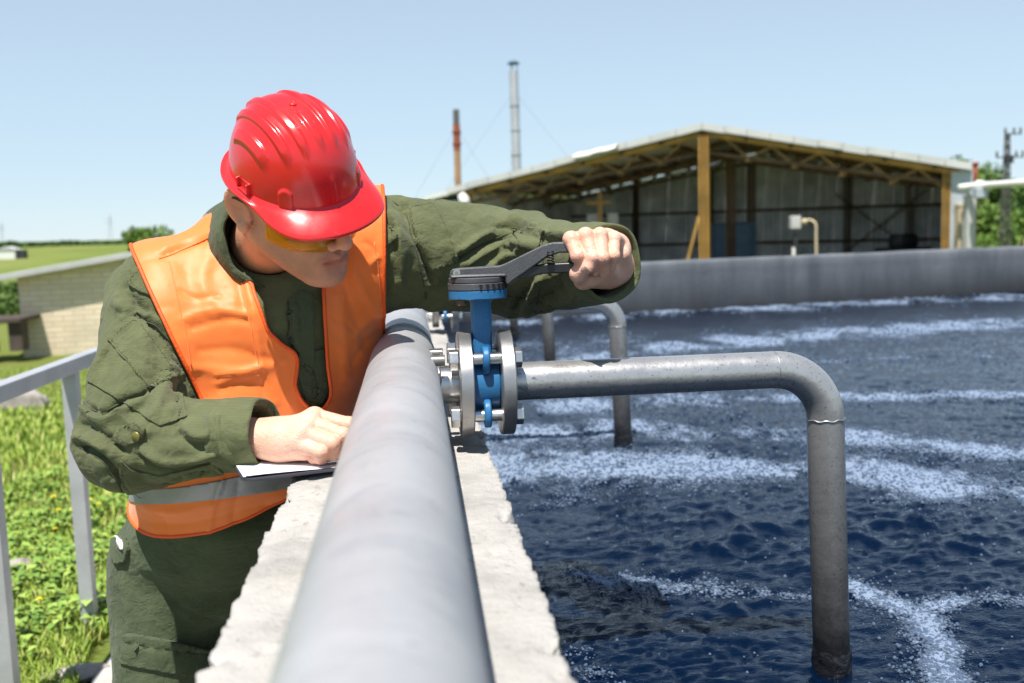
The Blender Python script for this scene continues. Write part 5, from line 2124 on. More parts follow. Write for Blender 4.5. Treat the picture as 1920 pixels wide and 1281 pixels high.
M_OLIVE = mat_cloth('olive_ripstop', (0.080, 0.090, 0.040), (0.125, 0.138, 0.064))
M_OLIVE_IN = mat_cloth('olive_lining', (0.03, 0.036, 0.02), (0.045, 0.052, 0.03))
M_OLIVE_DARK = mat_cloth('dark_olive_ripstop', (0.050, 0.066, 0.034), (0.080, 0.102, 0.052))  # darker copy of the olive: chest and collar shade put into the colour
M_THREAD = simple('olive_stitching', (0.055, 0.065, 0.035), 0.9, 0, 0.2, 60)


def mat_vest():
    t = NT('orange_vest_fabric')
    c = t.ramp(t.noise(7, 4), [(0.3, (0.84, 0.165, 0.022)), (0.7, (0.90, 0.21, 0.034))])
    b = t.bump(t.noise(13, 3, 0.5, None, 0.4), 0.14, 0.02)
    b = t.bump(t.noise(300, 3, 0.6), 0.10, 0.001, b)
    t.set(color=c, rough=0.52, spec=0.38, sheen=0.3, coat=0.03, coat_rough=0.35, normal=b)
    return t.m


M_VEST = mat_vest()
M_VTRIM = simple('red_orange_binding', (0.85, 0.105, 0.010), 0.55, 0, 0.1, 20, 0.2, 200)
M_REFL = simple('grey_reflective_tape', (0.30, 0.31, 0.34), 0.38, 0.25, 0.12, 14, 0.1, 90)


def mat_skin():
    t = NT('skin')
    tint = t.attr('tint', 'Color')
    n = t.noise(30, 4)
    base = t.ramp(n, [(0.3, (0.60, 0.265, 0.155)), (0.7, (0.70, 0.345, 0.22))])  # tone warmed for orange light bounced off the vest onto the face
    red = t.ramp(t.noise(9, 4, 0.55, t.mapping((1, 1, 1), loc=(2, 8, 3))), [(0.45, 0.0), (0.75, 0.4)])
    c = t.mix(red, base, (0.58, 0.26, 0.20))
    c = t.mix(1.0, c, tint, 'MULTIPLY')
    h = t.math('ADD', t.noise(110, 4, 0.6), t.math('MULTIPLY', t.voronoi(330), 0.5))
    t.set(color=c, rough=0.48, spec=0.35, sss=0.12, sss_radius=(0.5, 0.2, 0.1), sss_scale=0.012, normal=t.bump(h, 0.40, 0.003))
    return t.m


M_SKIN = mat_skin()
M_NAIL = simple('fingernail', (0.60, 0.37, 0.29), 0.42, 0, 0.08, 50)


PERSON = empty('person', (pelv[0], pelv[1], 0.02), 'man in red hard hat and orange vest leaning over the pipe, gripping the lever', 'person')


# folds are drawn as lines along the visible side of the cloth: (pixels, width px, height mm)
def apply_folds(V, N, folds):
    pr = proj(V)
    front = sstep(0.05, 0.35, -((N * (V - CAM)).sum(1)) / np.linalg.norm(V - CAM, axis=1))
    d = np.zeros(len(V))
    wob = 1 + 0.35 * pnoise(V * 40, 611)
    for line, w, a in folds:
        L = catmull(np.array(line, float), 5) if len(line) > 2 else np.array(line, float)
        x0, y0 = L.min(0) - 4 * w; x1, y1 = L.max(0) + 4 * w
        sel = (pr[:, 0] > x0) & (pr[:, 0] < x1) & (pr[:, 1] > y0) & (pr[:, 1] < y1)
        if not sel.any(): continue
        q = pr[sel, :2]
        dist = line_d(q, L) / (w * wob[sel])
        ends = np.minimum(np.hypot(*(q - L[0]).T), np.hypot(*(q - L[-1]).T))
        taper = sstep(0, 1.6 * w + 4, ends + w * 0.4)
        d[sel] += a * 0.001 * np.exp(-dist ** 1.5 if a < 0 else -dist ** 2) * taper
    return V + N * (d * front)[:, None]


def wrinkle_noise(V, a, b, amp, freq=26, along=9, seed=0):
    """compression folds running round a limb from a to b"""
    ax_ = (b - a) / np.linalg.norm(b - a)
    s = (V - a) @ ax_
    q = V - a - s[:, None] * ax_
    p = np.concatenate([(q * along), (s * freq)[:, None]], 1)
    p[:, 2] += 0.9 * pnoise(V * 11, seed + 3)
    n = pnoise(p, seed)
    return amp * (np.abs(n) * 2.0 - 0.45)


# vest coverage is needed for the jacket too
def plane_field(p, a, b, c, outside):
    n = np.cross(b - a, c - a); n /= np.linalg.norm(n)
    if (outside - a) @ n < 0: n = -n
    return (p - a) @ n


def vest_fields(V, N):
    pr = proj(V)
    fR = plane_field(V, P(262, 482, 1.74), P(352, 690, 1.60), P(345, 640, 1.90), P(100, 600, 1.7))
    fR = np.minimum(fR, (V[:, 2] - P(340, 800, 1.68)[2]) * 0.8)
    fL = plane_field(V, P(716, 425, 1.76), P(722, 640, 1.64), P(712, 560, 1.92), P(900, 450, 1.7))
    fL = np.minimum(fL, (V[:, 2] - P(720, 690, 1.66)[2]) * 0.8)
    hem = plane_field(V, P(228, 948, 1.74), P(390, 1019, 1.625), P(535, 905, 1.70), P(380, 1200, 1.8))
    front = -((N * (V - CAM)).sum(1)) / np.linalg.norm(V - CAM, axis=1)
    vop = poly_sd(pr[:, :2], [(430, 350), (440, 415), (455, 470), (478, 555), (503, 622), (530, 648), (552, 660), (559, 676), (556, 700), (552, 722), (562, 748), (584, 771), (603, 767), (616, 752), (620, 735), (614, 690), (609, 610), (606, 545), (612, 505), (640, 460), (660, 400), (640, 330)])
    vop = -vop / 1130.0
    vop = np.where(front > -0.1, vop, -0.05)
    na = na0
    ax_ = (V - neckB) @ na
    rad = np.linalg.norm(V - neckB - ax_[:, None] * na, axis=1)
    nk = np.where(ax_ > -0.06, 0.086 - rad, -0.05)
    return fR, fL, hem, vop, nk


# ================================================================== jacket
lo = np.minimum.reduce([shR, elbR, cufR, pelv, shL, elbL]) - 0.2
hi = np.maximum.reduce([shR, elbL, cufL, neckB, cufR, pelv]) + 0.16
JV, JF = surface_nets(sd_jacket, lo, hi, 0.0036)
JV = laplace(JV, JF, 6)
JN = vnormals(JV, JF)
fR_, fL_, hem_, vop_, nk_ = vest_fields(JV, JN)
under = np.maximum.reduce([fR_, fL_, hem_, vop_, nk_])
cover = sstep(0.004, -0.012, under) * sstep(0.016, 0.008, sd_vest_base(JV))
# general crumpling, stronger at the elbows and towards the cuffs
rS, lS = sd_sleeves(JV)
tor = sd_torso(JV)
wR = sstep(-0.01, 0.03, tor - rS); wL = sstep(-0.01, 0.03, tor - lS)
eR_ = np.exp(-np.linalg.norm(JV - elbR, axis=1) ** 2 / 0.10 ** 2); eL_ = np.exp(-np.linalg.norm(JV - elbL, axis=1) ** 2 / 0.13 ** 2)
disp = wR * (wrinkle_noise(JV, shR, elbR, 0.0062, 20, 10, 21) * (0.5 + 0.9 * eR_) + wrinkle_noise(JV, elbR, cufR, 0.0060, 24, 12, 25) * (0.5 + 0.8 * eR_))
disp += wL * (wrinkle_noise(JV, shL, elbL, 0.0066, 18, 9, 31) * (0.5 + 1.0 * eL_) + wrinkle_noise(JV, elbL, cufL, 0.0070, 22, 11, 35) * (0.6 + 0.8 * eL_))
disp += 0.0038 * fbm(JV * 13, 3, 41) + 0.0030 * (np.abs(pnoise(JV * np.array([30, 30, 22]) + 0.8 * fbm(JV * 9, 2, 47)[:, None], 43)) - 0.2)
# keep the rims of the cuffs even
for c in (cufR, cufL):
    disp *= sstep(0.05, 0.10, np.linalg.norm(JV - c, axis=1)) * 0.75 + 0.25
JV2 = JV + JN * (disp * (1 - cover) - 0.006 * cover)[:, None]
JACKET_FOLDS = [
    # right sleeve (left in the photo)
    ([(246, 590), (278, 606), (300, 622), (338, 668)], 5, -6.0), ([(252, 580), (285, 594), (310, 612), (345, 655)], 7, 4.0),
    ([(300, 585), (340, 540)], 5, -4.0), ([(235, 545), (262, 575), (282, 590)], 8, -7.0), ([(222, 560), (230, 590)], 9, 5.0),
    ([(205, 645), (165, 720), (140, 760)], 9, 3.5), ([(345, 700), (335, 770), (325, 810)], 13, -6.0), ([(318, 700), (300, 760), (280, 800)], 12, 4.5),
    ([(140, 740), (185, 772), (235, 748), (282, 735)], 5, -6.0), ([(150, 755), (190, 790), (245, 765), (290, 748)], 8, 4.5),
    ([(140, 790), (185, 810), (215, 830), (236, 850)], 6, -4.5), ([(145, 835), (180, 850), (210, 880), (232, 915)], 6, -5.0),
    ([(135, 815), (170, 828), (205, 850)], 8, 4.0), ([(215, 770), (250, 800), (280, 806)], 8, 3.5), ([(260, 850), (300, 880), (370, 876), (415, 866)], 5, -4.0),
    ([(260, 840), (310, 866), (370, 862), (412, 850)], 8, 4.0), ([(290, 930), (340, 900), (420, 880)], 10, -4.0), ([(320, 800), (350, 830), (392, 838)], 7, -3.5),
    ([(330, 790), (362, 815), (398, 820)], 8, 3.0), ([(400, 790), (404, 830), (425, 880)], 4, -6.0), ([(408, 775), (415, 830), (438, 880)], 8, 4.0),
    # left sleeve (right in the photo)
    ([(735, 378), (760, 400), (775, 440), (800, 500), (812, 540)], 6, -5.0), ([(720, 395), (742, 420), (752, 470), (748, 540)], 9, 5.0), ([(752, 372), (764, 392)], 6, -6.0),
    ([(857, 490), (890, 466), (925, 447), (960, 436)], 5, -7.0), ([(862, 476), (893, 452), (932, 434)], 8, 5.0), ([(870, 500), (905, 478), (940, 462)], 6, 4.0),
    ([(945, 410), (975, 412), (1000, 424), (1020, 430)], 8, 4.0), ([(925, 430), (950, 422), (985, 440)], 6, -5.0), ([(950, 470), (985, 480), (1006, 488)], 5, -3.5),
    ([(955, 455), (990, 462), (1015, 468)], 7, 5.5), ([(1000, 500), (1008, 470), (1030, 448)], 5, -5.0), ([(905, 520), (950, 482), (985, 470)], 8, 4.5), ([(900, 545), (940, 505), (970, 490)], 6, -4.5),
    ([(1018, 440), (1045, 442), (1070, 440)], 7, 4.5), ([(1020, 455), (1045, 455), (1068, 452)], 5, -4.0), ([(1030, 425), (1040, 432), (1060, 428)], 5, 3.0),
    ([(985, 588), (992, 560), (1012, 530), (1035, 515)], 8, 7.0), ([(965, 592), (978, 560), (1000, 532)], 7, -6.0), ([(1010, 580), (1030, 550), (1060, 525)], 8, -4.0), ([(760, 590), (820, 570), (880, 560)], 14, 5.0), ([(740, 620), (800, 560), (850, 530)], 12, -4.0),
    ([(1015, 585), (1050, 565), (1085, 555)], 9, 4.0),
    # chest between the vest fronts
    ([(543, 560), (546, 600), (550, 650), (540, 690)], 3, -3.0), ([(548, 560), (552, 610), (555, 650)], 5, 2.5), ([(560, 680), (585, 700), (590, 750)], 4, -2.5),
]
_jn = vnormals(JV2, JF)
_before = JV2.copy()
JV2 = apply_folds(JV2, _jn, [(l, w, a * 2.3) for l, w, a in JACKET_FOLDS])
JV2 = _before + (JV2 - _before) * (1 - cover)[:, None]
jacket = mesh_obj('jacket', JV2, JF, M_OLIVE, PERSON)
JT = tris_of(JF)
JN2 = vnormals(JV2, JF)


def patch(name, poly, mat, parent, lift=0.003, thick=0.0025, V=None, T=None, N=None, facing=0.0, stitch=None, puff=0.0):
    """a piece of cloth sewn on the visible side, with its own edge"""
    V = JV2 if V is None else V; T = JT if T is None else T; N = JN2 if N is None else N
    poly = np.array(poly, float)
    pr = proj(V)
    sd = poly_sd(pr[:, :2], poly)
    front = -((N * (V - CAM)).sum(1)) / np.linalg.norm(V - CAM, axis=1)
    near = (sd < 60) & (front > facing)
    tt = T[near[T].all(1)]
    if not len(tt): print('patch empty', name); return None
    used = np.unique(tt); m = -np.ones(len(V), dtype=int); m[used] = np.arange(len(used))
    v, t, n_, s_ = V[used], m[tt], N[used], sd[used]
    v = v + n_ * (lift + puff * np.clip(-s_ / 30, 0, 1) ** 0.6)[:, None]
    v, t = clip_mesh(v, t, s_)
    if len(t) < 3: print('patch small', name); return None
    o = mesh_obj(name, v, t, mat, parent)
    md = o.modifiers.new('thick', 'SOLIDIFY'); md.thickness = thick + lift * 0.8; md.offset = -1
    if stitch:
        inner = poly.mean(0) + (poly - poly.mean(0)) * stitch
        st = MB(); ok = False
        for a, b in zip(inner, np.roll(inner, -1, 0)):
            L = np.hypot(*(b - a)); k = max(2, int(L / 5))
            for i in range(k):
                p0 = a + (b - a) * (i + 0.2) / k; p1 = a + (b - a) * (i + 0.75) / k
                q = []
                for pp in (p0, p1):
                    j = np.argmin(((proj(v)[:, :2] - pp) ** 2).sum(1)) if False else None
                    q.append(pp)
        # stitches are laid on the nearest points of the patch
        pv = proj(v)[:, :2]
        for a, b in zip(inner, np.roll(inner, -1, 0)):
            L = np.hypot(*(b - a)); k = max(2, int(L / 6))
            for i in range(k):
                p0 = a + (b - a) * (i + 0.15) / k; p1 = a + (b - a) * (i + 0.75) / k
                j0 = np.argmin(((pv - p0) ** 2).sum(1)); j1 = np.argmin(((pv - p1) ** 2).sum(1))
                if j0 == j1: continue
                st.tube(np.array([v[j0], v[j1]]), 0.0007, 4)
                ok = True
        if ok: st.build('stitching', M_THREAD, jacket if parent is jacket else parent)
    return o


patch('sleeve_pocket', [(199, 640), (262, 672), (336, 712), (352, 782), (300, 800), (215, 745), (165, 715)], M_OLIVE, jacket, 0.0030, 0.0015)
patch('pocket_flap', [(203, 636), (222, 612), (251, 594), (262, 598), (333, 698), (326, 708), (281, 734)], M_OLIVE, jacket, 0.0065, 0.003, stitch=0.9)
patch('epaulette', [(240, 520), (266, 497), (312, 505), (308, 536), (283, 556), (262, 548), (244, 534)], M_OLIVE, jacket, 0.005, 0.0025, stitch=0.88)
patch('elbow_patch', [(225, 862), (245, 880), (300, 892), (400, 868), (418, 884), (424, 905), (330, 935), (255, 940), (228, 915)], M_OLIVE, jacket, 0.003, 0.002, stitch=0.95)
patch('sleeve_tab', [(222, 800), (258, 792), (274, 808), (268, 826), (240, 836), (214, 822)], M_OLIVE, jacket, 0.005, 0.0025, stitch=0.85)
patch('sleeve_pocket', [(766, 384), (812, 375), (832, 410), (859, 486), (852, 493), (808, 509), (798, 496), (772, 420)], M_OLIVE, jacket, 0.0035, 0.002, stitch=0.93)
patch('shoulder_tab', [(704, 440), (722, 418), (742, 430), (748, 446), (726, 462), (712, 466)], M_OLIVE, jacket, 0.006, 0.003, stitch=0.85)
patch('sleeve_tab', [(962, 438), (992, 424), (1022, 432), (1014, 452), (1006, 470), (978, 462)], M_OLIVE, jacket, 0.005, 0.0025)
patch('front_placket', [(545, 560), (566, 545), (585, 552), (588, 640), (590, 752), (572, 748), (556, 700), (560, 660), (546, 640)], M_OLIVE_DARK, jacket, 0.005, 0.003)
patch('chest_pocket', [(556, 668), (606, 652), (614, 735), (600, 760), (566, 735)], M_OLIVE_DARK, jacket, 0.004, 0.002)


# cuff bands
def cuff(c, axis, r, w, name, back=0.0, ell_=1.0, seed=0):
    ref = np.array([0, 0, 1.0]); s = np.cross(axis, ref); s /= np.linalg.norm(s); u = np.cross(s, axis)
    th = np.linspace(0, 2 * np.pi, 72, endpoint=False)
    prof = [(-w, r + 0.007), (-w, r + 0.010), (-w * 0.85, r + 0.0112), (-w * 0.5, r + 0.0112), (-w * 0.14, r + 0.0105), (-0.002, r + 0.010), (0.001, r + 0.0075), (-0.001, r + 0.0035), (-0.012, r + 0.002), (-w * 0.6, r)]
    V = []
    for k, (t_, rr) in enumerate(prof):
        wob = 0.0022 * np.sin(3 * th + seed) + 0.0016 * np.sin(5 * th + 1.3 * seed + t_ * 60)
        ring = c + axis * (t_ + back + 0.003 * np.sin(2 * th + seed))[:, None] + (rr + wob)[:, None] * (np.cos(th)[:, None] * s * ell_ + np.sin(th)[:, None] * u / ell_)
        V.append(ring)
    V = np.concatenate(V); n = 72
    F = [(k * n + i, k * n + (i + 1) % n, (k + 1) * n + (i + 1) % n, (k + 1) * n + i) for k in range(len(prof) - 1) for i in range(n)]
    o = mesh_obj(name, V, np.array(F)[:, ::-1], M_OLIVE, jacket)
    return o


cuff(cufR, dR, 0.0435, 0.070, 'cuff', 0.004, 1.0, 1)
cuff(cufL, dL, 0.0540, 0.050, 'cuff', 0.004, 1.0, 2)
# small button on the right sleeve tab
_b = proj(JV2); _j = np.argmin((_b[:, 0] - 262) ** 2 + (_b[:, 1] - 815) ** 2 + 1e4 * ((JN2 * (JV2 - CAM)).sum(1) > 0))
MB().lathe([(0.004, 0.0045), (0.009, 0.0075), (0.0105, 0.0065), (0.0105, 0.0)], JV2[_j], JN2[_j], 16).build('button', simple('brass_button', (0.22, 0.20, 0.06), 0.4, 0.5, 0.2, 40), jacket, True)

# collar
na = na0
_cr = axS - (axS @ na) * na; _cr /= np.linalg.norm(_cr); _cf = np.cross(_cr, na)
if _cf[1] > 0: _cf = -_cf


def collar():
    th = np.linspace(math.radians(-158), math.radians(158), 80)
    q = NECK_L
    rows = [(-0.035, 0.082), (0.0, 0.079), (0.35 * q, 0.075), (0.66 * q, 0.074), (0.74 * q, 0.077), (0.68 * q, 0.084), (0.30 * q, 0.095), (-0.010, 0.106)]
    V = []
    for k, (h, r) in enumerate(rows):
        f_ = np.abs(th) / math.radians(158)
        hh = h - 0.012 * f_ ** 2 - (0.012 * f_ ** 8 if k > 3 else 0)
        rr = r * (1 + 0.10 * f_ ** 3) + 0.002 * np.sin(7 * th + k)
        ang = th
        # th = 0 is at the back of the neck
        d = -np.cos(ang)[:, None] * _cf + np.sin(ang)[:, None] * _cr
        V.append(neckB + na * hh[:, None] + d * rr[:, None])
    V = np.concatenate(V); n = 80
    F = [(k * n + i, k * n + i + 1, (k + 1) * n + i + 1, (k + 1) * n + i) for k in range(len(rows) - 1) for i in range(n - 1)]
    o = mesh_obj('collar', V, np.array(F), M_OLIVE_DARK, jacket)
    md = o.modifiers.new('thick', 'SOLIDIFY'); md.thickness = 0.003; md.offset = 0


collar()

# ================================================================== safety vest
VV, VF = surface_nets(lambda p: sd_vest_base(p) - 0.012, lo, hi, 0.0042)
VV = laplace(VV, VF, 14)
VN = vnormals(VV, VF)
VT = tris_of(VF)
fl = vest_fields(VV, VN)
# coarse cull first
rough_keep = np.maximum.reduce(fl) < 0.03
VT = VT[rough_keep[VT].all(1)]
u_ = np.unique(VT); m_ = -np.ones(len(VV), dtype=int); m_[u_] = np.arange(len(u_)); VV, VN, VT = VV[u_], VN[u_], m_[VT]
fl = np.array([f[u_] for f in fl])
# cloth shape: hangs in soft folds
VD = 0.0045 * fbm(VV * 7, 2, 71) + 0.0040 * np.abs(pnoise(VV * np.array([11, 11, 6]) + 0.5 * fbm(VV * 6, 2, 75)[:, None], 73)) + 0.0008 * np.abs(pnoise(VV * 26 + 0.6 * fbm(VV * 12, 2, 77)[:, None], 76))
VV2 = VV + VN * VD[:, None]
VEST_FOLDS = [
    ([(336, 602), (400, 582), (470, 590)], 7, 3.5), ([(350, 618), (420, 600), (480, 604)], 6, -3.5), ([(330, 540), (370, 560), (420, 552)], 7, -3.0),
    ([(470, 450), (462, 520), (478, 600), (488, 660), (492, 700)], 7, 4.5), ([(456, 450), (447, 520), (460, 590)], 9, -3.5), ([(400, 470), (380, 520), (400, 580)], 16, 4.5),
    ([(360, 660), (430, 655), (490, 670), (540, 690)], 12, -4.0), ([(352, 690), (430, 694), (500, 690), (540, 668)], 9, 4.0), ([(400, 735), (440, 722), (500, 726)], 8, -3.5), ([(400, 722), (450, 708), (495, 704)], 5, 3.0), ([(470, 660), (490, 690), (494, 740), (492, 780)], 4, -3.0),
    ([(395, 705), (460, 697), (500, 680)], 6, 4.0), ([(370, 770), (440, 755), (520, 765)], 14, 3.5),
    ([(655, 500), (690, 560), (716, 600)], 9, 4.5), ([(640, 520), (668, 600), (700, 670)], 9, -4.0), ([(662, 640), (690, 600), (718, 585)], 7, 4.5), ([(655, 690), (690, 640), (720, 612)], 7, -4.0), ([(640, 560), (645, 640), (650, 720)], 10, 3.5),
    ([(690, 500), (706, 485), (716, 476)], 5, 4.0), ([(678, 450), (702, 470), (712, 520)], 6, -3.0), ([(622, 600), (650, 608), (680, 640)], 6, -2.5),
    ([(300, 480), (350, 462), (420, 440)], 4, -4.5), ([(300, 468), (350, 450), (425, 425)], 6, 4.0), ([(330, 440), (380, 415), (425, 395)], 9, 4.0),
    ([(260, 950), (330, 960), (420, 940), (520, 915)], 8, 4.0), ([(250, 975), (330, 985), (420, 968), (510, 945)], 8, -3.5), ([(420, 890), (400, 950), (390, 1005)], 5, 3.5), ([(450, 895), (440, 950), (435, 1005)], 7, -2.5), ([(300, 960), (310, 990), (305, 1010)], 6, -2.5),
]
VV2 = apply_folds(VV2, VN, [(l, w, a * 0.85) for l, w, a in VEST_FOLDS])
fields = list(fl)
Vc, Tc = VV2, VT
F_all = [f.copy() for f in fields]
# cut the openings one after another, carrying the other fields along
def clip_multi(V, T, fs):
    for k in range(len(fs)):
        ext = np.concatenate([V] + [f[:, None] for f in fs], 1)
        W, T = clip_any(ext, T, fs[k])
        V = W[:, :3]; fs = [W[:, 3 + i] for i in range(len(fs))]
    return V, T


def clip_any(V, T, f):
    ins = f < 0
    c = ins[T].sum(1)
    keep = T[c == 3]; mixed = T[(c == 1) | (c == 2)]
    cut = {}; Vn = []; base = len(V)
    def edge(i, j):
        k = (i, j) if i < j else (j, i)
        if k not in cut:
            a, b = k
            t = min(max(f[a] / (f[a] - f[b]), 0.001), 0.999)
            Vn.append(V[a] + t * (V[b] - V[a])); cut[k] = base + len(Vn) - 1
        return cut[k]
    out = []
    for tri in mixed:
        tri = [int(x) for x in tri]; fl_ = [ins[x] for x in tri]
        if sum(fl_) == 1:
            i = fl_.index(True); a, b, c_ = tri[i], tri[(i + 1) % 3], tri[(i + 2) % 3]
            out.append((a, edge(a, b), edge(a, c_)))
        else:
            i = fl_.index(False); a, b, c_ = tri[i], tri[(i + 1) % 3], tri[(i + 2) % 3]
            e1, e2 = edge(a, b), edge(a, c_)
            out.append((e1, b, c_)); out.append((e1, c_, e2))
    VV_ = np.concatenate([V, np.array(Vn).reshape(-1, V.shape[1])]); TT = np.concatenate([keep, np.array(out, dtype=int).reshape(-1, 3)])
    used = np.unique(TT); m = -np.ones(len(VV_), dtype=int); m[used] = np.arange(len(used))
    return VV_[used], m[TT]


Vc, Tc = clip_multi(VV2, VT, fields)
# drop stray islands
def biggest(V, T):
    lab = np.arange(len(V))
    for _ in range(400):
        mn = lab[T].min(1)
        new = lab.copy()
        for k in range(3): np.minimum.at(new, T[:, k], mn)
        new = new[new]
        if (new == lab).all(): break
        lab = new
    c = np.bincount(lab, minlength=len(V)); best = c.argmax()
    T = T[lab[T[:, 0]] == best]
    used = np.unique(T); m = -np.ones(len(V), dtype=int); m[used] = np.arange(len(used))
    return V[used], m[T]


Vc, Tc = biggest(Vc, Tc)
vest = mesh_obj('safety_vest', Vc, Tc, M_VEST, PERSON)
_md = vest.modifiers.new('thick', 'SOLIDIFY'); _md.thickness = 0.0022; _md.offset = -1
for lp in loops_of(Tc):
    P_ = smooth_loop(Vc[lp], 8)
    P_ = resample(np.concatenate([P_, P_[:1]]), 0.008)
    # a flat folded binding: an oval tube pressed on the edge
    MB().tube(P_, 0.0031, 8, False).build('binding', M_VTRIM, vest, True)

# reflective band round the vest
_vn = vnormals(Vc, Tc)
b1 = plane_field(Vc, P(300, 937, 1.69), P(430, 934, 1.60), P(535, 916, 1.65), P(400, 1200, 1.7))
b2 = -plane_field(Vc, P(300, 905, 1.69), P(449, 893, 1.60), P(520, 872, 1.65), P(400, 1200, 1.7))
_bV, _bT = clip_multi(Vc + _vn * 0.0016, Tc, [b1, b2])
if len(_bT):
    band = mesh_obj('reflective_band', _bV, _bT, M_REFL, vest)
    _md = band.modifiers.new('thick', 'SOLIDIFY'); _md.thickness = 0.001; _md.offset = -1

# seam lines on the vest fronts
def seam(line, name='seam', r=0.0011, V=Vc, N=_vn, parent=vest, mat=M_VEST):
    L = catmull(np.array(line, float), 8)
    pv = proj(V); fr = (N * (V - CAM)).sum(1) < 0
    idx = np.where(fr)[0]
    pts = []
    for q in L:
        j = idx[np.argmin(((pv[idx, :2] - q) ** 2).sum(1))]
        if np.hypot(*(pv[j, :2] - q)) < 8: pts.append(V[j] + N[j] * 0.0006)
    if len(pts) > 3:
        pts = np.array(pts)
        for _ in range(3): pts[1:-1] = 0.5 * pts[1:-1] + 0.25 * (pts[:-2] + pts[2:])
        MB().tube(pts, r, 6).build(name, mat, parent, True)


seam([(446, 470), (456, 540), (468, 600), (478, 650), (488, 700)])
seam([(318, 492), (340, 590), (360, 690)])
seam([(300, 486), (350, 466), (420, 432)])
seam([(700, 455), (712, 520), (714, 600)])

JS = dict(name='seam', r=0.0011, V=JV2, N=JN2, parent=jacket, mat=M_THREAD)
for _ln in ([(246, 592), (278, 604), (302, 620), (336, 662), (350, 690)], [(300, 590), (322, 562), (345, 542)], [(138, 742), (185, 774), (235, 750), (282, 737)], [(150, 840), (182, 858), (208, 886), (228, 922)],
            [(736, 378), (762, 402), (774, 450), (790, 510), (800, 560)], [(858, 489), (890, 466), (925, 448), (965, 436)], [(425, 782), (432, 830), (450, 880)], [(1012, 432), (1020, 480), (1012, 530), (1004, 585)], [(880, 560), (930, 552), (985, 560), (1040, 548)]):
    seam(_ln, **JS)

# ================================================================== trousers and boots
hipR = P(312, 1060, 1.88); hipL = P(440, 1060, 1.97)
footR = np.array([P(300, 1300, 1.80)[0] - 0.01, P(300, 1300, 1.80)[1] + 0.04, 0.09]); footL = np.array([P(440, 1300, 1.95)[0] + 0.02, P(440, 1300, 1.95)[1] + 0.08, 0.09])
kneeR = hipR * 0.47 + footR * 0.53 + np.array([0.0, -0.05, 0]); kneeL = hipL * 0.47 + footL * 0.53 + np.array([0.02, -0.05, 0])


def sd_trousers(p):
    d = sweep(p, [(pelv - np.array([0, 0, 0.09]), axP, 0.150, 0.116), (pelv + np.array([0, -0.02, 0.02]), axP, 0.140, 0.110), (NODES[1][0] + np.array([0, 0.01, 0]), axP, 0.132, 0.108), (NODES[1][0] * 0.6 + waist * 0.4, axP, 0.118, 0.098)])
    for h, k, f_ in ((hipR, kneeR, footR), (hipL, kneeL, footL)):
        leg = smin(cone(p, h, k, 0.108, 0.082), cone(p, k, f_, 0.080, 0.066), 0.03)
        d = smin(d, leg, 0.03)
    return d


TV, TF = surface_nets(sd_trousers, np.minimum(footR, footL) - 0.16, np.maximum(pelv, waist) + 0.24, 0.006)
TV = laplace(TV, TF, 4)
TN = vnormals(TV, TF)
td = 0.004 * fbm(TV * 9, 3, 81) + wrinkle_noise(TV, hipR, kneeR, 0.004, 14, 9, 83) * sstep(0.9, 0.6, TV[:, 2])
TV2 = TV + TN * td[:, None]
TROUSER_FOLDS = [([(236, 1005), (262, 1040), (300, 1100), (360, 1150), (430, 1165)], 3, -2.5), ([(240, 1120), (250, 1180), (260, 1240)], 8, 3.0), ([(240, 1200), (300, 1215), (400, 1225)], 4, -3.0), ([(215, 1080), (235, 1110), (246, 1160)], 9, 3.0),
                 ([(250, 1060), (320, 1075), (400, 1070)], 9, 3.0), ([(200, 1180), (215, 1215), (240, 1240)], 6, -3.0)]
TV2 = apply_folds(TV2, TN, TROUSER_FOLDS)
trousers = mesh_obj('trousers', TV2, TF, M_OLIVE_DARK, PERSON)
_TT = tris_of(TF); _TN = vnormals(TV2, TF)
patch('cargo_pocket', [(238, 1188), (300, 1198), (420, 1226), (420, 1330), (250, 1330), (232, 1250)], M_OLIVE_DARK, trousers, 0.010, 0.003, TV2, _TT, _TN, stitch=0.95)
patch('cargo_flap', [(236, 1240), (330, 1262), (425, 1280), (428, 1225), (300, 1196), (240, 1186)], M_OLIVE_DARK, trousers, 0.015, 0.003, TV2, _TT, _TN)
patch('hip_pocket', [(215, 1012), (236, 1004), (245, 1030), (240, 1052), (222, 1058), (212, 1040)], M_OLIVE_DARK, trousers, 0.008, 0.003, TV2, _TT, _TN, facing=-0.2)
patch('pocket_label', [(226, 1004), (238, 1016), (240, 1030), (232, 1024)], M_WHITE, trousers, 0.012, 0.001, TV2, _TT, _TN, facing=-0.3)


def boot(f_, k):
    fw = np.cross(axP, np.array([0, 0, 1.0])); fw[2] = 0; fw /= np.linalg.norm(fw)
    if fw[1] > 0: fw = -fw
    def sd(p):
        d = cone(p, f_ + np.array([0, 0, 0.10]), f_ + np.array([0, 0, -0.01]), 0.05, 0.047)
        d = smin(d, cone(p, f_ + np.array([0, 0, -0.03]) - fw * 0.02, f_ + fw * 0.16 + np.array([0, 0, -0.038]), 0.042, 0.036), 0.03)
        return np.maximum(d, (0.022) - p[:, 2])
    v, f = surface_nets(sd, f_ - 0.26, f_ + 0.26, 0.007)
    mesh_obj('boot', laplace(v, f, 4), f, M_BOOT, PERSON)


M_BOOT = simple('black_leather', (0.02, 0.018, 0.016), 0.45, 0, 0.3, 20)
boot(footR, 0); boot(footL, 1)

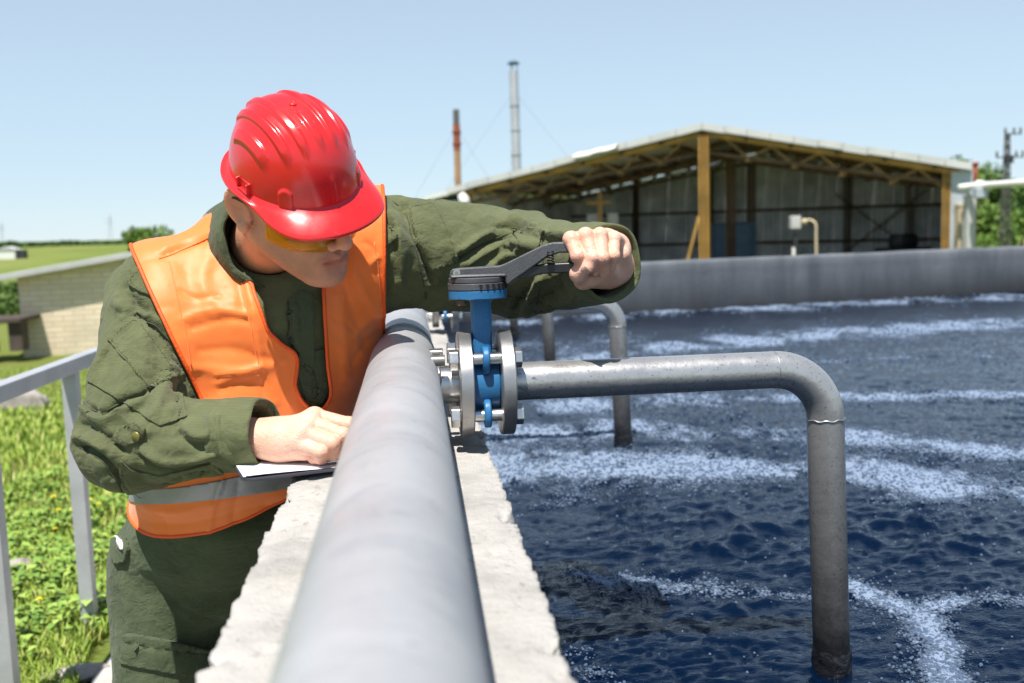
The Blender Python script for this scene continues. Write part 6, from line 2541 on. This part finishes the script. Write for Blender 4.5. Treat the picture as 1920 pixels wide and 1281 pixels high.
# ================================================================== head, hands: one body mesh
def sd_head_local(p):
    d = ell(p, (0, 0.002, 0.030), (0.074, 0.090, 0.078))
    d = smin(d, ell(p, (0, -0.03, -0.03), (0.057, 0.062, 0.082)), 0.03)
    for s in (-1, 1):
        d = smin(d, cone(p, (s * 0.050, 0.005, -0.052), (s * 0.020, -0.066, -0.098), 0.020, 0.018), 0.024)
        d = smin(d, ell(p, (s * 0.044, -0.064, -0.018), (0.022, 0.022, 0.018)), 0.022)
    d = smin(d, ell(p, (0, -0.082, -0.102), (0.021, 0.018, 0.017)), 0.022)
    d = smin(d, cone(p, (-0.03, -0.083, 0.020), (0.03, -0.083, 0.020), 0.013, 0.013), 0.02)
    for s in (-1, 1):
        d = smax(d, -ell(p, (s * 0.031, -0.102, -0.001), (0.017, 0.018, 0.012)), 0.012)
        d = smin(d, ell(p, (s * 0.031, -0.080, -0.001), (0.0125, 0.0125, 0.0115)), 0.004)
    # muzzle and mouth
    d = smin(d, ell(p, (0, -0.083, -0.066), (0.030, 0.016, 0.024)), 0.02)
    d = smin(d, cone(p, (0, -0.092, 0.010), (0, -0.1165, -0.034), 0.0075, 0.0105), 0.010)
    d = smin(d, ell(p, (0, -0.117, -0.038), (0.0105, 0.010, 0.009)), 0.006)
    for s in (-1, 1):
        d = smin(d, ell(p, (s * 0.0135, -0.104, -0.042), (0.0085, 0.010, 0.0075)), 0.006)
        d = smax(d, -ell(p, (s * 0.0068, -0.109, -0.0485), (0.0042, 0.0055, 0.0045)), 0.003)
    d = smin(d, cone(p, (-0.022, -0.0905, -0.0670), (0, -0.1000, -0.0640), 0.0045, 0.0060), 0.006)
    d = smin(d, cone(p, (0.022, -0.0905, -0.0670), (0, -0.1000, -0.0640), 0.0045, 0.0060), 0.006)
    d = smin(d, cone(p, (-0.016, -0.0920, -0.0755), (0.016, -0.0920, -0.0755), 0.0070, 0.0070), 0.006)
    d = smin(d, ell(p, (0, -0.0955, -0.0755), (0.013, 0.0075, 0.0062)), 0.005)
    cr = np.minimum(cone(p, (-0.026, -0.0945, -0.0698), (0, -0.1055, -0.0692), 0.0014, 0.0020), cone(p, (0.026, -0.0945, -0.0698), (0, -0.1055, -0.0692), 0.0014, 0.0020))
    d = smax(d, -cr, 0.0025)
    d = smax(d, -ell(p, (0, -0.1035, -0.0535), (0.0032, 0.004, 0.006)), 0.004)
    d = smax(d, -ell(p, (0, -0.1015, -0.0865), (0.016, 0.0055, 0.0045)), 0.007)
    # nasolabial shade comes from a real groove
    for s in (-1, 1):
        d = smax(d, -cone(p, (s * 0.021, -0.101, -0.044), (s * 0.033, -0.0875, -0.068), 0.0016, 0.0012), 0.006)
    # ears
    for s in (-1, 1):
        Re = rotm((0, 1, 0), s * 14) @ rotm((0, 0, 1), s * -24)
        c = np.array([s * 0.080, 0.018, -0.006])
        e = ell(p, c, (0.0075, 0.0195, 0.033), Re)
        e = smin(e, ell(p, c + np.array([-s * 0.002, -0.006, -0.028]), (0.007, 0.009, 0.011), Re), 0.006)
        e = smax(e, -ell(p, c + Re @ np.array([s * 0.0065, -0.002, 0.004]), (0.0065, 0.0115, 0.021), Re), 0.003)
        e = smin(e, ell(p, c + Re @ np.array([s * 0.0, -0.010, -0.006]), (0.006, 0.0045, 0.008), Re), 0.004)
        e = smin(e, cone(p, c + Re @ np.array([s * 0.002, 0.006, -0.016]), c + Re @ np.array([s * 0.002, 0.008, 0.014]), 0.0032, 0.003), 0.004)
        d = smin(d, e, 0.006)
    return d


neck_top = hl(0, 0.035, -0.07)


def sd_head(p):
    q = (p - HEAD_C) @ HR / HS
    d = sd_head_local(q) * HS
    d = smin(d, cone(p, neck_top, neckB - na * 0.05, 0.056, 0.062), 0.03)
    return d


HVv, HFf = surface_nets(sd_head, np.minimum(HEAD_C, neckB) - 0.19, np.maximum(HEAD_C, neckB) + 0.19, 0.0021)
HVv = laplace(HVv, HFf, 4)


# ---- hands
def hand_sdf(wrist, mcps, chains, thumb, pads, fore, rw=0.025):
    def f(p):
        d = cone(p, fore, wrist, 0.033, rw)
        pal = None
        for i, m in enumerate(mcps):
            c = cone(p, wrist, m, rw * 0.62, 0.0125)
            pal = c if pal is None else smin(pal, c, 0.022)
        for a, b in zip(mcps[:-1], mcps[1:]):
            pal = smin(pal, cone(p, a, b, 0.0105, 0.0105), 0.012)
        d = smin(d, pal, 0.025)
        for (a, b, ra, rb) in pads:
            d = smin(d, cone(p, a, b, ra, rb), 0.014)
        for m, ch in zip(mcps, chains):
            pts = [m] + [c[0] for c in ch]; rs = [0.0122] + [c[1] for c in ch]
            fd = None
            for (a, b, ra, rb) in zip(pts[:-1], pts[1:], rs[:-1], rs[1:]):
                c = cone(p, a, b, ra, rb)
                fd = c if fd is None else smin(fd, c, 0.0035)
            # knuckle swellings
            for q_, r_ in zip(pts[1:-1], rs[1:-1]):
                fd = smin(fd, np.linalg.norm(p - q_, axis=1) - r_ * 1.02, 0.004)
            d = smin(d, fd, 0.0026)
        pts = [t_[0] for t_ in thumb]; rs = [t_[1] for t_ in thumb]
        td_ = None
        for (a, b, ra, rb) in zip(pts[:-1], pts[1:], rs[:-1], rs[1:]):
            c = cone(p, a, b, ra, rb)
            td_ = c if td_ is None else smin(td_, c, 0.008)
        return smin(d, td_, 0.006)
    return f


def hand_mesh(sdf, pts, h=0.0014):
    pts = np.array(pts)
    v, f = surface_nets(sdf, pts.min(0) - 0.045, pts.max(0) + 0.045, h)
    return laplace(v, f, 4), f


# left hand closed round the lever
hL_mcp = [P(1082, 452, 1.570), P(1110, 447, 1.575), P(1137, 447, 1.580), P(1161, 456, 1.585)]
hL_ch = [
    [(P(1071, 449, 1.520), 0.0118), (P(1083, 480, 1.506), 0.0104), (P(1091, 497, 1.520), 0.0092)],
    [(P(1098, 442, 1.518), 0.0118), (P(1111, 484, 1.503), 0.0104), (P(1117, 505, 1.519), 0.0092)],
    [(P(1125, 441, 1.521), 0.0112), (P(1130, 484, 1.505), 0.0100), (P(1132, 509, 1.521), 0.0089)],
    [(P(1151, 447, 1.530), 0.0104), (P(1150, 480, 1.514), 0.0090), (P(1147, 499, 1.524), 0.0081)],
]
hL_wr = P(1160, 505, 1.640)
hL_thumb = [(P(1128, 520, 1.585), 0.017), (P(1094, 525, 1.553), 0.0140), (P(1084, 514, 1.522), 0.0118), (P(1103, 501, 1.503), 0.0100)]
hL_pads = [(P(1140, 520, 1.60), P(1112, 518, 1.548), 0.020, 0.016), (P(1160, 508, 1.60), P(1162, 478, 1.566), 0.020, 0.016), (P(1148, 512, 1.58), P(1140, 506, 1.548), 0.018, 0.013), (P(1164, 470, 1.585), P(1160, 498, 1.60), 0.014, 0.018)]
fL_h = hand_sdf(hL_wr, hL_mcp, hL_ch, hL_thumb, hL_pads, P(1135, 500, 1.75), 0.027)
hLv, hLf = hand_mesh(fL_h, [hL_wr, P(1140, 500, 1.70)] + hL_mcp + [c[0] for ch in hL_ch for c in ch] + [t_[0] for t_ in hL_thumb])

# right hand resting on the clipboard
hR_mcp = [P(590, 781, 1.465), P(582, 794, 1.446), P(570, 811, 1.434), P(556, 831, 1.428)]
hR_ch = [
    [(P(654, 796, 1.450), 0.0106), (P(672, 818, 1.450), 0.0095), (P(672, 842, 1.452), 0.0085)],
    [(P(643, 816, 1.428), 0.0108), (P(650, 842, 1.434), 0.0098), (P(638, 854, 1.442), 0.0085)],
    [(P(623, 832, 1.414), 0.0106), (P(624, 850, 1.424), 0.0096), (P(610, 856, 1.434), 0.0085)],
    [(P(603, 848, 1.410), 0.0096), (P(601, 858, 1.422), 0.0088), (P(588, 861, 1.432), 0.0080)],
]
hR_wr = P(522, 824, 1.458)
hR_thumb = [(P(560, 826, 1.49), 0.015), (P(600, 826, 1.49), 0.0120), (P(632, 835, 1.48), 0.0105), (P(652, 846, 1.465), 0.0090)]
hR_pads = [(P(530, 838, 1.452), P(572, 846, 1.436), 0.018, 0.014), (P(540, 818, 1.47), P(592, 796, 1.468), 0.020, 0.015), (P(530, 826, 1.45), P(575, 822, 1.44), 0.022, 0.017)]
fR_h = hand_sdf(hR_wr, hR_mcp, hR_ch, hR_thumb, hR_pads, P(430, 818, 1.48), 0.0265)
hRv, hRf = hand_mesh(fR_h, [hR_wr, P(470, 815, 1.47)] + hR_mcp + [c[0] for ch in hR_ch for c in ch] + [t_[0] for t_ in hR_thumb])

# slim body inside the clothes joins head and hands
def sd_inner(p):
    d = sweep(p, [(pelv, axP, 0.105, 0.075), (waist + np.array([0, 0.03, 0]), axP * 0.6 + axS * 0.4, 0.105, 0.075), (chest + np.array([0, 0.02, 0]), axS, 0.125, 0.08), (neckB, axS, 0.05, 0.05)])
    for a, b, c, m in ((shR, elbR, hR_wr, 0), (shL, elbL, hL_wr, 0)):
        d = smin(d, smin(cone(p, a, b, 0.045, 0.040), cone(p, b, c, 0.038, 0.024), 0.015), 0.015)
    d = smin(d, cone(p, neckB - na * 0.06, neckB + na * 0.02, 0.058, 0.054), 0.03)
    for h, k, f_ in ((hipR, kneeR, footR), (hipL, kneeL, footL)):
        d = smin(d, smin(cone(p, h, k, 0.075, 0.055), cone(p, k, f_, 0.05, 0.035), 0.03), 0.03)
    return d


BV, BF = surface_nets(sd_inner, np.minimum.reduce([footR, footL, elbR]) - 0.12, np.maximum.reduce([elbL, neckB, hL_wr]) + 0.14, 0.012)
allV = np.concatenate([HVv, hLv, hRv, BV])
o1, o2, o3 = len(HVv), len(HVv) + len(hLv), len(HVv) + len(hLv) + len(hRv)
allF = np.concatenate([HFf, hLf + o1, hRf + o2, BF + o3])
tint = np.ones((len(allV), 3))
hq = (HVv - HEAD_C) @ HR / HS
nb = 1 + 0.25 * fbm(hq * 60, 2, 5)
# lips, stubble, short hair
lip = np.exp(-((hq[:, 2] + 0.0700) / 0.0085) ** 2) * sstep(0.027, 0.019, np.abs(hq[:, 0])) * sstep(-0.086, -0.092, hq[:, 1])
stub = sstep(-0.035, -0.075, hq[:, 2] + 0.35 * np.maximum(0, hq[:, 1] + 0.03)) * sstep(-0.145, -0.115, hq[:, 2]) * sstep(0.045, 0.0, hq[:, 1])
stub = np.maximum(stub, np.exp(-((hq[:, 2] + 0.054) / 0.008) ** 2) * sstep(0.03, 0.02, np.abs(hq[:, 0])) * sstep(-0.08, -0.09, hq[:, 1]))
hair = sstep(0.0, 0.012, hq[:, 2] - 0.012 + 0.25 * np.minimum(0, 0.03 - hq[:, 1]) + 0.02 * 0) * sstep(-0.055, -0.03, hq[:, 1]) * (np.abs(hq[:, 0]) < 0.0795)
hair = np.maximum(hair, sstep(0.035, 0.05, hq[:, 1]) * sstep(-0.075, -0.06, hq[:, 2]) * (np.abs(hq[:, 0]) < 0.0795))
tl = np.ones((len(HVv), 3))
tl = tl * (1 - 0.30 * stub[:, None] * np.clip(nb, 0.6, 1.3)[:, None] * np.array([0.95, 0.95, 0.9]))
tl = tl * (1 - lip[:, None] * np.array([0.22, 0.45, 0.42]))
tl = tl * (1 - hair[:, None]) + hair[:, None] * np.array([0.10, 0.10, 0.10])
tint[:o1] = tl
for a, b, mc, ch in ((o1, o2, hL_mcp, hL_ch), (o2, o3, hR_mcp, hR_ch)):
    v = allV[a:b]
    kn = np.zeros(len(v))
    for c in ch:
        for q_, r_ in c[:2]:
            kn = np.maximum(kn, np.exp(-((np.linalg.norm(v - q_, axis=1) / 0.013) ** 2)))
        kn = np.maximum(kn, 0.8 * np.exp(-((np.linalg.norm(v - c[2][0], axis=1) / 0.012) ** 2)))
    tint[a:b] *= 1 - kn[:, None] * np.array([0.0, 0.16, 0.18])
    tint[a:b] *= np.array([1.12, 1.40, 1.64])  # sunlit hands paler than the face; the light is in the tint
body = mesh_obj('body', allV, allF, M_SKIN, PERSON)
_ca = body.data.color_attributes.new('tint', 'FLOAT_COLOR', 'POINT')
_ca.data.foreach_set('color', np.concatenate([np.clip(tint, 0, 1.8), np.ones((len(allV), 1))], 1).astype(np.float32).ravel())


# fingernails lie on the finger tips that face the camera
def nail(tip, prev, r, out, w=0.0062, L=0.0095):
    ax_ = tip - prev; ax_ /= np.linalg.norm(ax_)
    out = out - (out @ ax_) * ax_; out /= np.linalg.norm(out)
    s = np.cross(ax_, out)
    V, F = [], []
    n, m = 9, 9
    for i in range(n):
        for j in range(m):
            u = (i / (n - 1) - 0.5) * 2; v_ = (j / (m - 1) - 0.5) * 2
            uu = u * math.sqrt(max(0, 1 - 0.35 * v_ * v_ * (0.5 + 0.5 * abs(v_))))
            ang = uu * w / r
            rr = r * 1.0 + 0.0003
            V.append(tip + ax_ * (v_ * L / 2 + 0.001) + (out * math.cos(ang) + s * math.sin(ang)) * rr)
    for i in range(n - 1):
        for j in range(m - 1):
            F.append((i * m + j, i * m + j + 1, (i + 1) * m + j + 1, (i + 1) * m + j))
    o = mesh_obj('fingernail', V, np.array(F), M_NAIL, body)
    o.modifiers.new('thick', 'SOLIDIFY').thickness = 0.0006


tocam = lambda q: (CAM - q) / np.linalg.norm(CAM - q)
for k in (1, 2, 3):
    nail(hL_ch[k][2][0], hL_ch[k][1][0], hL_ch[k][2][1], tocam(hL_ch[k][2][0]) - 0.6 * _u, 0.0042 if k == 3 else 0.0048, 0.0075)
nail(hL_thumb[3][0], hL_thumb[2][0], hL_thumb[3][1], tocam(hL_thumb[3][0]) + 0.15 * _r - 0.1 * _u, 0.0078, 0.0125)

# ================================================================== safety glasses
M_LENS = NT('amber_lens')
M_LENS.set(color=(0.95, 0.50, 0.02), rough=0.03, trans=0.75, ior=1.3, spec=0.5, alpha=0.88)
M_LENS = M_LENS.m


def glasses():
    V, F = [], []
    n, m = 60, 8
    for i in range(n):
        a = math.radians(-80 + 160 * i / (n - 1))
        for j in range(m):
            t_ = j / (m - 1)
            drop = 0.049 * (1 - 0.30 * abs(a / 1.4) ** 2) * (1 - 0.55 * math.exp(-(a / 0.12) ** 2))
            z = 0.016 - t_ * (0.016 + drop)
            rx, ry = 0.078, 0.080
            q = (rx * math.sin(a), -0.028 - ry * math.cos(a) + 0.004 * t_ * t_, z)
            V.append(hl(*q))
    for i in range(n - 1):
        for j in range(m - 1):
            F.append((i * m + j, i * m + j + 1, (i + 1) * m + j + 1, (i + 1) * m + j))
    g = mesh_obj('safety_glasses', V, np.array(F), M_LENS, PERSON)
    g.modifiers.new('thick', 'SOLIDIFY').thickness = 0.0018
    top = np.array([V[i * m] for i in range(n)])
    MB().tube(top, 0.0024, 8).build('frame', M_TRIG, g, True)
    for s in (-1, 1):
        p0 = hl(s * 0.077, -0.04, 0.012)
        MB().tube(catmull([p0, hl(s * 0.0835, -0.01, 0.013), hl(s * 0.085, 0.02, 0.012), hl(s * 0.082, 0.045, -0.004)], 5), 0.0030, 8).build('temple', M_TRIG, g, True)


glasses()

# ================================================================== hard hat
def mat_helmet():
    t = NT('red_plastic')
    c = t.ramp(t.noise(6, 4), [(0.3, (0.60, 0.014, 0.016)), (0.7, (0.68, 0.022, 0.022))])
    scuff = t.ramp(t.noise(42, 7, 0.75, t.mapping((1, 3, 1))), [(0.62, 0.0), (0.72, 0.35)])
    c = t.mix(scuff, c, (0.62, 0.10, 0.10))
    r = t.ramp(t.noise(30, 5), [(0.35, 0.20), (0.7, 0.34)])
    t.set(color=c, rough=r, spec=0.5, coat=0.25, coat_rough=0.12, sss=0.0, normal=t.bump(t.noise(120, 3), 0.03, 0.002))
    return t.m


M_HELM = mat_helmet()


def hard_hat():
    RX, RYF, RYB, HZ = 0.1015, 0.128, 0.128, 0.122
    ZR = 0.034
    hatR = rotm((1, 0, 0), 2)
    KH = 0.83
    def hat(x, y, z):
        q = np.stack([x, y, np.asarray(z) * 1.06], -1) * KH @ hatR.T + np.array([0.003, -0.009, ZR + 0.001])
        return HEAD_C + (q * HS) @ HRH.T
    n = 400
    th = np.linspace(0, 2 * np.pi, n, endpoint=False)       # th = 0 is the front (-y)
    sx, cy = np.sin(th), -np.cos(th)
    ry = np.where(cy < 0, RYF, RYB)
    m = 130
    V = []
    ph = np.linspace(0, math.pi / 2 - 0.012, m)
    ridges = [(0.0, -0.104, -0.022, 0.0078), (0.029, -0.102, 0.095, 0.0078), (-0.029, -0.102, 0.095, 0.0078), (0.056, -0.092, 0.082, 0.0072), (-0.056, -0.092, 0.082, 0.0072), (0.080, -0.062, 0.05, 0.0062), (-0.080, -0.062, 0.05, 0.0062)]
    pts = []
    for p in ph:
        k = math.cos(p) ** 0.72
        x = RX * k * sx; y = ry * k * cy; z = np.full(n, HZ * math.sin(p) ** 1.05)
        pts.append(np.stack([x, y, z], -1))
    pts.append(np.array([[0, 0, HZ]]))
    S = np.concatenate(pts)
    idx = np.arange(m * n).reshape(m, n)
    F = np.stack([idx[:-1], np.roll(idx[:-1], -1, 1), np.roll(idx[1:], -1, 1), idx[1:]], -1).reshape(-1, 4)
    Fl = [tuple(f) for f in F] + [(int(idx[-1, i]), int(idx[-1, (i + 1) % n]), m * n) for i in range(n)]
    # ridges, front crease, temple bumps
    Nn = S / np.array([RX ** 2, 0.124 ** 2, HZ ** 2]); Nn /= np.linalg.norm(Nn, axis=1)[:, None]
    lift = np.zeros(len(S))
    up = sstep(0.030, 0.045, S[:, 2])
    for (rx, y0, y1, w) in ridges:
        # ridges run front to back, bending with the dome
        curve = rx * (1 - 0.10 * ((S[:, 1] + 0.0) / 0.12) ** 2)
        dd = np.abs(S[:, 0] - curve)
        if rx == 0.0: y1_ = y1
        wid = w * np.clip(1.0, 0.3, 1)
        prof = 1 - sstep(0.55, 1.15, dd / wid)
        prof = prof * sstep(0, 0.022, S[:, 1] - y0 - dd * 0.8) * sstep(0, 0.016, y1 - S[:, 1])
        lift = np.maximum(lift, 0.0046 * prof * up)
    front = np.exp(-(S[:, 0] / 0.0035) ** 2) * (S[:, 1] < 0) * sstep(0.055, 0.04, S[:, 2]) * sstep(0.004, 0.012, S[:, 2])
    lift += 0.0013 * front
    for a0 in (-0.66, 0.66):
        aa = np.arctan2(S[:, 0], -S[:, 1])
        u = (aa - a0) * 0.11; vz = S[:, 2]
        inside = (1 - sstep(0.0095, 0.0125, np.abs(u))) * sstep(0.037, 0.030, vz + (u / 0.012) ** 2 * 0.008)
        lift += 0.0030 * inside
    S2 = S + Nn * lift[:, None]
    shell = mesh_obj('hard_hat', hat(S2[:, 0], S2[:, 1], S2[:, 2]), Fl, M_HELM, PERSON)
    # brim: gutter rim all round, a peak in front
    a = np.minimum(th, 2 * np.pi - th)
    ext = 0.015 + 0.035 * sstep(1.25, 0.45, a) + 0.006 * sstep(2.2, 3.1, a)
    rows = []
    prof = [(0.0, 0.0, 0.003), (0.0, 0.10, 0.001), (0.0, 0.35, -0.0012), (0.0, 0.62, -0.0045), (0.0, 0.86, -0.0085), (0.0, 0.97, -0.0105), (0.0, 1.0, -0.0125), (0.0, 0.97, -0.0142), (0.0, 0.86, -0.0122), (0.0, 0.5, -0.0065), (0.0, 0.05, -0.0040), (0.0, -0.03, -0.0030)]
    nx_, ny_ = sx / RX, cy / ry
    nl = np.hypot(nx_, ny_); ox, oy = nx_ / nl, ny_ / nl
    for (_, e, dz) in prof:
        droop = dz * (0.8 + 0.9 * sstep(1.5, 0.4, a))
        side = 0.004 * np.sin(np.clip(a, 0, math.pi)) ** 2
        # side edge lifts into a small gutter
        lip = np.where(e > 0.8, 0.006 * sstep(0.9, 1.4, a), 0.0)
        crown = -0.010 * (np.abs(np.sin(th)) ** 2) * (e > 0.3) * e * sstep(1.5, 0.3, a)
        rows.append(np.stack([RX * sx + ox * ext * e, ry * cy + oy * ext * e, droop + side + lip + crown], -1))
    B = np.concatenate(rows); k = len(prof)
    idx = np.arange(k * n).reshape(k, n)
    F = np.stack([idx[:-1], np.roll(idx[:-1], -1, 1), np.roll(idx[1:], -1, 1), idx[1:]], -1).reshape(-1, 4)[:, ::-1]
    mesh_obj('brim', hat(B[:, 0], B[:, 1], B[:, 2]), F, M_HELM, shell)
    # ear-muff slots at the sides
    for s in (-1, 1):
        c = np.array([s * (RX - 0.002), -0.012, 0.013])
        mb = MB()
        for (cx, cy_, cz, bx, by, bz) in ((0.002, 0.0, -0.006, 0.010, 0.034, 0.003), (0.002, -0.0155, 0.003, 0.010, 0.003, 0.016), (0.002, 0.0155, 0.003, 0.010, 0.003, 0.016), (-0.001, 0, 0.003, 0.004, 0.030, 0.016)):
            q = np.array([[x, y, z] for x in (-1, 1) for y in (-1, 1) for z in (-1, 1)], float) * np.array([bx, by, bz]) / 2 + c + np.array([s * cx, cy_, cz])
            mb.add(hat(q[:, 0], q[:, 1], q[:, 2]), [(0, 1, 3, 2), (4, 6, 7, 5), (0, 4, 5, 1), (2, 3, 7, 6), (0, 2, 6, 4), (1, 5, 7, 3)])
        mb.build('side_slot', M_HELM, shell, bevel=0.0012)
    # inner headband
    hb = []
    for zz in (0.012, -0.016):
        hb.append(np.stack([RX * 0.86 * sx, ry * 0.86 * cy, np.full(n, zz)], -1))
    HB = np.concatenate(hb); idx = np.arange(2 * n).reshape(2, n)
    F = np.stack([idx[:-1], np.roll(idx[:-1], -1, 1), np.roll(idx[1:], -1, 1), idx[1:]], -1).reshape(-1, 4)
    o = mesh_obj('headband', hat(HB[:, 0], HB[:, 1], HB[:, 2]), F, M_TRIG, shell)
    o.modifiers.new('thick', 'SOLIDIFY').thickness = 0.002
    # small round moulding on the crown
    q = np.array([[0.004, -0.004, HZ]])
    c0 = hat(q[:, 0], q[:, 1], q[:, 2])[0]
    MB().lathe([(0.0, 0.0055), (0.0022, 0.005), (0.0024, 0.0022), (0.001, 0.002), (0.001, 0.0)], c0, HRH @ np.array([0, 0, 1.0]), 18).build('crown_button', M_HELM, shell, True)


hard_hat()
# ================================================================== clipboard
def clipboard():
    z0 = WZ + 0.012
    N_ = PG(545, 889, z0)
    a = math.radians(17)
    e1 = np.array([math.cos(a), math.sin(a), 0]); e2 = np.array([-math.sin(a), math.cos(a), 0]); ez = np.array([0, 0, 1.0])
    W, L = 0.225, 0.31
    o_ = N_ - e1 * 0.065
    root = empty('clipboard', o_ + e1 * W / 2 + e2 * L / 2, 'dark clipboard with white paper lying on the wall under the resting hand', 'clipboard')
    def slab(w0, w1, l0, l1, z, t, r, name, mat, wave=0.0):
        n = 10
        pts = []
        for (cx, cy, s) in ((w0 + r, l0 + r, 180), (w1 - r, l0 + r, 270), (w1 - r, l1 - r, 0), (w0 + r, l1 - r, 90)):
            for i in range(n):
                b = math.radians(s + 90 * i / (n - 1))
                pts.append(o_ + e1 * (cx + r * math.cos(b)) + e2 * (cy + r * math.sin(b)))
        MB().prism(pts, ez * z, ez * (z + t)).build(name, mat, root, bevel=0.0006)
    slab(0, W, 0, L, -0.004, 0.004, 0.022, 'board', simple('dark_blue_grey_board', (0.045, 0.045, 0.062), 0.45, 0, 0.15, 20))
    # paper sheets, slightly curled at the near corner
    mp = simple('white_paper', (0.80, 0.80, 0.81), 0.8, 0, 0.03, 20)
    for k in range(3):
        V, F = [], []
        n, m = 22, 30
        for i in range(n):
            for j in range(m):
                w = 0.008 + (W - 0.018) * i / (n - 1) - 0.003 * k; l = 0.004 + (L - 0.02) * j / (m - 1) + 0.002 * k
                curl = 0.010 * max(0, 1 - j / 7) ** 2 * max(0, math.cos(i / (n - 1) * 3 + k)) * (0.6 + 0.4 * k)
                V.append(o_ + e1 * w + e2 * l + ez * (0.0008 + 0.0006 * k + curl * 0.5))
        for i in range(n - 1):
            for j in range(m - 1): F.append((i * m + j, (i + 1) * m + j, (i + 1) * m + j + 1, i * m + j + 1))
        mesh_obj('paper', V, np.array(F), mp, root)
    # spring clip near the right edge
    mc = simple('chrome_clip', (0.62, 0.62, 0.63), 0.16, 1.0, 0.05, 20)
    c = o_ + e1 * (W * 0.72) + e2 * 0.022 + ez * 0.006
    MB().tube(np.array([c - e1 * 0.045, c + e1 * 0.045]), 0.0045, 14).build('clip_roll', mc, root, True)
    MB().prism([c - e1 * 0.04 + e2 * 0.0, c + e1 * 0.04, c + e1 * 0.032 + e2 * 0.034 - ez * 0.003, c - e1 * 0.032 + e2 * 0.034 - ez * 0.003], ez * -0.001, ez * 0.001).build('clip_plate', mc, root, bevel=0.0005)
    for s in (-1, 1):
        MB().lathe([(-0.003, 0.0), (-0.003, 0.006), (0.003, 0.006), (0.003, 0.0)], c + e1 * 0.046 * s, e1, 14).build('clip_end', mc, root, True)


clipboard()
